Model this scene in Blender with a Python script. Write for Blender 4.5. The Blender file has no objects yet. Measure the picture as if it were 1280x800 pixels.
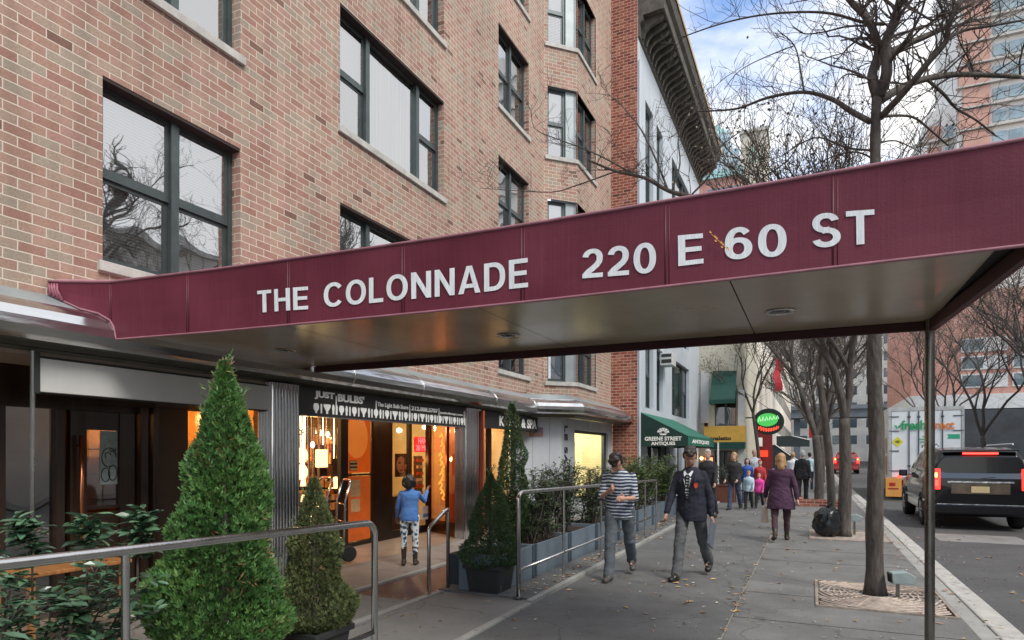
import bpy, bmesh, math, random
import numpy as np
from mathutils import Vector, Matrix, Euler
rnd = random.Random(7)
SC = bpy.context.scene
COL = SC.collection
# ------------------------------------------------------------------ camera frame
TH = math.radians(25.0); SN, CS = math.sin(TH), math.cos(TH)
CAMZ = 1.62
def ray(px, py):
    a = (px-640)/800.0; b = (567-py)/800.0
    return Vector((-SN+CS*a, CS+SN*a, b))
def atX(px, py, X):
    r = ray(px, py); t = X/r.x; return Vector((X, r.y*t, CAMZ+r.z*t))
def atY(px, py, Y):
    r = ray(px, py); t = Y/r.y; return Vector((r.x*t, Y, CAMZ+r.z*t))
def atZ(px, py, Z=0.0):
    r = ray(px, py); t = (Z-CAMZ)/r.z; return Vector((r.x*t, r.y*t, Z))
def atD(px, py, d):
    r = ray(px, py); return Vector((r.x*d, r.y*d, CAMZ+r.z*d))
# ------------------------------------------------------------------ materials
MATS = {}
def newmat(name):
    m = bpy.data.materials.new(name); m.use_nodes = True
    nt = m.node_tree; nt.nodes.clear()
    out = nt.nodes.new('ShaderNodeOutputMaterial')
    return m, nt, out
def N(nt, t, **kw):
    n = nt.nodes.new(t)
    for k, v in kw.items():
        if k.startswith('i_'):
            key = k[2:]
            key = int(key) if key.isdigit() else key.replace('_', ' ')
            n.inputs[key].default_value = v
        else: setattr(n, k, v)
    return n
def L(nt, a, b): nt.links.new(a, b)
def c4(c): return (c[0], c[1], c[2], 1.0)
def pm(name, col, rough=.6, metal=0., var=.12, vs=3., bump=0., bs=60., col2=None, island=0., emis=None, estr=0., spec=.5, trans=0., alpha=1., stretch=(1,1,1), coat=0., sss=0., rvar=0.):
    if name in MATS: return MATS[name]
    m, nt, out = newmat(name)
    p = N(nt, 'ShaderNodeBsdfPrincipled')
    p.inputs['Roughness'].default_value = rough
    p.inputs['Metallic'].default_value = metal
    p.inputs['Specular IOR Level'].default_value = spec
    p.inputs['Transmission Weight'].default_value = trans
    p.inputs['Alpha'].default_value = alpha
    p.inputs['Coat Weight'].default_value = coat
    L(nt, p.outputs[0], out.inputs[0])
    tc = N(nt, 'ShaderNodeTexCoord'); mp = N(nt, 'ShaderNodeMapping'); mp.inputs['Scale'].default_value = stretch
    L(nt, tc.outputs['Object'], mp.inputs[0])
    if var > 0 or col2:
        nz = N(nt, 'ShaderNodeTexNoise', i_Scale=vs, i_Detail=5., i_Roughness=.65)
        L(nt, mp.outputs[0], nz.inputs['Vector'])
        cr = N(nt, 'ShaderNodeValToRGB')
        cr.color_ramp.elements[0].position = .32; cr.color_ramp.elements[1].position = .68
        if col2: ca, cb = col, col2
        else:
            ca = [max(0, x*(1-var)) for x in col]; cb = [min(1, x*(1+var)) for x in col]
        cr.color_ramp.elements[0].color = c4(ca); cr.color_ramp.elements[1].color = c4(cb)
        L(nt, nz.outputs[0], cr.inputs[0]); src = cr.outputs[0]
        if rvar:
            mr = N(nt, 'ShaderNodeMapRange'); mr.inputs['From Min'].default_value=.3; mr.inputs['From Max'].default_value=.7
            mr.inputs['To Min'].default_value=max(0.02,rough-rvar); mr.inputs['To Max'].default_value=min(1,rough+rvar)
            L(nt, nz.outputs[0], mr.inputs[0]); L(nt, mr.outputs[0], p.inputs['Roughness'])
        if island:
            ge = N(nt, 'ShaderNodeNewGeometry')
            hs = N(nt, 'ShaderNodeHueSaturation')
            m1 = N(nt, 'ShaderNodeMapRange'); m1.inputs['To Min'].default_value = 1-island; m1.inputs['To Max'].default_value = 1+island
            L(nt, ge.outputs['Random Per Island'], m1.inputs[0]); L(nt, m1.outputs[0], hs.inputs['Value'])
            m2 = N(nt, 'ShaderNodeMath', operation='MULTIPLY'); m2.inputs[1].default_value = 7.31
            m3 = N(nt, 'ShaderNodeMath', operation='FRACT')
            m4 = N(nt, 'ShaderNodeMapRange'); m4.inputs['To Min'].default_value = .5-.06*island; m4.inputs['To Max'].default_value = .5+.06*island
            L(nt, ge.outputs['Random Per Island'], m2.inputs[0]); L(nt, m2.outputs[0], m3.inputs[0]); L(nt, m3.outputs[0], m4.inputs[0]); L(nt, m4.outputs[0], hs.inputs['Hue'])
            L(nt, src, hs.inputs['Color']); src = hs.outputs[0]
        L(nt, src, p.inputs['Base Color'])
    else: p.inputs['Base Color'].default_value = c4(col)
    if bump:
        n2 = N(nt, 'ShaderNodeTexNoise', i_Scale=bs, i_Detail=4.)
        L(nt, mp.outputs[0], n2.inputs['Vector'])
        b = N(nt, 'ShaderNodeBump', i_Strength=bump, i_Distance=.02)
        L(nt, n2.outputs[0], b.inputs['Height']); L(nt, b.outputs[0], p.inputs['Normal'])
    if emis:
        p.inputs['Emission Color'].default_value = c4(emis); p.inputs['Emission Strength'].default_value = estr
    MATS[name] = m; return m
def glow(name, col, s):
    if name in MATS: return MATS[name]
    m, nt, out = newmat(name)
    e = N(nt, 'ShaderNodeEmission'); e.inputs[0].default_value = c4(col); e.inputs[1].default_value = s
    L(nt, e.outputs[0], out.inputs[0]); MATS[name] = m; return m
def glass(name, tint=(.75,.82,.82), refl=.35, rough=.02, wavy=0.):
    """thin window pane: part see-through, part mirror"""
    if name in MATS: return MATS[name]
    m, nt, out = newmat(name)
    t = N(nt, 'ShaderNodeBsdfTransparent'); t.inputs[0].default_value = c4(tint)
    g = N(nt, 'ShaderNodeBsdfGlossy'); g.inputs['Roughness'].default_value = rough
    mx = N(nt, 'ShaderNodeMixShader')
    fr = N(nt, 'ShaderNodeLayerWeight', i_Blend=.35)
    mr = N(nt, 'ShaderNodeMapRange'); mr.inputs['To Min'].default_value = refl; mr.inputs['To Max'].default_value = min(1, refl+.5)
    L(nt, fr.outputs['Fresnel'], mr.inputs[0]); L(nt, mr.outputs[0], mx.inputs[0])
    L(nt, t.outputs[0], mx.inputs[1]); L(nt, g.outputs[0], mx.inputs[2]); L(nt, mx.outputs[0], out.inputs[0])
    if wavy:
        tc = N(nt, 'ShaderNodeTexCoord'); nz = N(nt, 'ShaderNodeTexNoise', i_Scale=1.2, i_Detail=1.)
        b = N(nt, 'ShaderNodeBump', i_Strength=wavy, i_Distance=.05)
        L(nt, tc.outputs['Object'], nz.inputs['Vector']); L(nt, nz.outputs[0], b.inputs['Height']); L(nt, b.outputs[0], g.inputs['Normal'])
    MATS[name] = m; return m
def brick(name, cols, mortar, bw=.225, bh=.098, mw=.009, bump=.6, stain=.15, rough=.85):
    if name in MATS: return MATS[name]
    m, nt, out = newmat(name)
    p = N(nt, 'ShaderNodeBsdfPrincipled'); p.inputs['Roughness'].default_value = rough
    p.inputs['Specular IOR Level'].default_value = .25
    L(nt, p.outputs[0], out.inputs[0])
    uv = N(nt, 'ShaderNodeUVMap'); sx = N(nt, 'ShaderNodeSeparateXYZ'); L(nt, uv.outputs[0], sx.inputs[0])
    def M(op, a, b=None, **k):
        n = N(nt, 'ShaderNodeMath', operation=op)
        for i, v in enumerate((a, b)):
            if v is None: continue
            if isinstance(v, (int, float)): n.inputs[i].default_value = v
            else: L(nt, v, n.inputs[i])
        return n.outputs[0]
    # slight wobble so that the courses are not laser straight
    nz0 = N(nt, 'ShaderNodeTexNoise', i_Scale=9., i_Detail=2.); L(nt, uv.outputs[0], nz0.inputs['Vector'])
    wob = M('MULTIPLY', M('SUBTRACT', nz0.outputs[0], .5), .008)
    v = M('DIVIDE', M('ADD', sx.outputs[1], wob), bh); row = M('FLOOR', v); fv = M('SUBTRACT', v, row)
    off = M('MULTIPLY', M('MODULO', M('ABSOLUTE', row), 2.), .5)
    u = M('ADD', M('DIVIDE', M('ADD', sx.outputs[0], wob), bw), off); colm = M('FLOOR', u); fu = M('SUBTRACT', u, colm)
    du = M('MULTIPLY', M('MINIMUM', fu, M('SUBTRACT', 1., fu)), bw)
    dv = M('MULTIPLY', M('MINIMUM', fv, M('SUBTRACT', 1., fv)), bh)
    dd = M('MINIMUM', du, dv)
    mr = N(nt, 'ShaderNodeMapRange', interpolation_type='SMOOTHSTEP'); mr.inputs['From Min'].default_value = mw*.38; mr.inputs['From Max'].default_value = mw*.75
    L(nt, dd, mr.inputs[0])
    cb = N(nt, 'ShaderNodeCombineXYZ'); L(nt, colm, cb.inputs[0]); L(nt, row, cb.inputs[1])
    wn = N(nt, 'ShaderNodeTexWhiteNoise', noise_dimensions='2D'); L(nt, cb.outputs[0], wn.inputs['Vector'])
    cr = N(nt, 'ShaderNodeValToRGB'); e = cr.color_ramp.elements
    cr.color_ramp.interpolation = 'CONSTANT'
    e[0].position = 0; e[0].color = c4(cols[0][1]); e[1].position = cols[1][0]; e[1].color = c4(cols[1][1])
    for pos, c in cols[2:]:
        q = e.new(pos); q.color = c4(c)
    L(nt, wn.outputs[0], cr.inputs[0])
    # per brick value and patchy wear
    nz = N(nt, 'ShaderNodeTexNoise', i_Scale=.55, i_Detail=4.); L(nt, uv.outputs[0], nz.inputs['Vector'])
    nf = N(nt, 'ShaderNodeTexNoise', i_Scale=55., i_Detail=4.); L(nt, uv.outputs[0], nf.inputs['Vector'])
    s1 = N(nt, 'ShaderNodeMapRange'); s1.inputs['From Min'].default_value=.25; s1.inputs['From Max'].default_value=.75; s1.inputs['To Min'].default_value = 1-stain; s1.inputs['To Max'].default_value = 1+stain
    L(nt, nz.outputs[0], s1.inputs[0])
    s2 = N(nt, 'ShaderNodeMapRange'); s2.inputs['From Min'].default_value=.25; s2.inputs['From Max'].default_value=.75; s2.inputs['To Min'].default_value = .8; s2.inputs['To Max'].default_value = 1.2
    L(nt, nf.outputs[0], s2.inputs[0])
    mps = N(nt, 'ShaderNodeMapping'); mps.inputs['Scale'].default_value = (5., .35, 1.); L(nt, uv.outputs[0], mps.inputs[0])
    nst = N(nt, 'ShaderNodeTexNoise', i_Scale=1., i_Detail=5.); L(nt, mps.outputs[0], nst.inputs['Vector'])
    s3 = N(nt, 'ShaderNodeMapRange'); s3.inputs['From Min'].default_value=.3; s3.inputs['From Max'].default_value=.6; s3.inputs['To Min'].default_value=.80; s3.inputs['To Max'].default_value=1.05; L(nt, nst.outputs[0], s3.inputs[0]); strk = s3.outputs[0]
    vm = N(nt, 'ShaderNodeVectorMath', operation='SCALE'); L(nt, cr.outputs[0], vm.inputs[0]); L(nt, M('MULTIPLY', M('MULTIPLY', s1.outputs[0], strk), s2.outputs[0]), vm.inputs['Scale'])
    mm = N(nt, 'ShaderNodeVectorMath', operation='SCALE'); mm.inputs[0].default_value = mortar; L(nt, s1.outputs[0], mm.inputs['Scale'])
    mx = N(nt, 'ShaderNodeMix', data_type='RGBA'); L(nt, mr.outputs[0], mx.inputs['Factor']); L(nt, mm.outputs[0], mx.inputs[6]); L(nt, vm.outputs[0], mx.inputs[7])
    L(nt, mx.outputs[2], p.inputs['Base Color'])
    h = M('ADD', mr.outputs[0], M('MULTIPLY', nf.outputs[0], .25))
    b = N(nt, 'ShaderNodeBump', i_Strength=bump, i_Distance=.006); L(nt, h, b.inputs['Height']); L(nt, b.outputs[0], p.inputs['Normal'])
    MATS[name] = m; return m
# ------------------------------------------------------------------ mesh builder
def wloc(o):
    v = Vector((0,0,0))
    while o is not None: v = v + o.location; o = o.parent
    return v
class MB:
    def __init__(s): s.v = []; s.f = []; s.m = []; s.mi = 0
    def add(s, vs, fs):
        o = len(s.v); s.v.extend([tuple(x) for x in vs]); s.f.extend([tuple(i+o for i in f) for f in fs]); s.m.extend([s.mi]*len(fs)); return s
    def quad(s, a, b, c, d): return s.add([a,b,c,d], [(0,1,2,3)])
    def box(s, x0, x1, y0, y1, z0, z1):
        if x1<x0: x0,x1=x1,x0
        if y1<y0: y0,y1=y1,y0
        if z1<z0: z0,z1=z1,z0
        return s.add([(x0,y0,z0),(x1,y0,z0),(x1,y1,z0),(x0,y1,z0),(x0,y0,z1),(x1,y0,z1),(x1,y1,z1),(x0,y1,z1)],
            [(0,3,2,1),(4,5,6,7),(0,1,5,4),(1,2,6,5),(2,3,7,6),(3,0,4,7)])
    def tube(s, pts, r, n=8, caps=True):
        pts = [Vector(p) for p in pts]; k = len(pts)
        rs = r if isinstance(r, (list, tuple)) else [r]*k
        o = len(s.v); prev = None
        for i, p in enumerate(pts):
            d = (pts[min(i+1,k-1)]-pts[max(i-1,0)])
            if d.length < 1e-9: d = Vector((0,0,1))
            d.normalize()
            if prev is None:
                a = d.orthogonal().normalized()
            else:
                a = (prev - d*prev.dot(d))
                a = a.normalized() if a.length > 1e-6 else d.orthogonal().normalized()
            prev = a; b = d.cross(a)
            for j in range(n):
                t = 2*math.pi*j/n; q = p + (a*math.cos(t)+b*math.sin(t))*rs[i]; s.v.append((q.x,q.y,q.z))
        for i in range(k-1):
            for j in range(n):
                j2 = (j+1)%n
                s.f.append((o+i*n+j, o+i*n+j2, o+(i+1)*n+j2, o+(i+1)*n+j)); s.m.append(s.mi)
        if caps:
            s.f.append(tuple(o+j for j in reversed(range(n)))); s.m.append(s.mi)
            s.f.append(tuple(o+(k-1)*n+j for j in range(n))); s.m.append(s.mi)
        return s
    def lathe(s, prof, n=20, c=(0,0,0), sx=1, sy=1, rot=None):
        o = len(s.v); R = rot
        for (r, z) in prof:
            for j in range(n):
                t = 2*math.pi*j/n; q = Vector((r*math.cos(t)*sx, r*math.sin(t)*sy, z))
                if R: q = R @ q
                q += Vector(c); s.v.append((q.x,q.y,q.z))
        for i in range(len(prof)-1):
            for j in range(n):
                j2=(j+1)%n; s.f.append((o+i*n+j,o+i*n+j2,o+(i+1)*n+j2,o+(i+1)*n+j)); s.m.append(s.mi)
        s.f.append(tuple(o+j for j in reversed(range(n)))); s.m.append(s.mi)
        k=len(prof); s.f.append(tuple(o+(k-1)*n+j for j in range(n))); s.m.append(s.mi)
        return s
    def ell(s, c, r, nu=16, nv=10, R=None):
        vs=[]; fs=[]
        for i in range(1,nv):
            ph=math.pi*i/nv
            for j in range(nu):
                t=2*math.pi*j/nu; q=Vector((r[0]*math.sin(ph)*math.cos(t), r[1]*math.sin(ph)*math.sin(t), r[2]*math.cos(ph)))
                if R: q=R@q
                vs.append(q+Vector(c))
        top=Vector((0,0,r[2])); bot=Vector((0,0,-r[2]))
        if R: top=R@top; bot=R@bot
        vs.append(top+Vector(c)); vs.append(bot+Vector(c)); T=len(vs)-2; B=T+1
        for i in range(nv-2):
            for j in range(nu):
                j2=(j+1)%nu; fs.append((i*nu+j,(i+1)*nu+j,(i+1)*nu+j2,i*nu+j2))
        for j in range(nu):
            j2=(j+1)%nu; fs.append((T,j,j2)); fs.append((B,(nv-2)*nu+j2,(nv-2)*nu+j))
        return s.add(vs,fs)
    def cap(s, a, b, ra, rb, n=12):
        """tapered capsule (limb)"""
        a=Vector(a); b=Vector(b); d=(b-a); Ln=d.length; d=d/Ln if Ln>1e-9 else Vector((0,0,1))
        pts=[]; rs=[]
        for t in (-1,-.8,-.45): pts.append(a+d*ra*t); rs.append(max(.001,ra*math.sqrt(1-t*t)))
        pts.append(a); rs.append(ra); pts.append(b); rs.append(rb)
        for t in (.45,.8,1): pts.append(b+d*rb*t); rs.append(max(.001,rb*math.sqrt(1-t*t)))
        return s.tube(pts, rs, n)
    def prism(s, poly, mapf, w0, w1):
        """poly: 2D outline; mapf(u,v,w)->point"""
        n=len(poly); vs=[mapf(u,v,w0) for u,v in poly]+[mapf(u,v,w1) for u,v in poly]
        fs=[tuple(reversed(range(n))), tuple(range(n,2*n))]+[(i,(i+1)%n,n+(i+1)%n,n+i) for i in range(n)]
        return s.add(vs,fs)
    def loft(s, rings, caps=True):
        o=len(s.v); n=len(rings[0])
        for r in rings: s.v.extend([tuple(p) for p in r])
        for i in range(len(rings)-1):
            for j in range(n):
                j2=(j+1)%n; s.f.append((o+i*n+j,o+i*n+j2,o+(i+1)*n+j2,o+(i+1)*n+j)); s.m.append(s.mi)
        if caps:
            s.f.append(tuple(o+j for j in reversed(range(n)))); s.m.append(s.mi)
            s.f.append(tuple(o+(len(rings)-1)*n+j for j in range(n))); s.m.append(s.mi)
        return s
    def mesh(s, name, mats, off=Vector((0,0,0)), smooth=False, uv=True, bevel=0):
        me = bpy.data.meshes.new(name)
        ox,oy,oz = off
        me.from_pydata([(x-ox,y-oy,z-oz) for x,y,z in s.v], [], s.f)
        for mt in mats: me.materials.append(mt)
        nF=len(me.polygons)
        if nF==len(s.m): me.polygons.foreach_set('material_index', s.m)
        if smooth: me.polygons.foreach_set('use_smooth', [True]*nF)
        if uv and nF < 60000:
            ul = me.uv_layers.new(name='UVMap')
            V=s.v
            for p in me.polygons:
                n=p.normal
                if abs(n.z)>.75:
                    for li in p.loop_indices:
                        q=V[me.loops[li].vertex_index]; ul.data[li].uv=(q[0],q[1])
                else:
                    t=Vector((-n.y,n.x)); t.normalize()
                    for li in p.loop_indices:
                        q=V[me.loops[li].vertex_index]; ul.data[li].uv=(q[0]*t.x+q[1]*t.y, q[2])
        me.update()
        return me
    def build(s, name, mats, parent=None, smooth=False, bevel=0, uv=True, auto=None, label=None, local=False):
        if not isinstance(mats,(list,tuple)): mats=[mats]
        off = Vector((0,0,0)) if (parent is None or local) else wloc(parent)
        me = s.mesh(name, mats, off, smooth or auto is not None, uv)
        o = bpy.data.objects.new(name, me); COL.objects.link(o)
        if parent is not None: o.parent = parent
        if auto is not None:
            try: me.set_sharp_from_angle(angle=math.radians(auto))
            except Exception: pass
        if bevel:
            b=o.modifiers.new('b','BEVEL'); b.width=bevel; b.segments=2; b.limit_method='ANGLE'; b.angle_limit=math.radians(40)
        if label: o['label']=label
        return o
def thing(name, label, cat, loc=(0,0,0), rz=0, group=None):
    o=bpy.data.objects.new(name,None); COL.objects.link(o); o.empty_display_size=.1
    o.location=loc; o.rotation_euler=(0,0,rz); o['label']=label; o['category']=cat
    if group: o['group']=group
    return o
def tag(o,label=None,cat=None,group=None,kind=None):
    if label: o['label']=label
    if cat: o['category']=cat
    if group: o['group']=group
    if kind: o['kind']=kind
    return o
def kids(o): return [c for c in bpy.data.objects if c.parent==o]
def dup(root, loc=None, rz=None, label=None, group=None, scale=None):
    def cp(o,par):
        c=o.copy(); COL.objects.link(c); c.parent=par
        for ch in KID.get(o.name,[]) : cp(ch,c)
        return c
    KID={}
    for q in bpy.data.objects:
        if q.parent: KID.setdefault(q.parent.name,[]).append(q)
    r=cp(root,None)
    if loc is not None: r.location=loc
    if rz is not None: r.rotation_euler=(0,0,rz)
    if label: r['label']=label
    if group: r['group']=group
    if scale: r.scale=(scale,)*3 if isinstance(scale,(int,float)) else scale
    return r
class Fr:
    """local frame of a facade: u along, d outwards, z up"""
    def __init__(s,o,t,n): s.o=Vector(o); s.t=Vector(t).normalized(); s.n=Vector(n).normalized()
    def p(s,u,d,z): return s.o+s.t*u+s.n*d+Vector((0,0,z))
    def box(s,mb,u0,u1,d0,d1,z0,z1):
        P=s.p; return mb.add([P(u0,d0,z0),P(u1,d0,z0),P(u1,d1,z0),P(u0,d1,z0),P(u0,d0,z1),P(u1,d0,z1),P(u1,d1,z1),P(u0,d1,z1)],
            [(0,3,2,1),(4,5,6,7),(0,1,5,4),(1,2,6,5),(2,3,7,6),(3,0,4,7)])
    def wall(s,mb,u0,u1,z0,z1,ops=(),rev=.22):
        """wall sheet with real openings and reveals"""
        us=sorted(set([u0,u1]+[x for o in ops for x in o[:2] if u0<x<u1])); zs=sorted(set([z0,z1]+[x for o in ops for x in o[2:4] if z0<x<z1]))
        for i in range(len(us)-1):
            for j in range(len(zs)-1):
                a,b,c,d=us[i],us[i+1],zs[j],zs[j+1]; um=(a+b)/2; zm=(c+d)/2
                if any(o[0]<um<o[1] and o[2]<zm<o[3] for o in ops): continue
                mb.quad(s.p(a,0,c),s.p(b,0,c),s.p(b,0,d),s.p(a,0,d))
        for o in ops:
            a,b,c,d=o[:4]
            mb.quad(s.p(a,0,c),s.p(a,-rev,c),s.p(a,-rev,d),s.p(a,0,d)); mb.quad(s.p(b,0,c),s.p(b,-rev,c),s.p(b,-rev,d),s.p(b,0,d))
            mb.quad(s.p(a,0,c),s.p(b,0,c),s.p(b,-rev,c),s.p(a,-rev,c)); mb.quad(s.p(a,0,d),s.p(b,0,d),s.p(b,-rev,d),s.p(a,-rev,d))
_tc=[0]
def text_geo(s, bold=.0, depth=.02, shear=0., spacing=1.):
    cu=bpy.data.curves.new('t','FONT'); cu.body=s; cu.extrude=.05; cu.offset=bold; cu.shear=shear; cu.space_character=spacing; cu.resolution_u=4
    o=bpy.data.objects.new('t',cu); COL.objects.link(o)
    bpy.context.view_layer.update()
    dg=bpy.context.evaluated_depsgraph_get(); me=bpy.data.meshes.new_from_object(o.evaluated_get(dg))
    vs=[tuple(v.co) for v in me.vertices]; fs=[tuple(p.vertices) for p in me.polygons]
    bpy.data.objects.remove(o); bpy.data.curves.remove(cu); bpy.data.meshes.remove(me)
    xs=[v[0] for v in vs]; ys=[v[1] for v in vs]; x0,x1,y0,y1=min(xs),max(xs),min(ys),max(ys)
    return [((v[0]-x0)/(x1-x0),(v[1]-y0)/(y1-y0),v[2]/.05) for v in vs], fs
def text(mb, s, mapf, bold=.0, shear=0., spacing=1.):
    vs,fs=text_geo(s,bold,shear=shear,spacing=spacing); return mb.add([mapf(*v) for v in vs],fs)
def fmap(fr,u0,u1,z0,z1,d,th=.006):
    return lambda u,v,w: fr.p(u0+(u1-u0)*u, d+th*(w*.5+.5), z0+(z1-z0)*v)
def remesh(mb, vox, smooth=4):
    """union of overlapping solids -> one continuous surface; returns mesh"""
    me=bpy.data.meshes.new('r'); me.from_pydata(mb.v,[],mb.f)
    o=bpy.data.objects.new('r',me); COL.objects.link(o)
    m=o.modifiers.new('r','REMESH'); m.mode='VOXEL'; m.voxel_size=vox
    if smooth:
        sm=o.modifiers.new('s','SMOOTH'); sm.iterations=smooth; sm.factor=.5
    bpy.context.view_layer.update()
    dg=bpy.context.evaluated_depsgraph_get(); r=bpy.data.meshes.new_from_object(o.evaluated_get(dg))
    bpy.data.objects.remove(o); bpy.data.meshes.remove(me)
    r.polygons.foreach_set('use_smooth',[True]*len(r.polygons))
    return r
# ------------------------------------------------------------------ named materials
B_MAIN = brick('brick_main', [(0,(.36,.225,.175)),(.25,(.385,.255,.20)),(.48,(.335,.19,.15)),(.60,(.375,.285,.22)),(.76,(.34,.285,.225)),(.91,(.39,.235,.195)),(.975,(.20,.115,.09))], (.62,.54,.45), bw=.225, bh=.088, mw=.0095)
B_RED = brick('brick_red', [(0,(.27,.085,.055)),(.3,(.32,.11,.07)),(.55,(.22,.065,.045)),(.8,(.36,.15,.10)),(.95,(.13,.045,.035))], (.52,.40,.32), bw=.225, bh=.088, mw=.012)
B_FAR = brick('brick_far', [(0,(.50,.24,.18)),(.5,(.55,.28,.22)),(.8,(.46,.22,.17))], (.6,.48,.42), bw=.3, bh=.1, mw=.01, bump=.2)
ALU = pm('window_metal',(.085,.105,.105),.42,.55,var=.15,vs=6,bump=.05)
ALUD = pm('window_metal_dark',(.045,.055,.055),.45,.3,var=.1)
STONE = pm('limestone_sill',(.46,.45,.42),.8,var=.18,vs=6,bump=.2)
GL = glass('window_glass',(.9,.94,.94),.52,.015,.25)
GLD = glass('window_glass_dim',(.55,.62,.64),.34,.02,.3)
BLIND = None
def mk_blind(name,col,pitch=.032):
    m,nt,out=newmat(name); p=N(nt,'ShaderNodeBsdfPrincipled'); p.inputs['Roughness'].default_value=.5
    uv=N(nt,'ShaderNodeUVMap'); w=N(nt,'ShaderNodeTexWave',wave_type='BANDS',bands_direction='Y',wave_profile='SAW'); w.inputs['Scale'].default_value=1/pitch/ (2*math.pi)*1.0*6.2832/20*1.0
    w.inputs['Scale'].default_value=.314/pitch
    L(nt,uv.outputs[0],w.inputs['Vector'])
    cr=N(nt,'ShaderNodeValToRGB'); cr.color_ramp.elements[0].position=.0; cr.color_ramp.elements[0].color=c4([x*.45 for x in col]); cr.color_ramp.elements[1].position=.35; cr.color_ramp.elements[1].color=c4(col)
    L(nt,w.outputs[0],cr.inputs[0]); L(nt,cr.outputs[0],p.inputs['Base Color']); 
    b=N(nt,'ShaderNodeBump',i_Strength=.6,i_Distance=.01); L(nt,w.outputs[0],b.inputs['Height']); L(nt,b.outputs[0],p.inputs['Normal'])
    L(nt,p.outputs[0],out.inputs[0]); MATS[name]=m; return m
BLIND = mk_blind('venetian_blind',(.78,.80,.78))
CURT = pm('curtain_cloth',(.62,.62,.58),.9,var=.25,vs=2,stretch=(1,14,.3))
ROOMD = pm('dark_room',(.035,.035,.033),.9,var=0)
CHROME = pm('polished_metal',(.66,.67,.67),.19,1.,var=.12,vs=1.5,bump=.35,bs=2.2,stretch=(3,.55,3),rvar=.06)
FLUTE = pm('fluted_chrome',(.60,.60,.60),.1,1.,var=.1,bump=.25,bs=3,stretch=(4,4,.4))
FLASH = pm('painted_flashing',(.30,.34,.35),.45,.35,var=.15,vs=2,bump=.1)
STEEL = pm('brushed_steel',(.55,.55,.54),.24,1.,var=.08,vs=8,bump=.04,bs=80,rvar=.05)
POSTM = pm('post_steel',(.20,.19,.17),.28,1.,var=.15,vs=5,rvar=.08)
BLACK = pm('black_paint',(.02,.02,.022),.45,var=.1)
SIGNBLK = pm('sign_black',(.018,.017,.016),.6,var=.2)
WHITE = pm('white_letter',(.88,.88,.86),.5,var=.04)
def mk_vinyl():
    m,nt,out=newmat('maroon_vinyl'); p=N(nt,'ShaderNodeBsdfPrincipled'); p.inputs['Roughness'].default_value=.58; p.inputs['Specular IOR Level'].default_value=.3
    tc=N(nt,'ShaderNodeTexCoord'); mp=N(nt,'ShaderNodeMapping'); mp.inputs['Scale'].default_value=(1,1,1)
    L(nt,tc.outputs['Object'],mp.inputs[0])
    n1=N(nt,'ShaderNodeTexNoise',i_Scale=1.6,i_Detail=6.); L(nt,mp.outputs[0],n1.inputs['Vector'])
    mp2=N(nt,'ShaderNodeMapping'); mp2.inputs['Scale'].default_value=(120,1,1.6); L(nt,tc.outputs['Object'],mp2.inputs[0])
    n2=N(nt,'ShaderNodeTexNoise',i_Scale=1.,i_Detail=3.); L(nt,mp2.outputs[0],n2.inputs['Vector'])
    ad=N(nt,'ShaderNodeMath',operation='MULTIPLY_ADD'); ad.inputs[1].default_value=.3; L(nt,n2.outputs[0],ad.inputs[0]); 
    ml=N(nt,'ShaderNodeMath',operation='MULTIPLY'); ml.inputs[1].default_value=.7; L(nt,n1.outputs[0],ml.inputs[0]); L(nt,ml.outputs[0],ad.inputs[2])
    cr=N(nt,'ShaderNodeValToRGB'); e=cr.color_ramp.elements
    e[0].position=.36; e[0].color=(.105,.012,.027,1); e[1].position=.66; e[1].color=(.155,.028,.048,1)
    L(nt,ad.outputs[0],cr.inputs[0]); L(nt,cr.outputs[0],p.inputs['Base Color'])
    n3=N(nt,'ShaderNodeTexNoise',i_Scale=90.,i_Detail=2.); L(nt,tc.outputs['Object'],n3.inputs['Vector'])
    n4=N(nt,'ShaderNodeTexNoise',i_Scale=1.3,i_Detail=2.); L(nt,tc.outputs['Object'],n4.inputs['Vector'])
    b1=N(nt,'ShaderNodeBump',i_Strength=.12,i_Distance=.01); L(nt,n3.outputs[0],b1.inputs['Height'])
    b2=N(nt,'ShaderNodeBump',i_Strength=.35,i_Distance=.06); L(nt,n4.outputs[0],b2.inputs['Height']); L(nt,b1.outputs[0],b2.inputs['Normal'])
    L(nt,b2.outputs[0],p.inputs['Normal']); L(nt,p.outputs[0],out.inputs[0]); MATS['maroon_vinyl']=m; return m
VINYL=mk_vinyl()
VTOP=pm('highlight_vinyl_top',(.40,.24,.26),.55,var=.25,vs=5,col2=(.30,.12,.15))  # paler than the fascia: the top edge highlight is put into the colour
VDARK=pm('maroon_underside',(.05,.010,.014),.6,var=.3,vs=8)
SOFFIT=pm('soffit_panel',(.36,.30,.215),.22,0.,var=.10,vs=1.2,bump=.05,bs=3,spec=.6,rvar=.06)
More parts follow.
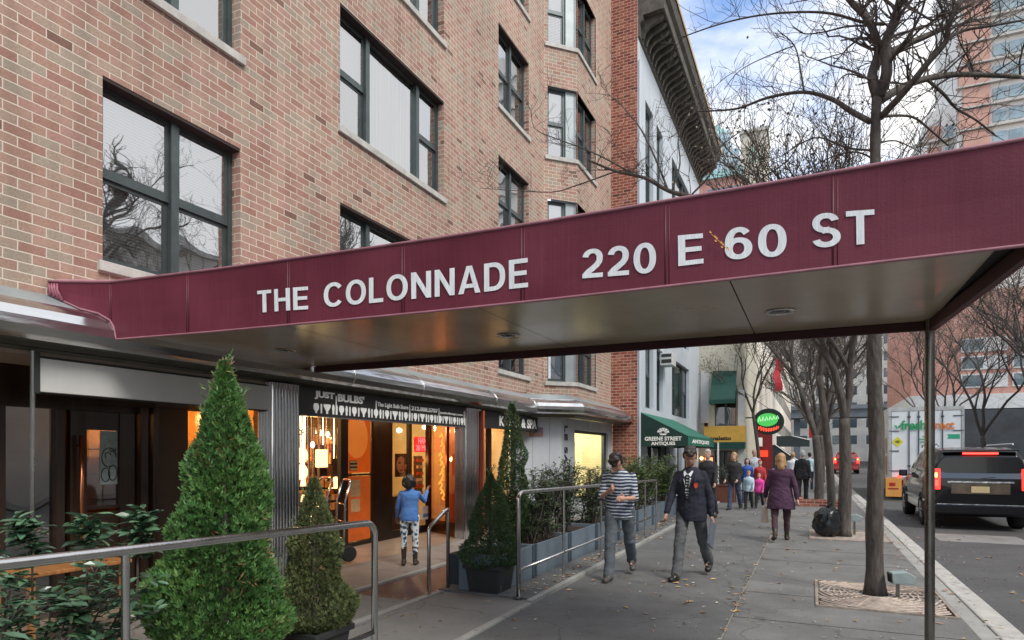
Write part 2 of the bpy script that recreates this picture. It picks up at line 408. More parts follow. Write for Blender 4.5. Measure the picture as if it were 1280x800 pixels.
def mk_ground(name, base, vs, fleck, fcol, bump=.25, stain=.3, rough=.85, sheen=0):
    m,nt,out=newmat(name); p=N(nt,'ShaderNodeBsdfPrincipled'); p.inputs['Roughness'].default_value=rough
    tc=N(nt,'ShaderNodeTexCoord')
    n1=N(nt,'ShaderNodeTexNoise',i_Scale=vs,i_Detail=8.,i_Roughness=.7); L(nt,tc.outputs['Object'],n1.inputs['Vector'])
    cr=N(nt,'ShaderNodeValToRGB'); cr.color_ramp.elements[0].position=.3; cr.color_ramp.elements[1].position=.7
    cr.color_ramp.elements[0].color=c4([x*(1-stain) for x in base]); cr.color_ramp.elements[1].color=c4([x*(1+stain) for x in base]); L(nt,n1.outputs[0],cr.inputs[0])
    n2=N(nt,'ShaderNodeTexNoise',i_Scale=75.,i_Detail=2.); L(nt,tc.outputs['Object'],n2.inputs['Vector'])
    mr=N(nt,'ShaderNodeMapRange'); mr.inputs['From Min'].default_value=.58; mr.inputs['From Max'].default_value=.66; mr.inputs['To Max'].default_value=fleck; L(nt,n2.outputs[0],mr.inputs[0])
    mx=N(nt,'ShaderNodeMix',data_type='RGBA'); L(nt,mr.outputs[0],mx.inputs['Factor']); L(nt,cr.outputs[0],mx.inputs[6]); mx.inputs[7].default_value=c4(fcol)
    n5=N(nt,'ShaderNodeTexVoronoi',i_Scale=1.7); L(nt,tc.outputs['Object'],n5.inputs['Vector'])
    m5=N(nt,'ShaderNodeMapRange'); m5.inputs['From Min'].default_value=.0; m5.inputs['From Max'].default_value=.085; m5.inputs['To Min'].default_value=.45; m5.inputs['To Max'].default_value=0.; L(nt,n5.outputs[0],m5.inputs[0])
    mx2=N(nt,'ShaderNodeMix',data_type='RGBA'); L(nt,m5.outputs[0],mx2.inputs['Factor']); L(nt,mx.outputs[2],mx2.inputs[6]); mx2.inputs[7].default_value=c4([x*.35 for x in base])
    n6=N(nt,'ShaderNodeTexVoronoi',i_Scale=5.3); L(nt,tc.outputs['Object'],n6.inputs['Vector'])
    m6=N(nt,'ShaderNodeMapRange'); m6.inputs['From Min'].default_value=.10; m6.inputs['From Max'].default_value=.14; m6.inputs['To Min'].default_value=.5; m6.inputs['To Max'].default_value=0.; L(nt,n6.outputs[0],m6.inputs[0])
    mx3=N(nt,'ShaderNodeMix',data_type='RGBA'); L(nt,m6.outputs[0],mx3.inputs['Factor']); L(nt,mx2.outputs[2],mx3.inputs[6]); mx3.inputs[7].default_value=c4([x*.4 for x in base])
    n7=N(nt,'ShaderNodeTexVoronoi',feature='DISTANCE_TO_EDGE',i_Scale=.42); n8=N(nt,'ShaderNodeTexNoise',i_Scale=2.2,i_Detail=6.); L(nt,tc.outputs['Object'],n8.inputs['Vector'])
    va=N(nt,'ShaderNodeVectorMath',operation='MULTIPLY_ADD'); L(nt,n8.outputs['Color'],va.inputs[0]); va.inputs[1].default_value=(.7,.7,.0); L(nt,tc.outputs['Object'],va.inputs[2]); L(nt,va.outputs[0],n7.inputs['Vector'])
    m7=N(nt,'ShaderNodeMapRange'); m7.inputs['From Min'].default_value=.0; m7.inputs['From Max'].default_value=.006; m7.inputs['To Min'].default_value=.6; m7.inputs['To Max'].default_value=0.; L(nt,n7.outputs[0],m7.inputs[0])
    mx4=N(nt,'ShaderNodeMix',data_type='RGBA'); L(nt,m7.outputs[0],mx4.inputs['Factor']); L(nt,mx3.outputs[2],mx4.inputs[6]); mx4.inputs[7].default_value=c4([x*.3 for x in base])
    L(nt,mx4.outputs[2],p.inputs['Base Color'])
    b=N(nt,'ShaderNodeBump',i_Strength=bump,i_Distance=.01); L(nt,n2.outputs[0],b.inputs['Height']); L(nt,b.outputs[0],p.inputs['Normal'])
    L(nt,p.outputs[0],out.inputs[0]); MATS[name]=m; return m
WALK=mk_ground('dark_sidewalk',(.118,.120,.118),1.3,.5,(.25,.25,.24),stain=.34,rough=.7)
WALK2=mk_ground('flag_sidewalk',(.150,.150,.144),1.1,.5,(.30,.29,.27),stain=.34,rough=.72)
WALKL=mk_ground('light_concrete',(.30,.30,.28),1.6,.4,(.42,.42,.4),stain=.25)
ENTRY=mk_ground('entry_concrete',(.20,.20,.19),1.2,.4,(.28,.28,.27),stain=.2)
PAVER=mk_ground('shop_paving',(.21,.19,.17),1.5,.4,(.32,.28,.25),stain=.3,rough=.6)
REDCON=mk_ground('red_concrete',(.10,.055,.045),2.,.3,(.2,.12,.1),stain=.35,rough=.45)
ASPH=mk_ground('asphalt',(.075,.076,.076),.9,.55,(.18,.18,.17),stain=.3,rough=.8)
GRAN=mk_ground('granite_curb',(.42,.41,.38),3.,.4,(.6,.58,.55),stain=.25)
JOINT=pm('joint_gap',(.03,.028,.025),.9,var=0)
JOINTL=pm('pale_joint',(.27,.26,.23),.9,var=.35,vs=9)
LEAFD=pm('dry_leaves',(.42,.26,.12),.7,var=.3,vs=2,island=.55)
DUST=pm('pale_litter',(.5,.47,.40),.8,var=.2,island=.3)
ARBOR=pm('arborvitae_foliage',(.10,.215,.05),.55,var=.2,vs=3,island=.5,col2=(.05,.125,.035))
SPRUCE=pm('spruce_foliage',(.14,.165,.06),.6,var=.2,vs=3,island=.5,col2=(.08,.11,.04))
YEW=pm('dark_conifer',(.05,.10,.04),.55,island=.5,col2=(.06,.11,.04))
GLOSSL=pm('glossy_leaf',(.075,.15,.085),.25,var=.2,island=.45,vs=2)
SHRUBL=pm('shrub_leaf',(.05,.085,.035),.35,var=.25,island=.6,vs=2)
HEDGEL=pm('hedge_leaf',(.09,.15,.035),.4,var=.25,island=.5,vs=2)
BARK=pm('bark',(.085,.073,.062),.9,var=.45,vs=14,bump=1.3,bs=26,stretch=(1,1,.28))
TWIG=pm('twig_bark',(.07,.056,.046),.85,var=.2)
SKIN1=pm('skin_tan',(.46,.26,.18),.5,var=.06); SKIN2=pm('skin_brown',(.22,.11,.07),.5,var=.06); SKIN3=pm('skin_fair',(.60,.38,.30),.5,var=.05)
# ------------------------------------------------------------------ ground, street, sidewalk
XC=1.73       # kerb line
def sheet(name,x0,x1,y0,y1,z,m,kind='structure',seg=1):
    mb=MB(); mb.box(x0,x1,y0,y1,z-.06,z); o=mb.build(name,m); o['kind']=kind; return o
g=MB(); g.quad((-400,-300,-.20),(400,-300,-.20),(400,700,-.20),(-400,700,-.20)); tag(g.build('ground',ASPH),kind='structure')
sheet('road',XC+.012,11.2,-12,240,-.125,ASPH)
sheet('far_sidewalk',11.22,15.5,-12,105,.0,WALK2)
# sidewalk: dark left band, flagged right band separated by a joint at X=-.7
sheet('sidewalk',-2.70,-.722,-6,150,0,WALK)
mb=MB(); ys=[-6+1.27*k+.45 for k in range(0,100)]
yy=[y for y in [-6]+[1.62+1.27*k for k in range(-5,100)] if y<128]
yy=sorted(set(yy))
for i in range(len(yy)-1):
    a,b=yy[i]+.007,yy[i+1]-.007
    holes=[(7.5,9.0),(13.3,14.9)]
    mb.box(-.698,1.35,a,b,-.06,-.001+ (0.003*((i*37)%3)))
o=mb.build('sidewalk_flags',WALK2); o['kind']='structure'
o=MB().box(-.722,-.698,-6,128,-.06,-.012).box(-.698,1.35,-6,128,-.07,-.045).build('sidewalk_joint',JOINTL); o['kind']='structure'
o=MB().box(1.352,1.50,-6,128,-.06,-.004).build('kerb_inner_strip',WALKL); o['kind']='structure'
mb=MB(); y=-6
while y<128:
    ln=rnd.uniform(1.4,2.2); mb.box(1.508,XC,y,y+ln-.012,-.2,.008+rnd.uniform(-.003,.003)); y+=ln
o=mb.build('kerb',GRAN,bevel=.02); o['kind']='structure'
# raised planter strip edge
o=MB().box(-2.775,-2.702,6.3,22,-.06,.05).box(-2.775,-2.702,-6,6.298,-.06,.026).build('planter_kerb',WALKL,bevel=.01); o['kind']='structure'
o=MB().box(-3.95,-2.782,6.44,22,-.06,.035).build('planter_strip',WALK); o['kind']='structure'
o=MB().box(-3.95,-2.777,-6,3.80,-.06,.02).build('planting_bed',WALKL); o['kind']='structure'
o=MB().box(-3.87,-2.777,3.802,6.438,-.06,.012).build('entrance_slab',ENTRY); o['kind']='structure'
o=MB().box(-3.97,-3.872,3.802,6.438,-.06,.02).build('entrance_edge',WALKL); o['kind']='structure'
o=MB().box(-4.78,-3.972,5.9,18.7,-.06,.006).build('entry_ramp',REDCON); o['kind']='structure'
o=MB().box(-4.78,-3.972,-6,5.898,-.06,.006).build('entry_walk',ENTRY); o['kind']='structure'
mb=MB(); y=-6
while y<18.7:
    y1=min(y+1.1,18.7); mb.box(-5.86,-4.86,y,y1-.008,-.06,.03); mb.box(-8.5,-5.865,y,y1-.008,-.06,.03); y=y1
o=mb.build('shop_paving',PAVER); o['kind']='structure'
o=MB().box(-4.858,-4.782,-6,18.7,-.06,.034).build('shop_step_edge',WALKL); o['kind']='structure'
# road patch / manhole plate
tag(MB().box(2.35,3.9,15.2,16.6,-.13,-.121).build('road_patch',pm('pale_patch',(.22,.22,.21),.8,var=.2)),kind='structure')
# ------------------------------------------------------------------ fallen leaves: scattered litter
def leaf_litter(name,m,n,fx,size):
    mb=MB()
    for _ in range(n):
        x,y,z=fx(); s=size*rnd.uniform(.5,1.4)*(1+y*.02); a=rnd.uniform(0,6.28); w=s*rnd.uniform(.3,.6)
        c,sn=math.cos(a),math.sin(a); h=rnd.uniform(.002,.02)
        P=lambda u,v,k: (x+c*u-sn*v, y+sn*u+c*v, z+.004+k)
        mb.add([P(-s,0,h*.4),P(-s*.2,-w,h),P(s,0,.001),P(-s*.2,w,h*.7),P(0,0,0)],[(0,1,4),(1,2,4),(2,3,4),(3,0,4)])
    o=mb.build(name,m,uv=False); o['kind']='stuff'; o['category']='leaves'; return o
def fx1():
    r=rnd.random()
    if r<.50: return (rnd.gauss(-.7,.9) if rnd.random()<.4 else rnd.uniform(-2.6,1.45), rnd.uniform(3.5,26), .004)
    if r<.72: return (rnd.uniform(-3.1,-2.8),rnd.uniform(6.6,16),.036)
    if r<.80: return (rnd.gauss(-.71,.03), rnd.uniform(3.5,16),0)
    if r<.9: return (rnd.gauss(1.42,.1),rnd.uniform(5,24),.004)
    return (rnd.uniform(1.8,3.2),rnd.uniform(6,24),-.122)
o=leaf_litter('fallen_leaves',LEAFD,520,fx1,.034); o['label']='small dry brown leaves scattered over the sidewalk and gutter'
o=leaf_litter('paper_litter',DUST,800,fx1,.018); o['label']='pale scraps and leaf bits scattered along the sidewalk joints'
def fx2(): return (rnd.uniform(-4.8,-3.0),rnd.uniform(2.6,8.5),.04)
o=leaf_litter('entry_leaves',LEAFD,70,fx2,.026); o['label']='few dry leaves on the concrete by the entrance'
# ------------------------------------------------------------------ world
w=bpy.data.worlds.new('World'); SC.world=w; w.use_nodes=True
nt=w.node_tree; nt.nodes.clear()
out=N(nt,'ShaderNodeOutputWorld'); bg=N(nt,'ShaderNodeBackground'); bg.inputs[1].default_value=SKYS if 'SKYS' in globals() else .12
sky=N(nt,'ShaderNodeTexSky',sky_type='NISHITA'); sky.sun_disc=False
SUN_EL=math.radians(48); SUN_AZ=math.radians(118)   # azimuth measured clockwise from +Y
sky.sun_elevation=SUN_EL; sky.sun_rotation=SUN_AZ; sky.air_density=1.; sky.dust_density=.6; sky.ozone_density=1.6
tc=N(nt,'ShaderNodeTexCoord'); sx=N(nt,'ShaderNodeSeparateXYZ'); L(nt,tc.outputs['Generated'],sx.inputs[0])
def WM(op,a,b):
    n=N(nt,'ShaderNodeMath',operation=op)
    for i,v in enumerate((a,b)):
        if isinstance(v,(int,float)): n.inputs[i].default_value=v
        else: L(nt,v,n.inputs[i])
    return n.outputs[0]
zz=WM('ADD',WM('MAXIMUM',sx.outputs[2],0.),.22)
cx=N(nt,'ShaderNodeCombineXYZ'); L(nt,WM('DIVIDE',sx.outputs[0],zz),cx.inputs[0]); L(nt,WM('DIVIDE',sx.outputs[1],zz),cx.inputs[1]); cx.inputs[2].default_value=3.7
nz=N(nt,'ShaderNodeTexNoise',i_Scale=1.15,i_Detail=9.,i_Roughness=.58,i_Distortion=.35); L(nt,cx.outputs[0],nz.inputs['Vector'])
cm=N(nt,'ShaderNodeMapRange',interpolation_type='SMOOTHSTEP'); cm.inputs['From Min'].default_value=.43; cm.inputs['From Max'].default_value=.66; L(nt,nz.outputs[0],cm.inputs[0])
hz=N(nt,'ShaderNodeMapRange'); hz.inputs['From Min'].default_value=.10; hz.inputs['From Max'].default_value=.50; hz.inputs['To Min'].default_value=.92; hz.inputs['To Max'].default_value=0.; L(nt,sx.outputs[2],hz.inputs[0])
ex=N(nt,'ShaderNodeMapRange',interpolation_type='SMOOTHSTEP'); ex.inputs['From Min'].default_value=.26; ex.inputs['From Max'].default_value=.52; ex.inputs['To Max'].default_value=.9; L(nt,sx.outputs[0],ex.inputs[0])  # more cloud toward the street side, added out of view to brighten window reflections
hi=N(nt,'ShaderNodeMapRange',interpolation_type='SMOOTHSTEP'); hi.inputs['From Min'].default_value=.62; hi.inputs['From Max'].default_value=.85; hi.inputs['To Max'].default_value=.8; L(nt,sx.outputs[2],hi.inputs[0])  # extra cloud overhead, added out of view to whiten reflections and ambient light
cf=WM('MAXIMUM',WM('MAXIMUM',WM('MAXIMUM',cm.outputs[0],hz.outputs[0]),ex.outputs[0]),hi.outputs[0])
mx=N(nt,'ShaderNodeMix',data_type='RGBA'); L(nt,cf,mx.inputs['Factor'])
sc_=N(nt,'ShaderNodeVectorMath',operation='SCALE'); L(nt,sky.outputs[0],sc_.inputs[0]); sc_.inputs['Scale'].default_value=1.75
tn=N(nt,'ShaderNodeVectorMath',operation='MULTIPLY'); tn.inputs[1].default_value=(.95,1.08,1.22); L(nt,sc_.outputs[0],tn.inputs[0]); L(nt,tn.outputs[0],mx.inputs[6]); mx.inputs[7].default_value=(9.6,9.5,9.3,1)
L(nt,mx.outputs[2],bg.inputs[0]); L(nt,bg.outputs[0],out.inputs[0]); bg.inputs[1].default_value=.09
sd=bpy.data.lights.new('sun','SUN'); sd.energy=1.7; sd.angle=math.radians(22); sd.color=(1,.95,.88)
so=bpy.data.objects.new('sun',sd); COL.objects.link(so)
dv=Vector((math.sin(SUN_AZ)*math.cos(SUN_EL), math.cos(SUN_AZ)*math.cos(SUN_EL), math.sin(SUN_EL)))
so.rotation_euler=dv.to_track_quat('Z','Y').to_euler()
cd=bpy.data.cameras.new('camera'); cam=bpy.data.objects.new('camera',cd); COL.objects.link(cam)
cd.sensor_width=36; cd.sensor_fit='HORIZONTAL'; cd.lens=22.5; cd.shift_y=(567-400)/1280.; cd.clip_end=2000; cd.clip_start=.05
cam.location=(0,0,CAMZ); cam.rotation_euler=(math.radians(90),0,TH); SC.camera=cam
SC.view_settings.view_transform='Standard'; SC.view_settings.look='None'; SC.view_settings.gamma=1; SC.view_settings.exposure=.72
SC.cycles.max_bounces=8; SC.cycles.transparent_max_bounces=16; SC.cycles.sample_clamp_indirect=4; SC.cycles.use_denoising=True
# ------------------------------------------------------------------ apartment building
XF=-6.10
apt=thing('apartment_building','tan and pink brick apartment block with metal framed windows above the shops','building',(XF,8,0))
FM=Fr((XF,0,0),(0,1,0),(1,0,0))
K=range(0,5)
zr=[(3.45+2.86*k,5.22+2.86*k) for k in K]
colA=(3.87,5.49); colB=(7.26,10.13); colC=(12.39,14.03)
ops=[(c[0],c[1],z0,z1) for c in (colA,colB,colC) for z0,z1 in zr]
mb=MB(); FM.wall(mb,-7,14.99,2.86,18,ops)
F1=Fr((XF,14.99,0),(.66,.66,0),(1,-1,0)); F1L=math.hypot(.66,.66)
ops1=[(.10,F1L,z0,z1) for z0,z1 in zr]
F1.wall(mb,0,F1L,2.86,18,[(.10,F1L-.001,z0,z1) for z0,z1 in zr],rev=.02)
F2=Fr((-5.44,15.65,0),(0,1,0),(1,0,0))
F2.wall(mb,0,3.09,2.86,18,[(0.001,1.55,z0,z1) for z0,z1 in zr],rev=.02)
# brick reveal returns at the ends of the wrapped bay opening
for z0,z1 in zr:
    mb.quad(F1.p(.10,0,z0),F1.p(.10,-.2,z0),F1.p(.10,-.2,z1),F1.p(.10,0,z1))
    mb.quad(F2.p(1.55,0,z0),F2.p(1.55,-.2,z0),F2.p(1.55,-.2,z1),F2.p(1.55,0,z1))
mb.quad((XF,-7,18),(XF,14.99,18),(-14,14.99,18),(-14,-7,18)); mb.quad((XF,14.99,18),(-5.44,15.65,18),(-5.44,18.74,18),(-14,18.74,18)); mb.quad((XF,14.99,18),(-14,14.99,18),(-14,18.74,18),(-5.44,18.74,18))
mb.quad((XF,-7,0),(-14,-7,0),(-14,-7,18),(XF,-7,18)); mb.quad((-14,-7,0),(-14,18.74,0),(-14,18.74,18),(-14,-7,18))
mb.build('wall',B_MAIN,apt)
# dark interior floor slabs so that rooms are closed
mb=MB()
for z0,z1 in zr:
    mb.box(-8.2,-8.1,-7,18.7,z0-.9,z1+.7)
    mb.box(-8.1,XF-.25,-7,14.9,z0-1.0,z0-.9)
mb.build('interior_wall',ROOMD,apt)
wr=random.Random(3)
def window(fr,u0,u1,z0,z1,lay,blinds,par=apt,sill=True,setb=.13,name='window',gm=None):
    """lay: list of (width fraction, 'd' double hung or 'p' fixed); blinds: list of drop fractions"""
    m=MB(); D0,D1=-setb-.07,-setb
    fw=.055
    fr.box(m,u0,u1,D0,D1,z0,z0+fw); fr.box(m,u0,u1,D0,D1,z1-fw,z1)
    fr.box(m,u0,u0+fw,D0+.002,D1-.002,z0+fw,z1-fw); fr.box(m,u1-fw,u1,D0+.002,D1-.002,z0+fw,z1-fw)
    W=u1-u0; u=u0; panes=[]
    tot=sum(l[0] for l in lay)
    for i,(f,kd) in enumerate(lay):
        a=u; b=u+W*f/tot; u=b
        if i<len(lay)-1: fr.box(m,b-.045,b+.045,D0+.004,D1+.03,z0+fw*.6,z1-fw*.6)
        a2=a+(fw if i==0 else .045); b2=b-(fw if i==len(lay)-1 else .045)
        if kd=='d':
            zm=z0+(z1-z0)*.5; s=.04
            # upper sash (outer) and lower sash (inner)
            fr.box(m,a2,b2,D0+.036,D1-.012,zm-.025,zm+.03)
            for (q0,q1,dd) in ((zm+.03,z1-fw,.0),(z0+fw,zm-.025,-.028)):
                e0,e1=D0+.036+dd,D1-.012+dd
                fr.box(m,a2,a2+s,e0+.001,e1-.001,q0,q1); fr.box(m,b2-s,b2,e0+.001,e1-.001,q0,q1)
                fr.box(m,a2+s,b2-s,e0+.002,e1-.002,q0,q0+s); fr.box(m,a2+s,b2-s,e0+.002,e1-.002,q1-s,q1)
                panes.append((a2+s,b2-s,q0+s,q1-s,(e0+e1)/2))
        else: panes.append((a2,b2,z0+fw,z1-fw,(D0+D1)/2))
    w=m.build(name,ALU,par)
    for a,b,c,d,dp in panes:
        q=MB(); q.quad(fr.p(a,dp,c),fr.p(b,dp,c),fr.p(b,dp,d),fr.p(a,dp,d)); q.build('glass',gm or GL,w)
    if sill:
        q=MB(); fr.box(q,u0-.05,u1+.05,-.20,.045,z0-.10,z0-.002); q.build('sill',STONE,w,bevel=.006)
    u=u0
    for i,((f,kd),bd) in enumerate(zip(lay,blinds)):
        a=u; b=u+W*f/tot; u=b
        if not bd: continue
        q=MB(); dp=D0-.05; kind=bd[0]; dr=bd[1]
        q.quad(fr.p(a+.03,dp,z1-(z1-z0)*dr),fr.p(b-.03,dp,z1-(z1-z0)*dr),fr.p(b-.03,dp,z1-.02),fr.p(a+.03,dp,z1-.02))
        q.build('blind' if kind=='b' else 'curtain',BLIND if kind=='b' else CURT,w)
    return w
BB=[[('b',.99),('b',.99)],[('b',.5),('b',.5)],[('b',.97),None],[None,('b',.5)],[('c',.99),('b',.6)]]
B3=[[('b',.5),('c',.98),('b',.45)],[('b',.52),('c',.99),('b',.5)],[('b',.5),('b',.98),('b',.4)],[None,('c',.99),('b',.5)],[('b',.5),None,None]]
for k,(z0,z1) in enumerate(zr):
    window(FM,*colA,z0,z1,[(1,'d'),(.92,'d')],BB[[0,2,1,3,4][k]])
    window(FM,*colB,z0,z1,[(.8,'d'),(1.45,'p'),(.75,'d')],B3[k])
    window(FM,*colC,z0,z1,[(1,'d'),(1,'d')],BB[[1,3,1,0,2][k]])
    # wrapped bay: angled sash, corner panel, two sashes along the front
    w=window(F1,.10,.64,z0,z1,[(1,'d')],[('b',.5)],sill=False)
    m=MB(); F1.box(m,.64,F1L-.01,-.12,-.09,z0,z1); F2.box(m,.02,.12,-.12,-.09,z0,z1); m.build('corner_panel',FLASH,apt)
    window(F2,.12,1.55,z0,z1,[(1,'d'),(1,'d')],[('b',.5),None] if k%2 else [None,('b',.5)],sill=False)
    s=MB(); s.prism([(0,0),(F1L+.02,0)],lambda u,v,w:F1.p(u,0,z0),0,1) if 0 else None
    F1.box(s,.02,F1L+.012,-.19,.045,z0-.10,z0-.002); F2.box(s,.005,1.6,-.19,.045,z0-.101,z0-.003); s.build('sill',STONE,apt)
    for c_ in (colA,colB,colC):
        l=MB(); l.box(XF-.20,XF-.005,c_[0]+.002,c_[1]-.002,z1-.035,z1-.003); l.build('lintel',pm('dark_lintel',(.03,.02,.018),.8),apt)  # near-black strip along the head of each opening
# steel lintels over the wrapped bay windows
# ---- ground floor body behind the shops
mb=MB()
mb.box(-8.3,-8.2,-7,6.0,0,2.86)
mb.build('back_wall',pm('umber_wall',(.05,.028,.018),.6,var=.3),apt)
# ceiling of the recess
mb=MB(); mb.box(-9.7,-5.86,-7,13.5,2.44,2.50); mb.box(-9.7,-5.5,13.5,18.7,2.52,2.58); mb.build('recess_ceiling',pm('warm_ceiling',(.34,.27,.21),.5,var=.15,vs=2),apt)
# ---- rounded chrome band over the shops
prof=[(0,3.02),(.26,2.885),(.27,2.875),(.35,2.862),(.42,2.835),(.50,2.78),(.555,2.70),(.56,2.63),(.52,2.565),(.46,2.535),(.43,2.535)]
rib=[(.425,2.52),(.40,2.545),(.385,2.52),(.36,2.545),(.345,2.51),(.32,2.53),(.305,2.50),(.25,2.50),(.24,2.47),(.1,2.47),(0,2.50)]
path=[(XF,-7.0),(XF,13.55),(XF+.80,14.37),(XF+.80,18.72)]
def off_path(pts,d):
    out=[]
    for i,p in enumerate(pts):
        a=Vector(pts[max(i-1,0)]); b=Vector(p); c=Vector(pts[min(i+1,len(pts)-1)])
        n1=((b-a) if i>0 else (c-b)).normalized(); n2=((c-b) if i<len(pts)-1 else (b-a)).normalized()
        m1=Vector((n1.y,-n1.x)); m2=Vector((n2.y,-n2.x)); m=(m1+m2); m=m/ (m.length**2)*2 if m.length>0 else m1
        out.append((b.x+m.x*d, b.y+m.y*d))
    return out
def band(profile,pts,y0=None,y1=None):
    mb=MB(); lines=[off_path(pts,u) for u,z in profile]
    for i in range(len(profile)-1):
        for j in range(len(pts)-1):
            a=lines[i][j]; b=lines[i][j+1]; c=lines[i+1][j+1]; d=lines[i+1][j]
            mb.quad((*a,profile[i][1]),(*b,profile[i][1]),(*c,profile[i+1][1]),(*d,profile[i+1][1]))
    e=[(*lines[i][-1],profile[i][1]) for i in range(len(profile))]; mb.add(e,[tuple(range(len(e)))])
    return mb
# dense path for smoother shading and metal sheet joints
pth=[(XF,-7.0)]+[(XF,y) for y in np.arange(-4,13.4,2.35)]+[(XF,13.55),(XF+.80,14.37),(XF+.80,16.6),(XF+.80,18.72)]
band(prof[1:],pth).build('chrome_band',CHROME,apt,auto=35)
band([(0,3.02),(.26,2.885)],pth).build('flashing',FLASH,apt)
band([(.43,2.535)]+rib,pth).build('band_underside',pm('bronze_ribs',(.13,.125,.10),.35,.8,var=.2,vs=3),apt,auto=30)
mb=MB()
for y in [1.9,6.9,8.6,11.2,13.2]:
    q=[(XF+u+.004,y,z+.003) for u,z in prof[1:]]; mb.tube(q,.009,6)
mb.build('band_seam',STEEL,apt,smooth=True)
mb=MB()
mb.tube([(XF+.60,-7,2.87),(XF+.60,13.3,2.87)],.012,6) if 0 else None
# ---- chrome clad piers between shops
def pier(y0,y1,x0=-6.35,x1=-5.80):
    m=MB(); pts=[]; nf=9
    for i in range(nf):
        a=y0+(y1-y0)*i/nf; b=y0+(y1-y0)*(i+1)/nf
        for t in range(5):
            an=math.pi*t/4; yc=(a+b)/2; r=(b-a)/2; pts.append((x1+.02*math.sin(an)+ (r*.5)*math.sin(an), yc-r*math.cos(an)))
    nfx=8
    side=[]
    for i in range(nfx):
        a=x0+(x1-x0)*i/nfx; b=x0+(x1-x0)*(i+1)/nfx
        for t in range(5):
            an=math.pi*t/4; side.append(((a+b)/2-(b-a)/2*math.cos(an), y0-.03*math.sin(an)-.004))
    poly=side+pts+[(x1,y1),(x0,y1)]
    n=len(poly); m.add([(x,y,.03) for x,y in poly]+[(x,y,2.47) for x,y in poly],[(i,(i+1)%n,n+(i+1)%n,n+i) for i in range(n)])
    return m.build('chrome_pier',FLUTE,apt,auto=50)
pier(5.68,6.12,-5.99); pier(10.40,10.98,-6.02); MB().tube([(-5.83,3.12,.03),(-5.83,3.12,2.47)],.018,8).build('corner_trim',STEEL,apt)
# ---- shop front 1 (left, dark)
XS=-6.62
DARKW=pm('dark_wood',(.032,.017,.011),.3,var=.4,vs=4,stretch=(1,1,.2),coat=.3)
BROWNP=pm('brown_panel',(.055,.034,.022),.55,var=.2,vs=2)
FS=Fr((XS,0,0),(0,1,0),(1,0,0))
m=MB()
FS.box(m,-7,3.9,-.02,.02,2.05,2.44); FS.box(m,3.9,5.68,-.02,.02,2.12,2.44)
FS.box(m,-7,3.2,-.02,.02,.03,2.05); FS.box(m,3.2,3.30,-.03,.05,.03,2.05); 
FS.box(m,3.72,3.80,-.03,.06,.03,2.05); FS.box(m,3.86,4.02,-.03,.04,.03,2.05); FS.box(m,4.36,4.52,-.03,.04,.03,2.05)
FS.box(m,4.02,4.36,-.02,.02,.03,1.02); FS.box(m,4.02,4.36,-.02,.02,1.05,1.09)
FS.box(m,4.02,4.36,-.02,.022,1.86,2.05); FS.box(m,3.9,4.70,-.018,.018,2.05,2.12)
FS.box(m,4.56,4.64,-.03,.09,.03,2.12); FS.box(m,4.70,4.76,-.03,.09,.03,2.12)
m.build('shop_frame',DARKW,apt,bevel=.004)
m=MB(); FS.box(m,4.765,5.20,-.02,.0,.03,2.12); FS.box(m,4.765,5.20,0.002,.03,2.14,2.43); m.build('brown_panel',BROWNP,apt)
q=MB(); q.quad(FS.p(3.30,0,.03),FS.p(3.72,0,.03),FS.p(3.72,0,2.05),FS.p(3.30,0,2.05)); q.quad(FS.p(4.02,0,1.09),FS.p(4.36,0,1.09),FS.p(4.36,0,1.86),FS.p(4.02,0,1.86)); 
q.quad(FS.p(5.20,0,.03),FS.p(5.68,0,.03),FS.p(5.68,0,2.12),FS.p(5.20,0,2.12)); q.build('shop_glass',GLD,apt)
# copper door pull and a pale graffiti tag on the door pane
m=MB(); m.tube([FS.p(3.93,.10,.55),FS.p(3.93,.10,1.80)],.022,10); m.tube([FS.p(3.93,.03,.62),FS.p(3.93,.10,.62)],.012,8); m.tube([FS.p(3.93,.03,1.7),FS.p(3.93,.10,1.7)],.012,8); m.build('door_pull',pm('copper',(.62,.22,.10),.28,1.),apt,smooth=True)
m=MB(); FS.box(m,4.17,4.352,.002,.006,1.30,1.855); m.build('frosted_film',pm('frosted_film',(.30,.38,.36),.5,var=.3,vs=9),apt)
m=MB()
def curl(cu,cz,ru,rz,a0,a1,n=14): return [FS.p(cu+ru*math.cos(a0+(a1-a0)*i/n),.010,cz+rz*math.sin(a0+(a1-a0)*i/n)) for i in range(n+1)]
for c in ((4.26,1.58,.075,.10,0,5.4),(4.225,1.40,.045,.07,1,7),(4.30,1.42,.045,.08,2,7.6),(4.25,1.60,.03,.03,0,4),(4.30,1.66,.03,.02,3,7)): m.tube(curl(*c),.0045,5)
m.build('graffiti_tag',BLACK,apt)
# warm room behind the narrow left window
m=MB(); m.box(-8.2,-8.15,4.8,6.3,.03,2.44); m.box(-8.15,-6.7,6.25,6.32,.03,2.44); m.build('amber_wall',pm('amber_wall',(.62,.30,.08),.7,var=.4,vs=5),apt)
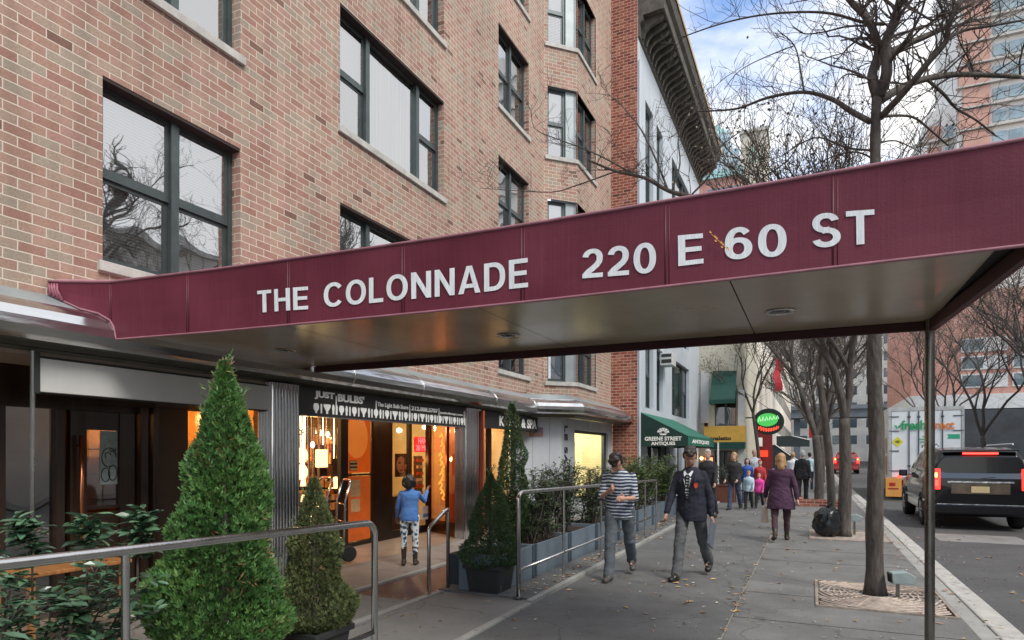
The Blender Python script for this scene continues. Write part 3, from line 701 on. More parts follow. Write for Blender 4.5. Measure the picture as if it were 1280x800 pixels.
# ---- shop front 2 (light bulbs)
XB=-7.10; FB=Fr((XB,0,0),(0,1,0),(1,0,0))
m=MB()
for a,b in ((6.4,6.5),(8.42,8.60),(9.28,9.42),(9.42,9.86),(10.42,10.50),(11.10,11.2)): FB.box(m,a,b,-.03,.05,.03,2.44)
FB.box(m,6.5,8.42,-.025,.045,.03,.12); FB.box(m,6.5,8.42,-.025,.045,2.30,2.44); FB.box(m,8.60,9.28,-.025,.045,2.32,2.44); FB.box(m,8.60,9.28,-.02,.04,.03,.10); FB.box(m,8.60,9.28,-.02,.04,1.24,1.27)
FB.box(m,9.86,10.42,-.025,.045,.03,.18); FB.box(m,10.50,11.1,-.025,.045,.03,.18); FB.box(m,9.86,11.1,-.024,.044,2.3,2.44)
m.build('shop_frame',pm('dark_bronze',(.03,.022,.016),.35,.5,var=.2),apt,bevel=.004)
q=MB()
for a,b,c,d in ((6.5,8.42,.12,2.30),(8.60,9.28,.10,2.32),(9.86,10.42,.18,2.3),(10.5,11.1,.18,2.3)): q.quad(FB.p(a,0,c),FB.p(b,0,c),FB.p(b,0,d),FB.p(a,0,d))
GSH=glass('shop_glass',(.93,.93,.92),.12,.01,.15)
q.build('shop_glass',GSH,apt)
# right return of the recess, angled glass with copper light
RT=Fr((-7.10,11.2,0),(1.20,-.75,0),(-.75,-1.2,0)); RL=math.hypot(1.2,.75)
m=MB(); RT.box(m,0,.05,-.03,.03,.03,2.44); RT.box(m,.78,.84,-.03,.03,.03,2.44); RT.box(m,RL-.04,RL,-.03,.03,.03,2.44); RT.box(m,.05,RL-.04,-.025,.025,.03,.30); RT.box(m,.05,RL-.04,-.025,.025,2.32,2.44); m.build('return_frame',pm('copper_frame',(.32,.12,.06),.3,.9,var=.2),apt)
q=MB(); q.quad(RT.p(.05,0,.3),RT.p(RL-.04,0,.3),RT.p(RL-.04,0,2.32),RT.p(.05,0,2.32)); q.build('return_glass',glass('red_glass',(.85,.5,.35),.16,.03),apt)
# interior of shop 2
m=MB(); m.box(-9.6,-9.55,6.3,9.5,.03,2.44); m.box(-9.55,XB-.05,6.3,6.36,.03,2.44); m.build('amber_wall',pm('yellow_wall',(.55,.28,.07),.7,var=.25,vs=2),apt)
m=MB(); m.box(-9.55,-7.7,9.42,9.5,.03,2.44); m.build('room_divider',pm('orange_wall',(.50,.19,.04),.6,var=.2,vs=2),apt)
m=MB(); m.box(-9.6,-9.55,9.5,13.4,.03,2.44); m.box(-9.55,XB-.05,13.0,13.06,.03,2.44); m.box(-9.55,-6.2,13.06,13.1,.03,2.44); m.build('cream_wall',pm('cream_wall',(.72,.58,.30),.7,var=.12,vs=2),apt)
m=MB(); m.box(-9.6,-5.9,-7,13.5,.031,.036); m.build('shop_floor',pm('tile_floor',(.25,.19,.14),.4,var=.2),apt)
# storefront between the second pier and the salon
m=MB(); 
FQ=Fr((-6.22,0,0),(0,1,0),(1,0,0)); FQ.box(m,10.98,13.55,-.1,-.02,.03,.5); FQ.box(m,10.98,11.05,-.1,0,.5,2.47); FQ.box(m,12.2,12.3,-.1,0,.5,2.47); FQ.box(m,13.48,13.55,-.1,0,.5,2.47); m.build('shop_frame',pm('dark_bronze',(.03,.022,.016)),apt)
q=MB(); q.quad(FQ.p(11.05,-.05,.5),FQ.p(12.2,-.05,.5),FQ.p(12.2,-.05,2.47),FQ.p(11.05,-.05,2.47)); q.quad(FQ.p(12.3,-.05,.5),FQ.p(13.48,-.05,.5),FQ.p(13.48,-.05,2.47),FQ.p(12.3,-.05,2.47)); q.build('shop_glass',GSH,apt)
# ---- salon corner: pale painted panels, angled face then street face
PALE=pm('pale_panel',(.50,.53,.56),.45,var=.10,vs=1.3)
G1=Fr((-6.22,13.55,0),(.82,.82,0),(1,-1,0)); G1L=math.hypot(.82,.82)
m=MB(); G1.wall(m,0,G1L,.03,2.50,[]); 
G2=Fr((-5.40,14.37,0),(0,1,0),(1,0,0)); wy0,wy1,wz0,wz1=.95,3.9,.45,2.22
G2.wall(m,0,4.36,.03,2.50,[(wy0,wy1,wz0,wz1)],rev=.12); m.build('salon_wall',PALE,apt)
m=MB()
for u in (.42,.85): G1.box(m,u-.004,u+.004,0,.003,.05,2.46)
for u in (.45,.93,2.0,3.1,4.0): G2.box(m,u-.004,u+.004,0,.003,2.26,2.48)
m.build('panel_joint',pm('panel_joint',(.2,.22,.24),.6),apt)
m=MB(); G2.box(m,wy0,wy1,-.14,-.06,wz1-.07,wz1); G2.box(m,wy0,wy0+.06,-.14,-.06,wz0,wz1-.07); G2.box(m,wy1-.22,wy1,-.14,-.06,wz0,wz1-.07); G2.box(m,wy0+.06,wy1-.22,-.14,-.06,wz0,wz0+.06); m.build('salon_window_frame',ALUD,apt)
q=MB(); q.quad(G2.p(wy0,-.1,wz0),G2.p(wy1,-.1,wz0),G2.p(wy1,-.1,wz1),G2.p(wy0,-.1,wz1)); q.build('salon_glass',GSH,apt)
m=MB(); m.box(-7.3,-7.25,14.3,18.7,.03,2.52); m.box(-7.25,-5.55,18.60,18.66,.03,2.52); m.build('salon_room_wall',pm('salon_cream',(.85,.80,.55),.6,var=.08),apt)
m=MB(); G2.box(m,1.9,2.05,-1.0,-.9,.3,2.1); G2.box(m,2.05,3.6,-.98,-.92,.3,2.0); m.build('salon_screen',brick('salon_tile',[(0,(.55,.42,.18)),(.5,(.6,.48,.22))],(.75,.66,.4),bw=.3,bh=.15,bump=.1),apt)
m=MB(); G2.box(m,1.0,3.7,-1.5,-.3,2.46,2.50); m.build('ceiling_lamp',glow('salon_light',(1,.93,.62),5.),apt)
m=MB(); fm=lambda z0,z1,uu0,uu1:(lambda u,v,w: G2.p(uu0+(uu1-uu0)*(1-v)*-1+ (uu1-uu0), .004+.008*(w*.5+.5), z1-(z1-z0)*u))
# vertical lettering, reading downwards, letters turned on their side
text(m,'LE SALON',lambda u,v,w: G2.p(.20+.22*v, .004+.008*(w*.5+.5), 2.30-1.75*u),bold=.03,spacing=1.15); m.build('salon_lettering',BLACK,apt)
m=MB(); G1.box(m,.33,.68,.003,.02,2.02,2.24); a=m.build('poster_plate',pm('postcard',(.45,.22,.10),.4,var=.9,vs=6,col2=(.08,.12,.25)),apt)
# ------------------------------------------------------------------ shop signs (things of their own)
FSg=Fr((-5.80,0,0),(0,1,0),(1,0,0))
s=thing('blank_sign','blank grey metal sign panel above the dark left shop','sign',(-5.8,3.1,2.13))
m=MB(); FSg.box(m,3.16,5.66,-.05,0,2.135,2.415); m.build('panel',pm('grey_panel',(.62,.62,.60),.5,.0,var=.12,vs=.9),s,bevel=.004)
m=MB(); FSg.box(m,3.12,3.158,-.06,.01,2.12,2.46); FSg.box(m,3.158,5.68,-.06,-.051,2.12,2.44); m.build('frame',ALUD,s)
s=thing('bulb_shop_sign','black light bulb store sign with white lettering above a row of bulb shapes','sign',(-5.8,6.14,2.11))
m=MB(); FSg.box(m,6.14,10.95,-.05,0,2.11,2.47); m.build('panel',SIGNBLK,s)
m=MB(); FSg.box(m,6.14,10.95,-.052,.012,2.095,2.108); m.build('lower_trim',STEEL,s)
yj=lambda px: atX(px,500,-5.8).y
m=MB()
text(m,'JUST',fmap(FSg,yj(393),yj(418),2.325,2.435,.002),bold=.045); text(m,"BULBS'",fmap(FSg,yj(422),yj(455),2.325,2.435,.002),bold=.045)
text(m,'The Light Bulb Store',fmap(FSg,yj(471.5),yj(510),2.30,2.385,.002),bold=.02); text(m,'212.888.5707',fmap(FSg,yj(514),yj(547),2.315,2.385,.002),bold=.03)
text(m,'justbulbsnyc.com',fmap(FSg,yj(550),yj(578),2.30,2.35,.002),bold=.02)
for px in (420,470,512,548.5,580): y=yj(px); FSg.box(m,y-.01,y+.01,.001,.006,2.145,2.40)
m.build('lettering',WHITE,s)
m=MB(); y=yj(391.5); i=0
shapes=[[(-.3,0),(-.3,.25),(-.9,.6),(-1,1.1),(-.6,1.5),(.6,1.5),(1,1.1),(.9,.6),(.3,.25),(.3,0)],[(-.3,0),(-.35,.5),(-.5,.9),(-.35,1.4),(0,1.6),(.35,1.4),(.5,.9),(.35,.5),(.3,0)],[(-.35,0),(-.35,.4),(-1.3,1.1),(-1.3,1.5),(1.3,1.5),(1.3,1.1),(.35,.4),(.35,0)],[(-.22,0),(-.3,1.4),(0,1.5),(.3,1.4),(.22,0)]]
while y<yj(596):
    sh=shapes[[0,3,2,1,3,0,1,3][i%8]]; sc=.052; wd=max(p[0] for p in sh)*sc
    m.prism([(y+wd+p[0]*sc, 2.145+p[1]*.085) for p in sh],lambda u,v,w:FSg.p(u,w,v),.001,.005); y+=2*wd+.028; i+=1
m.build('bulb_shape',WHITE,s)
s=thing('nail_spa_sign','long black sign box lettered for a nail spa in white','sign',(-5.8,11.1,2.13))
m=MB(); FSg.box(m,11.0,13.86,-.10,0,2.13,2.465); m.build('panel',SIGNBLK,s,bevel=.004)
m=MB(); text(m,'K NAIL & SPA',fmap(FSg,yj(624),yj(670.5),2.19,2.40,.002),bold=.04); m.build('lettering',WHITE,s)
# ------------------------------------------------------------------ entrance canopy
can=thing('entrance_canopy','long maroon vinyl entrance canopy with white lettering over the sidewalk','canopy',(-2,5,2.6))
ZL,ZT,ZS=2.62,3.135,2.685
fpts=[(-6.08,3.38),(-5.61,3.62),(-4.5,3.735),(-3.27,3.815),(-2.4,3.86),(-1.58,3.88),(-.4,3.87),(1.03,3.84)]
def Yf(x):
    for i in range(len(fpts)-1):
        a,b=fpts[i],fpts[i+1]
        if x<=b[0] or i==len(fpts)-2:
            t=(x-a[0])/(b[0]-a[0]); return a[1]+(b[1]-a[1])*t
YB=6.12; XE=.90; XEF=1.03
def fasc(px,py):
    """point of the front fascia seen at a pixel -> (X,z)"""
    r=ray(px,py); y=3.8
    for _ in range(12):
        t=y/r.y; x=r.x*t; y=Yf(x)
    t=y/r.y; return r.x*t, CAMZ+r.z*t
m=MB()
# front fascia as thin solid sheet, slightly scalloped between frame bars
bars=[-6.08,-5.61,-4.74,-3.70,-2.67,-1.74,-.79,.11,1.03]
xs=sorted(set([round(x,3) for x in np.arange(-6.08,1.03,.12)]+bars+[p[0] for p in fpts]))
def sag(x):
    for i in range(len(bars)-1):
        if bars[i]<=x<=bars[i+1]:
            t=(x-bars[i])/(bars[i+1]-bars[i]); return .012*math.sin(math.pi*t)
    return 0
zs=[ZL,ZL+.03,ZL+.12,ZL+.26,ZL+.40,ZT-.03,ZT]
def fz(x,z):   # left end: the cloth is cut round the chrome band
    return z
rows=[]
xs=sorted(set(xs+[-5.66,-5.63,-5.60,-5.575,-5.56,-5.55,-5.545,-5.54,-5.53,-5.7,-5.8,-5.9]))
CP=[(0,3.03),(.26,2.895),(.40,2.855),(.50,2.79),(.540,2.73),(.560,2.66),(.568,2.62),(9,2.62)]
def zlow(x):
    u=x-XF
    for i in range(len(CP)-1):
        if u<=CP[i+1][0]: t=(u-CP[i][0])/(CP[i+1][0]-CP[i][0]); return CP[i][1]+(CP[i+1][1]-CP[i][1])*t
    return ZL
for z in zs:
    k=math.sin(math.pi*(z-ZL)/(ZT-ZL)); f_=(z-ZL)/(ZT-ZL)
    rows.append([(x,Yf(x)+sag(x)*k,zlow(x)+(ZT-zlow(x))*f_) for x in xs])
for i in range(len(zs)-1):
    for j in range(len(xs)-1):
        m.quad(rows[i][j],rows[i][j+1],rows[i+1][j+1],rows[i+1][j])
# inner skin
for j in range(len(xs)-1):
    if xs[j+1]<=-5.53: continue
    m.quad((xs[j],Yf(xs[j])+.02,ZL),(xs[j+1],Yf(xs[j+1])+.02,ZL),(xs[j+1],Yf(xs[j+1])+.02,ZS),(xs[j],Yf(xs[j])+.02,ZS))
    m.quad((xs[j],Yf(xs[j]),ZL),(xs[j+1],Yf(xs[j+1]),ZL),(xs[j+1],Yf(xs[j+1])+.02,ZL),(xs[j],Yf(xs[j])+.02,ZL))
m.build('front_fascia',VINYL,can,smooth=True)
# end fascia (street side) and back fascia
m=MB(); y0=Yf(XEF); m.loft([[(XEF-.02,y0+.001,z),(XEF,y0+.001,z),(XE,YB,z),(XE-.02,YB,z)] for z in (ZL-.02,ZT)]); m.build('end_fascia',VINYL,can,bevel=.004)
m=MB(); m.box(-5.50,XE-.021,YB-.02,YB,ZL,ZT); m.build('back_fascia',VINYL,can)
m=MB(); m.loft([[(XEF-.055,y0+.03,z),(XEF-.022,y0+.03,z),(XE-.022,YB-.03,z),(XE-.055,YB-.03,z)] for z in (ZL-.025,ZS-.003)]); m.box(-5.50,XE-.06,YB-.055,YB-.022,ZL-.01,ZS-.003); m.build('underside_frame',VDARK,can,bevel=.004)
# top sheet: slopes up a little from the edge piping, its highlight painted pale
m=MB(); ch=.035
for j in range(len(xs)-1):
    a,b=xs[j],xs[j+1]; ya,yb=Yf(a),Yf(b)
    m.quad((a,ya,ZT),(b,yb,ZT),(b,yb+.06,ZT+ch),(a,ya+.06,ZT+ch))
    m.quad((a,ya+.06,ZT+ch),(b,yb+.06,ZT+ch),(b,YB-.06,ZT+ch),(a,YB-.06,ZT+ch)); m.quad((a,YB-.06,ZT+ch),(b,YB-.06,ZT+ch),(b,YB,ZT),(a,YB,ZT))
m.quad((XEF,Yf(XEF),ZT),(XE,YB,ZT),(XE,YB-.06,ZT+ch),(XEF,Yf(XEF)+.06,ZT+ch))
m.build('top_sheet',VTOP,can)
# piping along the edges, seams at frame bars
m=MB(); m.tube([(x,Yf(x)-.001,ZT+.002) for x in xs],.011,8); m.tube([(x,Yf(x)-.001,zlow(x)+.004) for x in xs],.009,8); m.build('piping',pm('rose_piping',(.30,.13,.16),.5,var=.2,vs=6),can,smooth=True)
for x in bars[1:-1]:
    m=MB(); y=Yf(x); ZB_=zlow(x+.03); m.tube([(x,y+.002+sag(x),ZB_+.01),(x,y+.002,ZT-.01)],.0062,6); m.tube([(x+.022,y+.001,ZB_+.01),(x+.022,y+.001,ZT-.01)],.0035,5); m.build('seam',pm('seam_cloth',(.10,.018,.03),.5,var=.1),can,smooth=True)
# folded cloth at the wall end
m=MB()
for i in range(4): m.tube([(-6.07+.022*i,Yf(-6.07+.022*i)-.008,ZT-.02),(-6.06+.02*i,Yf(-6.06+.02*i)-.014,zlow(-6.06+.02*i)+.08),(-6.05+.03*i,Yf(-6.05+.03*i)-.012,zlow(-6.05+.03*i)+.01)],[.008,.012,.014],8)
m.build('gathered_fold',pm('rose_fold',(.30,.10,.14),.5,var=.3,vs=20),can,smooth=True)
# soffit panels
sx_=[-5.6,-3.97,-2.2,-.45,XE-.02]
for i in range(4):
    m=MB(); n=6; a,b=sx_[i]+.004,sx_[i+1]-.004
    xx=[a+(b-a)*k/n for k in range(n+1)]
    for k in range(n):
        m.quad((xx[k],Yf(xx[k])+.022,ZS+.0),(xx[k],YB-.056,ZS),(xx[k+1],YB-.056,ZS),(xx[k+1],Yf(xx[k+1])+.022,ZS))
    m.build('soffit_panel',SOFFIT,can)
m=MB(); m.quad((-5.6,3.9,ZS+.02),(-5.6,YB-.03,ZS+.02),(XE-.03,YB-.03,ZS+.02),(XEF-.03,3.9,ZS+.02)); m.build('soffit_backing',JOINT,can)
for (px,py) in ((975,389),(635,419),(357,437.5)):
    r=ray(px,py); t=(ZS-CAMZ)/r.z; c=(r.x*t,r.y*t,ZS)
    m=MB(); m.lathe([(.105,0),(.11,-.006),(.098,-.012),(.078,-.010),(.072,.0)],28,c); d=m.build('downlight',STEEL,can,auto=30)
    m=MB(); m.lathe([(.070,-.004),(.045,-.003),(.03,-.012),(.001,-.014)],24,c); m.build('lens',pm('lamp_recess',(.10,.09,.08),.25,.5),d,smooth=True)
# lettering on the fascia
def fword(s,p_tl,p_bl,p_tr,p_br,bold=.03):
    TL,BL,TR,BR=[fasc(*p) for p in (p_tl,p_bl,p_tr,p_br)]
    m=MB()
    def mp(u,v,w):
        x=(BL[0]*(1-u)+BR[0]*u)*(1-v)+(TL[0]*(1-u)+TR[0]*u)*v; z=(BL[1]*(1-u)+BR[1]*u)*(1-v)+(TL[1]*(1-u)+TR[1]*u)*v
        k=math.sin(math.pi*(z-ZL)/(ZT-ZL))
        return Vector((x,Yf(x)+sag(x)*k-.0062-.0003*w,z))
    Q=[]; pen=0
    for ch_ in s:
        g_,w_=glyph(ch_); Q+= [[(x+pen,y,k_) for x,y,k_ in q_] for q_ in g_]; pen+=w_+.13
    tot=pen-.13
    for q_ in Q: m.add([mp(x/tot,y,k_) for x,y,k_ in q_],[tuple(range(len(q_)))])
    return m
def glyph(c):
    '''grotesque capital built from bars and bowls; returns quads and advance width'''
    Q=[]; S=.185; T=.155; k=[0]
    def box(x0,x1,y0,y1): Q.append([(x0,y0,k[0]),(x1,y0,k[0]),(x1,y1,k[0]),(x0,y1,k[0])]); k[0]+=1
    def poly(*p): Q.append([(x,y,k[0]) for x,y in p]); k[0]+=1
    def se(a,rx,ry,e=2.35): c_,s_=math.cos(a),math.sin(a); return rx*math.copysign(abs(c_)**(2/e),c_), ry*math.copysign(abs(s_)**(2/e),s_)
    def ring(cx,cy,rx,ry,a0,a1,s_=S,t_=T,n=26,e=2.35):
        for i in range(n):
            p=[]
            for a,o in ((a0+(a1-a0)*i/n,1),(a0+(a1-a0)*(i+1)/n,1),(a0+(a1-a0)*(i+1)/n,0),(a0+(a1-a0)*i/n,0)):
                a=math.radians(a); x,y=se(a,rx if o else rx-s_,ry if o else ry-t_,e); p.append((cx+x,cy+y,k[0]))
            Q.append(p)
        k[0]+=1
    def rib(pts,w=S):
        for i in range(len(pts)-1):
            def nrm(j):
                a=Vector(pts[max(j-1,0)]); b=Vector(pts[min(j+1,len(pts)-1)]); d=(b-a).normalized(); return Vector((-d.y,d.x))*w/2
            a,b=Vector(pts[i]),Vector(pts[i+1]); na,nb_=nrm(i),nrm(i+1); Q.append([(*(a+na),k[0]),(*(b+nb_),k[0]),(*(b-nb_),k[0]),(*(a-na),k[0])])
        k[0]+=1
    W=.7
    if c=='T': W=.66; box(0,W,1-T,1); box(W/2-S/2,W/2+S/2,0,1-T)
    if c=='H': W=.72; box(0,S,0,1); box(W-S,W,0,1); box(S,W-S,.43,.43+T)
    if c=='E': W=.64; box(0,S,0,1); box(S,W,0,T); box(S,W,1-T,1); box(S,W-.04,.43,.43+T)
    if c=='L': W=.58; box(0,S,0,1); box(S,W,0,T)
    if c=='N': W=.74; box(0,S,0,1); box(W-S,W,0,1); poly((S,1),(S,.66),(W-S,0),(W-S,.34))
    if c=='A': W=.80; poly((0,0),(.19,0),(W/2,.80),(W/2,1),(.30,1)); poly((W,0),(W/2+.10,1),(W/2,1),(W/2,.80),(W-.19,0)); box(.22,W-.22,.20,.20+T*.95)
    if c=='D': W=.74; box(0,S,0,1); ring(.30,.5,.44,.5,-90,90,s_=S,t_=T); box(S,.30,0,T); box(S,.30,1-T,1)
    if c in 'O': W=.84; ring(.42,.5,.42,.5,0,360,n=48,e=2.15)
    if c=='0': W=.64; ring(.32,.5,.32,.5,0,360,n=44,e=2.2)
    if c=='C': W=.80; ring(.42,.5,.42,.5,38,322,n=44,e=2.15)
    if c=='6': W=.64; ring(.32,.34,.32,.34,0,360,n=36,e=2.2); ring(.33,.5,.33,.5,42,196,n=28,e=2.2)
    if c=='S': W=.70; ring(.345,.715,.325,.285,14,300,n=34,e=2.1); ring(.355,.285,.345,.285,-166,118,n=34,e=2.1)
    if c=='2':
        W=.64; ring(.325,.69,.31,.31,-18,172,n=26,e=2.1)
        rib([(.545,.66),(.53,.56),(.46,.44),(.33,.32),(.21,.22),(.14,.14),(.11,.06)],S); box(.02,W,0,T)
    return Q,W
LET=pm('worn_white_letter',(.72,.76,.76),.55,var=.14,vs=30,stretch=(4,1,.3))
for s,q in (('THE',((321,363.5),(322,391),(385,358),(385.5,386.5))),('COLONNADE',((404,354),(404.5,384.5),(660,322.5),(660.5,359))),
    ('220',((727,312),(727,348),(820,302),(820.5,341))),('E',((847.5,294.5),(848,333),(878.5,291.5),(879.5,329))),('60',((906,285),(906,325),(983,278),(983.5,320))),('ST',((1014,268),(1015,311),(1093,261.5),(1093.5,304))) ):
    fword(s,*q,bold=.042).build('lettering',LET,can)
# dry leaf spray stuck on the cloth
m=MB(); X0,Z0=fasc(889,293)
for i in range(8):
    x,z=fasc(890+i*2.6+((i*5)%3-1)*1.5,294+i*2.5+((i*7)%3-1)*3); y=Yf(x)-.016; s=.008+.004*((i*3)%3)
    m.add([(x-s,y,z+.004),(x,y-.006,z-.008),(x+s,y,z-.004),(x,y-.003,z+.010)],[(0,1,2,3)])
m.tube([(X0,Yf(X0)-.014,Z0),(fasc(912,314)[0],Yf(X0)-.014,fasc(912,314)[1])],.0018,5)
lf=m.build('leaf_sprig',pm('ochre_leaf',(.62,.32,.08),.6,var=.3)); tag(lf,'dry ochre leaf sprig caught on the canopy front between E and 60','leaf')
# posts
def cpost(x,y):
    m=MB(); m.lathe([(.10,0.0),(.10,.012),(.05,.02),(.036,.03),(.036,ZS-.03),(.036,ZS-.002)],18,(x,y,0)); return m.build('post',POSTM,can,auto=40)
cpost(.86,6.02); cpost(.988,3.90)
# metal finial box at the wall side where the canopy meets the chrome
# ------------------------------------------------------------------ neighbour with bracketed cornice
YN0,YN1,XN=18.74,30.4,-4.64
nb=thing('cornice_building','narrow pale building with dark bracketed cornice and red brick side pier','building',(-8,24,0))
PAINTW=pm('pale_blue_paint',(.50,.55,.60),.6,var=.08,vs=1.2,bump=.05)
CORN=pm('dark_cornice',(.085,.075,.06),.7,var=.4,vs=5)
FN=Fr((XN,YN0,0),(0,1,0),(1,0,0))
m=MB(); m.quad((-5.44,YN0,0),(XN,YN0,0),(XN,YN0,17),(-5.44,YN0,17)); m.quad((-9,YN0,14),(-5.44,YN0,14),(-5.44,YN0,17),(-9,YN0,17)); m.quad((XN,YN0,13.9),(XN,YN0+.02,13.9),(XN,YN0+.02,17),(XN,YN0,17)) 
m.box(-9,XN-.01,YN0+.002,YN0+.35,16.7,17.0)
m.build('brick_pier',B_RED,nb)
nops=[(1.3,3.2,.9,0)]
wy=[(1.25,2.05),(2.55,3.3),(4.9,8.2)]
opn=[]
for z0,z1 in ((3.05,5.15),(5.9,8.6),(9.3,12.6)):
    for a,b in ((1.0,2.1),(2.6,3.6),(5.2,8.9)): opn.append((a,b,z0,z1))
opn+= [(1.2,4.8,.5,2.5),(6.2,7.2,.1,2.4),(7.8,11,.6,2.4)]
m=MB(); FN.wall(m,0,YN1-YN0,0,14.6,opn,rev=.3); m.quad((XN,YN1,0),(-12,YN1,0),(-12,YN1,14.6),(XN,YN1,14.6)); m.quad((XN,YN0,14.6),(XN,YN1,14.6),(-12,YN1,14.6),(-12,YN0,14.6)); m.build('wall',PAINTW,nb)
m=MB(); m.box(-6.5,-6.4,YN0,YN1,0,14); m.build('interior_wall',ROOMD,nb)
for a,b,z0,z1 in opn:
    n=[(1,'d')] if b-a<1.5 else [(1,'d'),(1.6,'p'),(1,'d')]
    window(FN,a,b,z0,z1,n,[('c',.9)]*len(n) if rnd.random()<.4 else [None]*len(n),par=nb,sill=False,setb=.12,gm=GLD)
# cornice: bed mould, brackets, corona
m=MB()
cp=[(0,13.950),(.06,14.000),(.06,14.350),(.16,14.450),(.16,14.580),(.72,14.620),(.74,14.600),(.78,14.620),(.80,14.880),(.90,14.960),(.98,15.200),(1.0,15.320),(.0,15.550)]
for i in range(len(cp)-1):
    a,b=cp[i],cp[i+1]; m.quad(FN.p(.03,a[0],a[1]),FN.p(YN1-YN0,a[0],a[1]),FN.p(YN1-YN0,b[0],b[1]),FN.p(.03,b[0],b[1]))
m.add([FN.p(.03,u,z) for u,z in cp],[tuple(range(len(cp)))]); m.add([FN.p(YN1-YN0,u,z) for u,z in cp],[tuple(range(len(cp)))])
co=m.build('cornice',CORN,nb)
for i in range(30):
    u=.25+i*.385; m=MB(); 
    bp=[(.02,14.020),(.12,14.050),(.17,14.220),(.30,14.340),(.62,14.460),(.70,14.550),(.70,14.615),(.02,14.615)]
    m.prism(bp,lambda a,b,w:FN.p(u+w,a,b),0,.13); m.build('bracket',CORN,co)
m=MB(); m.box(XN+1.0,XN+1.01,YN0,YN1,15.2,15.34); m.build('gutter_edge',pm('ochre_edge',(.45,.30,.12),.6),co)
# drain pipe + entry awning
m=MB(); m.tube([(XN+.05,YN0+.06,0),(XN+.05,YN0+.06,13.3)],.035,8); m.build('corner_trim',PAINTW,nb)
ac=thing('air_conditioner','white window air conditioner over a tall second floor window','air conditioner',(XN,21,5))
p=atX(825,461,XN); m=MB(); m.box(XN,XN+.42,p.y,p.y+.62,4.62,5.04); m.build('case',pm('ac_white',(.55,.56,.55),.5,var=.08),ac,bevel=.01)
m=MB(); m.box(XN+.05,XN+.38,p.y-.008,p.y,4.90,5.0); m.box(XN+.05,XN+.38,p.y-.008,p.y,4.70,4.82); m.build('grille',ROOMD,ac)
# green awning with side lettering
GRN=pm('green_canvas',(.010,.13,.085),.6,var=.15,vs=4); GRD=pm('dark_green_canvas',(.006,.035,.028),.7,var=.2,vs=4)
aw=thing('green_awning','long green shop awning with white lettering on its side panel','awning',(XN,20,2))
y0,y1=YN0+.12,YN0+5.5; zt,zb,zf=2.86,1.83,2.12; xo=-3.20
m=MB(); m.quad((XN,y0,zt),(xo,y0,zf),(xo,y1,zf),(XN,y1,zt)); m.quad((XN,y0,zt+.012),(xo,y0,zf+.012),(xo,y1,zf+.012),(XN,y1,zt+.012)); m.build('slope',GRN,aw)
m=MB(); m.add([(XN,y0,zt),(xo,y0,zf),(xo,y0,zb),(XN,y0,zb)],[(0,1,2,3)]); m.build('side_panel',GRD,aw); m=MB(); m.add([(XN,y1,zt),(xo,y1,zf),(xo,y1,zb),(XN,y1,zb)],[(0,1,2,3)]); m.build('side_panel',GRD,aw)
m=MB(); m.box(xo-.004,xo+.004,y0,y1,zb+.02,zf); m.build('valance',GRN,aw)
FA=Fr((XN,y0,0),(1,0,0),(0,-1,0))
m=MB(); q=lambda px,py:(atY(px,py,y0).x-XN, atY(px,py,y0).z)
a=q(806,551); b=q(852,545); text(m,'GREENE STREET',fmap(FA,a[0],b[0],atY(806,551,y0).z,atY(806,546,y0).z,.004),bold=.03)
a=q(814,557); b=q(844,552); m.build('lettering',WHITE,aw); m=MB(); text(m,'ANTIQUES',fmap(FA,a[0],b[0],atY(806,557.3,y0).z,atY(806,552.3,y0).z,.004),bold=.03)
m.build('lettering',WHITE,aw)
m=MB(); c=q(829,541); cxx,cz=c[0],c[1]
for k in range(5):
    an=math.pi*(k+.0)/5; an2=math.pi*(k+.8)/5; m.prism([(cxx+.05*math.cos(an),cz+.05*math.sin(an)),(cxx+.18*math.cos(an),cz+.15*math.sin(an)),(cxx+.18*math.cos(an2),cz+.15*math.sin(an2)),(cxx+.05*math.cos(an2),cz+.05*math.sin(an2))],lambda u,v,w:FA.p(u,w,v),.004,.012)
m.prism([(cxx-.12,cz-.02),(cxx-.07,cz-.07),(cxx+.07,cz-.07),(cxx+.12,cz-.02)],lambda u,v,w:FA.p(u,w,v),.004,.012)
m.build('fan_emblem',WHITE,aw)
m=MB(); FV=Fr((xo+.004,0,0),(0,1,0),(1,0,0)); text(m,'ANTIQUES',fmap(FV,y0+.7,y0+4.2,zb+.08,zf-.07,.002),bold=.03); m.build('lettering',WHITE,aw)
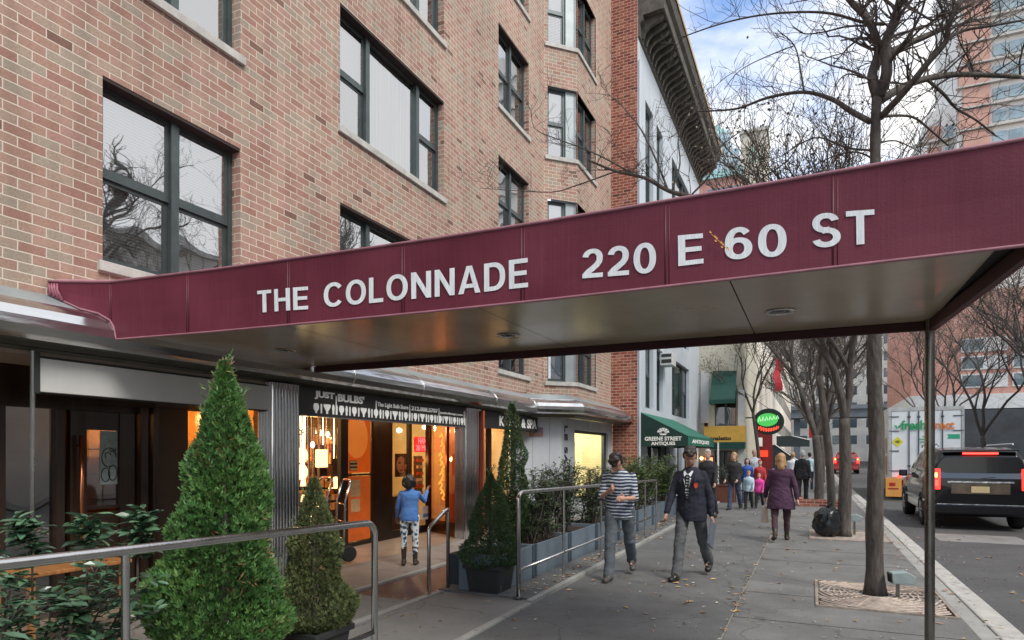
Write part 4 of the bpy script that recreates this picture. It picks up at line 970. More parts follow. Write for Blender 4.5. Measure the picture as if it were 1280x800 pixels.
# ------------------------------------------------------------------ generic far building with separate windows
def far_building(name,label,x0,x1,y0,y1,h,wm,sides,z_base=0,win=(1.2,1.5),gap=(2.4,3.0),z_first=3.6,gm=None,trim=None,roofm=None,maxw=90):
    t=thing(name,label,'building',((x0+x1)/2,(y0+y1)/2,z_base))
    m=MB(); m.box(x0,x1,y0,y1,z_base,h); m.build('wall',wm,t)
    m=MB(); m.box(x0-.25,x1+.25,y0-.25,y1+.25,h,h+.35); m.build('roof',roofm or trim or STONE,t)
    fm=trim or ALU; gm=gm or pm('far_glass',(.12,.16,.18),.08,.0,spec=.9,var=.5,vs=.5)
    n=0
    for sd in sides:
        if sd=='s': fr=Fr((x0,y0,0),(1,0,0),(0,-1,0)); Wd=x1-x0
        elif sd=='e': fr=Fr((x1,y0,0),(0,1,0),(1,0,0)); Wd=y1-y0
        else: fr=Fr((x0,y1,0),(0,-1,0),(-1,0,0)); Wd=y1-y0
        k=max(1,int((Wd-.6)//gap[0])); step=Wd/k; z=z_first
        # shared meshes in a local frame
        m=MB(); f2=Fr((0,0,0),fr.t,fr.n); w,hh=win
        f2.box(m,-w/2,w/2,0,.03,0,.08); f2.box(m,-w/2,w/2,0,.03,hh-.08,hh); f2.box(m,-w/2,-w/2+.08,0.001,.031,.08,hh-.08); f2.box(m,w/2-.08,w/2,0.001,.031,.08,hh-.08); f2.box(m,-w/2+.08,w/2-.08,.001,.031,hh/2-.04,hh/2+.04)
        me=m.mesh('window',[fm]); q=MB(); f2.box(q,-w/2+.02,w/2-.02,.002,.012,.02,hh-.02); mg=q.mesh('pane',[gm])
        while z+hh<h-.4:
            for i in range(k):
                if n>=maxw: break
                c=fr.p(step*(i+.5),.0,z); o=bpy.data.objects.new('window',me); COL.objects.link(o); o.parent=t; o.location=c-Vector(t.location)
                g=bpy.data.objects.new('pane',mg); COL.objects.link(g); g.parent=o; n+=1
            z+=gap[1]
    return t
CREAM=pm('cream_render',(.55,.52,.42),.8,var=.1,vs=.8); PINKB=pm('pink_brick',(.46,.24,.19),.85,var=.15,vs=2)
GREYB=pm('pale_grey_render',(.80,.77,.70),.8,var=.15,vs=.6); LIMEB=pm('pale_stone',(.86,.81,.71),.8,var=.15,vs=.5)
# cream building protruding beyond the cornice building: its camera-facing side shows
cb=thing('cream_building','cream building with green window awning and yellow restaurant fascia','building',(-6,34,0))
YC,XC2=30.45,-2.70
FC=Fr((-9,YC,0),(1,0,0),(0,-1,0)); U=lambda px:(atY(px,500,YC).x+9)
Z=lambda py:atY(920,py,YC).z
m=MB(); FC.wall(m,0,9+XC2,0,12.6,[(U(893),U(920.5),Z(532),Z(486)),(U(880),U(885),Z(556),Z(464)),(U(893),U(915),0.1,Z(563)),(2.0,3.8,6.2,8.0)],rev=.25)
m.quad((XC2,YC,0),(XC2,38,0),(XC2,38,12.6),(XC2,YC,12.6)); m.quad((XC2,YC,12.6),(XC2,38,12.6),(-12,38,12.6),(-12,YC,12.6)); m.build('wall',CREAM,cb)
m=MB(); m.box(-9.2,XC2+.2,YC-.05,38,12.6,12.9); m.build('parapet',PINKB,cb)
m=MB(); m.box(-9,XC2-.3,YC+.3,YC+.35,0,12.5); m.build('interior_wall',pm('rust_room',(.30,.09,.04),.6,var=.5,vs=3),cb)
window(FC,U(893),U(920.5),Z(532),Z(486),[(1,'p'),(1,'p')],[None,None],par=cb,sill=False,gm=GLD)
window(FC,U(893),U(915),.1,Z(563),[(1,'p'),(1,'p'),(1,'p')],[None]*3,par=cb,sill=False,gm=GLD)
m=MB(); m.box(atY(923,500,YC).x,atY(931,500,YC).x,YC-.14,YC-.002,0,Z(488)); m.build('pilaster',pm('white_trim',(.62,.63,.62),.6,var=.08),cb)
m=MB(); FC.box(m,U(876),U(886),0.002,.03,Z(528),Z(462)); m.build('shutter_panel',pm('white_trim',(.62,.63,.62)),cb)
wa=thing('window_awning','dark green sloped window awning high on the cream building','awning',(-3.5,YC,5))
a=atY(891,464,YC-.02); b=atY(921,464,YC-.02); c=atY(904,500,YC-1.2); d=atY(935,500,YC-1.2)
m=MB(); m.add([a,b,(b.x+.05,c.y,c.z),(a.x,c.y,c.z)],[(0,1,2,3)]); m.add([a+Vector((0,0,.02)),b+Vector((0,0,.02)),(b.x+.05,c.y,c.z+.02),(a.x,c.y,c.z+.02)],[(0,1,2,3)]); m.build('slope',GRD if 0 else pm('bottle_green',(.008,.06,.045),.7,var=.15),wa)
m=MB(); m.add([a,(a.x,c.y,c.z),(a.x,c.y,c.z-.15),(a.x,a.y,c.z-.15)],[(0,1,2,3)]); m.box(a.x,b.x+.05,c.y-.005,c.y+.005,c.z-.15,c.z); m.build('valance',pm('bottle_green',(0,0,0)),wa)
ys=thing('yellow_fascia','yellow restaurant fascia with dark lettering above a green strip','sign',(-4,YC-1,3))
YY=YC-.5
m=MB(); a=atY(880,533,YY); b=atY(931,552.5,YY); m.box(a.x,b.x,YY,YY+.45,b.z,a.z); m.build('panel',pm('yellow_panel',(.72,.42,.07),.5,var=.1),ys)
m=MB(); FY=Fr((0,YY,0),(1,0,0),(0,-1,0)); a=atY(884,550.5,YY); b=atY(914,545,YY); text(m,'canaletto',fmap(FY,a.x,b.x,a.z,b.z,.002),bold=.04); m.build('lettering',SIGNBLK,ys)
m=MB(); a=atY(888,553,YY); b=atY(931,561,YY); m.box(a.x,b.x,YY-.1,YY+.4,b.z,a.z); m.build('green_strip',pm('bottle_green',(0,0,0)),ys)
pp=thing('awning_post','slim white post beside the yellow fascia','post',atZ(898,600,0)); c=atY(897.5,600,YY-.15); m=MB(); m.tube([(c.x,c.y,0),(c.x,c.y,atY(897,553,YY-.15).z)],.04,8); o=m.build('pole',WHITE,pp); m=MB(); m.box(c.x-.09,c.x+.09,c.y-.09,c.y+.09,0,.05); m.build('foot',WHITE,pp)
ls=thing('lit_menu_case','small orange lit menu case by the restaurant door','menu case',(-5,YC-1,1)); c=atY(886,578,YC-.6); m=MB(); m.box(c.x-.22,c.x+.22,c.y,c.y+.12,c.z-.35,c.z+.3); m.build('case',pm('cherry_wood',(.18,.05,.02),.5),ls); m=MB(); m.box(c.x-.17,c.x+.17,c.y-.01,c.y-.001,c.z-.28,c.z+.22); m.build('lit_page',glow('menu_glow',(1,.45,.2),1.1),ls); m=MB(); m.ell((c.x-.3,c.y-.1,c.z+.18),(.07,.07,.07)); m.build('bulb',glow('menu_bulb',(1,.5,.12),9),ls,smooth=True)
# red restaurant with oval neon sign
rb=thing('red_restaurant','low red restaurant front with white frame panels','building',(-5,42,0))
m=MB(); m.box(-12,-2.75,38.05,52,0,10.5); m.build('wall',LIMEB,rb)
m=MB(); a=atY(941,533,36.5); b=atY(962,596,36.5); m.box(-2.749,-2.70,38.2,46,0,3.6); m.box(-2.70,-1.9,38.0,38.1,0,3.4); m.box(-2.70,-1.9,38.1,44,3.3,3.4); m.build('red_front',pm('deep_red',(.16,.01,.012),.5,var=.2),rb); pm('signal_red',(.45,.02,.02),.5,var=.2)
m=MB(); a=atY(942,558,37.9); b=atY(953,547,37.9); m.box(a.x,b.x,37.85,37.95,a.z,b.z); m.build('white_panel',WHITE,rb)
m=MB(); a=atY(946,571,37.8); b=atY(960,563,37.8); m.box(a.x,b.x,37.7,37.84,a.z,b.z); m.build('lit_sign',glow('red_lit',(1,.07,.03),.8),rb)
ov=thing('oval_neon_sign','oval dark sign with green and red neon hung over the sidewalk','sign',(-1.6,31,4))
OY=31.; c=atY(960.5,527,OY); rx=(atY(980,527,OY).x-atY(941,527,OY).x)/2; rz=(atY(960,511,OY).z-atY(960,544,OY).z)/2
def disc(m,cx_,cz_,rx_,rz_,y0_,y1_,n=40,tilt=0):
    pts=[(cx_+rx_*math.cos(2*math.pi*i/n)*math.cos(tilt)-rz_*math.sin(2*math.pi*i/n)*math.sin(tilt), cz_+rx_*math.cos(2*math.pi*i/n)*math.sin(tilt)+rz_*math.sin(2*math.pi*i/n)*math.cos(tilt)) for i in range(n)]
    m.prism(pts,lambda u,v,w:Vector((u,w,v)),y0_,y1_)
m=MB(); disc(m,c.x,c.z,rx,rz,OY,OY+.25); m.build('disc',pm('sign_forest',(.01,.03,.02),.4),ov,bevel=.02)
m=MB(); disc(m,c.x-.04,c.z+.08,rx*.68,rz*.50,OY-.03,OY-.002,tilt=.06); m.build('green_panel',glow('green_neon',(.10,.62,.13),.6),ov)
m=MB(); 
for i in range(6): 
    x=c.x-.42+i*.15; m.tube([(x,OY-.05,c.z+.0+.02*i),(x+.05,OY-.05,c.z+.22+.01*i),(x+.10,OY-.05,c.z+.02+.02*i)],.014,5)
m.build('green_tube',glow('pale_green_neon',(.6,1,.6),.9),ov)
m=MB()
for i in range(8):
    t=-.5+i/7.; x=c.x+t*rx*1.15; z=c.z-rz*.55-.05*math.cos(t*3)+.10*t*t*2; m.tube([(x-.04,OY-.03,z-.08),(x-.02,OY-.03,z+.08),(x+.03,OY-.03,z-.05),(x+.05,OY-.03,z+.07)],.024,5)
m.build('red_tube',glow('red_neon',(1,.10,.05),1.1),ov)
m=MB(); m.tube([(c.x-rx,OY+.12,c.z+.2),(-3.0,OY+.12,c.z+.2)],.03,6); m.tube([(c.x,OY+.12,c.z+rz),(-2.9,OY+.12,c.z+rz+.9)],.015,6); m.build('bracket_arm',BLACK,ov)
# dark awnings further on
for (lab,px0,px1,py0,py1,Y) in (('black sloped awning beyond the oval neon sign',962,998,556,584,40.),('dark grey flat awning farther down the left sidewalk',985,1012,545,556,52.)):
    a=atY(px0,py0,Y); b=atY(px1,py1,Y); t=thing('street_awning',lab,'awning',(a.x,Y,b.z))
    m=MB(); m.add([(a.x-.8,Y,a.z),(a.x+.3,Y,a.z),(b.x,Y,b.z+.35),(b.x,Y,b.z-.1),(a.x-.8,Y,b.z-.1),(a.x-.8,Y+4,a.z),(a.x+.3,Y+4,a.z),(b.x,Y+4,b.z+.35),(b.x,Y+4,b.z-.1),(a.x-.8,Y+4,b.z-.1)],[(0,1,2,3,4),(5,9,8,7,6),(0,5,6,1),(1,6,7,2),(2,7,8,3),(3,8,9,4),(4,9,5,0)]); m.build('cover',pm('slate_canvas',(.03,.045,.05),.7,var=.2),t)
    m=MB(); m.tube([(b.x,Y,b.z+.36),(b.x,Y+4,b.z+.36)],.03,6); m.tube([(a.x+.3,Y-.01,a.z),(b.x,Y-.01,b.z+.36)],.03,6); m.build('frame',WHITE,t)
# more buildings down the street
far_building('townhouse','pale grey town house behind the bare sidewalk trees','x' and -12,-2.9,52.1,74,13,GREYB,['e','s'],gap=(2.6,3.1)) if 0 else far_building('townhouse','pale grey town house behind the bare sidewalk trees',-12,-2.9,52.1,74,13,GREYB,['e'],gap=(2.6,3.1))
far_building('stone_block','long pale stone block at the far left of the street',-16,-3.0,74.2,118,19,LIMEB,['e'],gap=(3.,3.3))
far_building('end_block','pale block closing the view down the street',-6,22,150,165,30,LIMEB,['s'],gap=(3.0,3.4),win=(1.4,1.8))
far_building('end_tower','grey office block rising behind the end of the street',-26,-7.5,150,165,27,GREYB,['s'],gap=(3.0,3.6),win=(1.6,1.8),maxw=60)
far_building('grey_corner_block','low grey corner block beside the far roadway',11.4,24,104,120,15,GREYB,['w','s'],gap=(3.0,3.4))
# overpass
ov2=thing('overpass','grey elevated ramp crossing the far end of the street','bridge',(5,125,9))
m=MB(); m.box(-14,30,124,130,7.9,9.3); m.box(-14,30,123.7,124,9.3,10.0); m.build('deck',pm('steel_grey',(.16,.19,.22),.7,var=.2,vs=.4),ov2)
for x in (-9,-2.2,11.6,19): m=MB(); m.box(x-.5,x+.5,125.5,128.5,0,7.9); m.build('pier',pm('steel_grey',(0,0,0)),ov2)
# glass tower and cream tower over the canopy
TEAL=pm('teal_glass',(.40,.52,.54),.2,.2,spec=.8,var=.2,vs=.08)
gt=thing('glass_tower','tall blue green glass tower with pointed stepped top','building',(-45,170,0))
def P3(px,py,Y): q=atY(px,py,Y); return q.x,q.z
YT=170
m=MB()
def slab(px0,px1,py,dy=14): 
    a,z=P3(px0,py,YT); b,_=P3(px1,py,YT); m.box(a,b,YT,YT+dy,0,z)
slab(868,912,172); slab(912,924,186); 
m.build('shaft',TEAL,gt)
m=MB(); a,z=P3(868,172,YT); b,_=P3(912,172,YT); pk,zp=P3(882,140,YT)
m.add([(a,YT,z),(b,YT,z),(b,YT+14,z),(a,YT+14,z),(pk,YT+7,zp)],[(0,1,4),(1,2,4),(2,3,4),(3,0,4)]); a,z=P3(868,160,YT); b,_=P3(898,160,YT); m.box(a,b,YT+1,YT+12,z-6,z); m.build('crown',pm('copper_green',(.30,.50,.48),.4,var=.1),gt)
a,_=P3(868,172,YT); b,z=P3(924,186,YT)
for i in range(9):
    x=a+(b-a)*(i+.5)/9; m=MB(); m.box(x-.12,x+.12,YT-.15,YT-.01,20,z-1); m.build('mullion',pm('pale_mullion',(.6,.66,.66),.5),gt)
for i in range(8):
    zz_=z-2-i*3.5; m=MB(); m.box(a,b,YT-.1,YT-.02,zz_,zz_+.5); m.build('floor_band',pm('pale_mullion',(0,0,0)),gt)
# pale lower wing with green roof edge
YW=90.; a,z=P3(880,218,YW); b,_=P3(926,218,YW); t=thing('green_roof_building','pink brick building with green roof edge beyond the cornice','building',(a,YW,0))
m=MB(); m.box(a-4,b,YW,YW+12,0,z-.9); m.build('wall',PINKB,t); m=MB(); m.box(a-4,b+.3,YW-.4,YW+12,z-.9,z); m.build('roof',pm('copper_green',(0,0,0)),t)
for i in range(4):
    x=a+.5+i*1.15*(b-a)/5; w_=MB(); w_.box(x,x+.9,YW-.03,YW,z-4.2,z-2.2); w_.build('window',pm('far_glass',(.12,.16,.18)),t)
YK=140.; a,z=P3(926,168,YK); b,_=P3(958,168,YK); t=thing('cream_tower','cream tower with flat top behind bare branches','building',(a,YK,0))
m=MB(); m.box(a,b,YK,YK+9,0,z); m.build('shaft',pm('cream_render',(0,0,0)),t); m=MB(); m.box(a-.3,b+.3,YK-.4,YK+9.3,z-.1,z+.6); m.build('parapet',STONE,t)
m=MB(); c0,_=P3(938,180,YK); c1,z2=P3(948,186,YK); m.box(c0,c1,YK-.04,YK-.001,z2-2.6,z2+.9); m.build('window',pm('pale_green_glass',(.35,.5,.38),.3),t)
# right hand side: red brick block with white bands and the tall stepped tower
RB=thing('red_brick_block','red brick block with white bands on the right side of the street','building',(20,85,0))
YR=85.; a,_=P3(1139,500,YR); zA=P3(1180,512,YR)[1]; zB=P3(1180,494,YR)[1]
m=MB(); m.box(a,45,YR,YR+25,zB,19.5); m.build('wall',B_FAR,RB); m=MB(); m.box(a-.2,45,YR-.25,YR+25,zA,zB-.01); m.box(a-.2,45,YR-.25,YR+25,0,zA-2.2) ; m.build('white_band',pm('white_trim',(0,0,0)),RB); m=MB(); m.box(a+3.0,45,YR-.3,YR-.26,1.0,zA-.1); m.build('dark_shopfront',pm('dark_shop',(.05,.055,.06),.4,var=.4,vs=.3),RB)
m=MB(); m.box(a,45,YR+.1,YR+25,zA-2.2,zA); m.build('lower_wall',pm('dark_shop',(0,0,0)),RB)
for zc in (469,447,425):
    z0=P3(1180,zc+17,YR)[1]; z1=P3(1180,zc,YR)[1]
    for i in range(5):
        x0=P3(1201,450,YR)[0]+i*4.6
        w_=MB(); w_.box(x0,x0+4.2,YR-.06,YR-.001,z0,z1); wn=w_.build('window',pm('white_trim',(0,0,0)),RB)
        w_=MB(); w_.box(x0+.15,x0+2.0,YR-.08,YR-.061,z0+.15,z1-.15); w_.box(x0+2.2,x0+4.05,YR-.08,YR-.061,z0+.15,z1-.15) if 0 else None; w_.build('pane',pm('far_glass',(0,0,0)),wn)
TW=thing('balcony_tower','tall red brick and glass tower with wrapped corner balconies','building',(30,130,0))
YQ=125.
m=MB(); xa=P3(1196,100,YQ)[0]; xb=P3(1150,100,YQ)[0]
floors=[30+3.6*i for i in range(17)]
BRT=pm('tower_brick',(.48,.28,.22),.85,var=.12,vs=.3)
m=MB(); zt1=P3(1200,60,YQ)[1]; zt2=P3(1160,130,YQ)[1]; m.box(xa,60,YQ,YQ+20,0,zt1+20); m.box(xb+1.5,xa,YQ+3,YQ+20,0,zt2); m.build('shaft',pm('tower_pale',(.68,.66,.62),.7,var=.1,vs=.2),TW)
z=P3(1200,205,YQ)[1]-2; i=0
while z<zt1+16:
    m=MB(); m.box(xa-.2,60,YQ-.7,YQ-.01,z,z+.22); m.build('balcony_slab',STONE,TW)
    m=MB(); m.box(xa+.2+(i%2)*.6,xa+4.4,YQ-.4,YQ-.02,z+.36,z+3.3); m.box(xa+9,xa+12,YQ-.4,YQ-.02,z+.36,z+2.9) if 0 else None; m.build('brick_panel',BRT,TW)
    for w3 in range(3):
        m=MB(); m.box(xa+4.8+w3*2.1,xa+6.6+w3*2.1,YQ-.2,YQ-.02,z+.8,z+2.6); m.build('window',pm('slate_glass',(.25,.33,.35),.15,spec=.8,var=.3,vs=.4),TW)
    m=MB(); m.box(xa+11.3,xa+16,YQ-.35,YQ-.02,z+.36,z+3.3); m.build('brick_panel',BRT,TW)
    if z<zt2-3:
        m=MB(); m.box(xb,xa-.25,YQ+1.8,YQ+2.99,z+.2,z+.5); m.build('balcony_slab',STONE,TW); m=MB(); m.box(xb+1.4,xb+3.4,YQ+2.6,YQ+2.98,z+.55,z+3.0); m.build('brick_panel',BRT,TW); m=MB(); m.box(xb+4,xb+6.2,YQ+2.8,YQ+2.99,z+.6,z+2.8); m.build('window',pm('slate_glass',(0,0,0)),TW)
    z+=3.5; i+=1

far_building('opposite_block','brick block standing across the street from the canopy',15.6,30,-40,62,11.5,pm('opposite_stone',(.50,.47,.42),.8,var=.2,vs=.5),['w'],gap=(3.4,3.2),win=(1.5,1.7),maxw=60)
# ------------------------------------------------------------------ railings
def railing(name,label,x,y0,y1,z0,z1,posts,closed_at,grp):
    t=thing(name,label,'railing',(x,(y0+y1)/2,0),group=grp); r=.024
    zt=lambda y:z0+(z1-z0)*(y-y0)/(y1-y0)
    yc=closed_at; s=1 if abs(yc-y1)<.01 else -1; yo=y0 if s>0 else y1
    R=.10
    arc=[(x,yc-s*R+s*R*math.sin(a),zt(yc)-R+R*math.cos(a)) for a in [math.pi/2*k/7 for k in range(8)]]
    m=MB(); m.tube([(x,yo,zt(yo))]+[(x,yo+(yc-s*R-yo)*k/4,zt(yo+(yc-s*R-yo)*k/4)) for k in (1,2,3)]+arc+[(x,yc,.03)],r,14); m.build('top_rail',STEEL,t,smooth=True)
    m=MB(); m.tube([(x,yo,.33),(x,yc-s*.02,.33)],.018,12); m.build('lower_rail',STEEL,t,smooth=True)
    for p in posts:
        m=MB(); m.tube([(x,p,.03),(x,p,zt(p)-.01)],.019,12); m.lathe([(.045,.03),(.045,.04),(.02,.045)],14,(x,p,0)); m.build('post',STEEL,t,auto=40)
    m=MB(); m.lathe([(.05,.03),(.05,.042),(.024,.046)],14,(x,yc,0)); m.build('foot_flange',STEEL,t,auto=40)
    return t
railing('railing','near brushed steel railing in front of the big cypress and shrubs',-2.86,-.6,3.78,1.24,1.125,[1.92,-.2],3.78,'brushed steel sidewalk railings')
railing('railing','long brushed steel railing along the blue planter boxes',-2.92,6.43,13.4,1.19,1.06,[7.86,9.5,11.0,12.4,13.4],6.43,'brushed steel sidewalk railings')
t=thing('handrail','short sloped steel handrail on two posts beside the entry ramp','handrail',(-3.9,6.4,0))
a=atZ(536,744,0); b=atZ(560,738,0); m=MB(); m.tube([(a.x,a.y,0),(a.x,a.y,.74),(a.x,a.y+.03,.78),(b.x,b.y-.05,.955),(b.x,b.y-.012,.965),(b.x,b.y,.93),(b.x,b.y,0)],.022,12); m.build('rail',STEEL,t,smooth=True)
m=MB(); m.lathe([(.045,0.012),(.045,.022),(.02,.026)],14,(a.x,a.y,0)); m.build('foot_flange',STEEL,t); m=MB(); m.lathe([(.045,0.012),(.045,.022),(.02,.026)],14,(b.x,b.y,0)); m.build('foot_flange',STEEL,t)
# ------------------------------------------------------------------ conifers
def conifer(name,label,loc,h,w,m_leaf,n,spray=.055,z0=.0,prof=None,pot=None,seed=1,cat='shrub',lean=0,tuft=True,group=None):
    R=random.Random(seed); t=thing(name,label,cat,loc,group=group)
    prof=prof or (lambda u:(min(1,(u/.12))**.5)*(1-u)**.78*(.93+.07*math.sin(u*19+seed)))
    V=[];F=[]
    lumps=[(R.uniform(0,6.28),R.uniform(.05,.9),R.uniform(.5,1)) for _ in range(26)]
    k=0
    for i in range(n):
        u=R.random()**1.25; a=R.uniform(0,6.28)
        rr=prof(u)*w/2
        lp=1
        for (la,lu,ls) in lumps:
            d=((math.cos(a-la)-1)**2*.5+((u-lu)*6)**2); lp+=.24*ls*math.exp(-d*5)
        lp*=.90
        d=R.random()**.35; r=rr*lp*(.55+.47*d)+.005
        c=Vector((r*math.cos(a)+lean*u*h,r*math.sin(a),z0+u*h))
        out=Vector((math.cos(a),math.sin(a),0)); up=(Vector((0,0,1))*R.uniform(.45,1.2)+out*R.uniform(.25,.9)+Vector((R.uniform(-.4,.4),R.uniform(-.4,.4),0))).normalized()
        side=up.cross(Vector((R.uniform(-1,1),R.uniform(-1,1),R.uniform(-.3,.3)))).normalized()
        s=spray*R.uniform(.6,1.35)*(1-.35*u)
        for (aa,ll) in ((-.65,.75),(0,1),(.65,.75)):
            dirv=(up*math.cos(aa)+side*math.sin(aa)).normalized(); wv=dirv.cross(up.cross(side)).normalized()*s*.13
            p0=c; p1=c+dirv*s*ll*.55; p2=c+dirv*s*ll
            V+= [p0, p1+wv, p2, p1-wv]; F.append((k,k+1,k+2,k+3)); k+=4
    kd=k; VD=[];FD=[];kk=0
    for i in range(int(n*.012)):
        u=R.random(); a=R.uniform(0,6.28); rr=prof(u)*w/2*.93; c=Vector((rr*math.cos(a)+lean*u*h,rr*math.sin(a),z0+u*h)); out=Vector((math.cos(a),math.sin(a),0))
        for _ in range(3):
            d=(out*.6+Vector((R.uniform(-.5,.5),R.uniform(-.5,.5),R.uniform(-.2,.9)))).normalized()*spray*R.uniform(.8,1.6); wv=d.orthogonal().normalized()*spray*.10
            VD+=[c,c+d*.5+wv,c+d,c+d*.5-wv]; FD.append((kk,kk+1,kk+2,kk+3)); kk+=4
    md=MB(); md.v=[tuple(v) for v in VD]; md.f=FD; md.m=[0]*len(FD); md.build('dead_sprays',pm('dead_foliage',(.22,.14,.06),.7,island=.4),t,uv=False,local=True)
    for i in range(int(n*.010)):
        u=R.random()*.9; a=R.uniform(0,6.28); rr=prof(u)*w/2; out=Vector((math.cos(a),math.sin(a),0)); c=Vector((rr*.9*math.cos(a)+lean*u*h,rr*.9*math.sin(a),z0+u*h)); d=(out*.5+Vector((R.uniform(-.3,.3),R.uniform(-.3,.3),1))).normalized()
        for j in range(4):
            cc=c+d*spray*(.6+.5*j); e=(d+Vector((R.uniform(-.9,.9),R.uniform(-.9,.9),R.uniform(-.2,.5)))).normalized()*spray*.8; wv=e.orthogonal().normalized()*spray*.10
            V+=[cc,cc+e*.5+wv,cc+e,cc+e*.5-wv]; F.append((k,k+1,k+2,k+3)); k+=4
    if tuft:
        for i in range(14):
            a=R.uniform(0,6.28); zb=z0+h*(.9+.1*R.random()); p=Vector((lean*h+R.uniform(-.015,.015),R.uniform(-.015,.015),zb)); q=p+Vector((.07*math.cos(a),.07*math.sin(a),R.uniform(.05,.14)))
            wv=Vector((.004,.004,0)); V+=[p-wv,p+wv,q+wv*.3,q-wv*.3]; F.append((k,k+1,k+2,k+3)); k+=4
            for _ in range(5):
                f=R.random(); c=p+(q-p)*f; d=Vector((R.uniform(-1,1),R.uniform(-1,1),R.uniform(.2,1))).normalized()*.03; wv2=d.orthogonal().normalized()*.004
                V+=[c,c+d*.5+wv2,c+d,c+d*.5-wv2]; F.append((k,k+1,k+2,k+3)); k+=4
    mb=MB(); mb.v=[tuple(v) for v in V]; mb.f=F; mb.m=[0]*len(F); mb.build('foliage',m_leaf,t,uv=False,local=True)
    m=MB(); m.tube([(0,0,max(0,z0-.25)),(lean*h*.5,0,z0+h*.5),(lean*h,0,z0+h*.97)],[.035,.02,.004],8); 
    for i in range(16):
        a=R.uniform(0,6.28); u=R.uniform(.02,.7); r=prof(u)*w/2*.75; m.tube([(lean*u*h,0,z0+u*h),(r*math.cos(a),r*math.sin(a),z0+u*h+.12)],[.008,.003],5)
    m.build('trunk',BARK,t,local=True)
    return t
def square_pot(name,label,loc,wt,wb,h,m_,group=None):
    t=thing(name,label,'plant pot',loc,group=group)
    m=MB(); a,b=wb/2,wt/2; rim=.03
    def ring(s,z): return [(-s,-s,z),(s,-s,z),(s,s,z),(-s,s,z)]
    m.loft([ring(a,0),ring(b-.015,h-.05),ring(b+.012,h-.05),ring(b+.012,h),ring(b-.025,h),ring(b-.035,h-.05)]); m.build('body',m_,t,bevel=.008,local=True)
    m=MB(); s=b-.036; m.add([(-s,-s,h-.045),(s,-s,h-.045),(s,s,h-.045),(-s,s,h-.045)],[(0,1,2,3)]); m.build('soil',pm('soil',(.03,.02,.014),.95,var=.4,vs=20),t,local=True)
    return t
POTG=pm('grey_pot',(.028,.030,.032),.5,var=.2,vs=4)
# big bright arborvitae (left), browner spruce in front of the hand trucks, two dark conifers at the planter
c=atX(281,790,-3.52)
square_pot('plant_pot','dark square pot under the big bright arborvitae',(-3.52,c.y,.02),.50,.42,.36,POTG,group='dark square plant pots')
conifer('arborvitae','tall bright green arborvitae behind the near railing',(-3.52,c.y,.02),1.94,.86,ARBOR,24000,.050,z0=.26,seed=3,cat='evergreen',
    prof=lambda u:(min(1,(u+.05)/.16))**.5*(max(0,1-u)**.90)*(1+.07*math.sin(u*13)+.04*math.sin(u*31))*1.02+.012)
c2=(-3.50,3.86)
square_pot('plant_pot','dark square pot under the brownish dwarf spruce',(c2[0],c2[1],.02),.42,.34,.26,POTG,group='dark square plant pots')
conifer('dwarf_spruce','brownish green dwarf spruce between the arborvitae and the railing end',(c2[0],c2[1],.02),1.20,.58,SPRUCE,14000,.036,z0=.20,seed=8,cat='evergreen',tuft=False,
    prof=lambda u:(min(1,(u+.07)/.2))**.5*(max(0,1-u)**.6)*(.9+.1*math.sin(u*11+1))*(1.0 if u<.6 else .9))
c3=atZ(607,742,.012)
square_pot('plant_pot','charcoal square pot at the start of the planter row',(c3.x,c3.y+.12,.012),.46,.36,.34,POTG,group='dark square plant pots')
conifer('dwarf_conifer','cone shaped dark dwarf conifer in the charcoal pot',(c3.x,c3.y+.12,.012),1.10,.68,YEW,11000,.034,z0=.27,seed=12,cat='evergreen',
    prof=lambda u:(min(1,(u+.08)/.22))**.5*(max(0,1-u)**.85)+.01)
conifer('columnar_cypress','tall narrow dark cypress behind the potted dwarf conifer',(-3.60,7.72,.30),1.93,.42,YEW,10000,.042,z0=.05,seed=14,cat='evergreen',
    prof=lambda u:(min(1,(u+.1)/.25))**.5*(max(0,1-u)**.5)+.01)
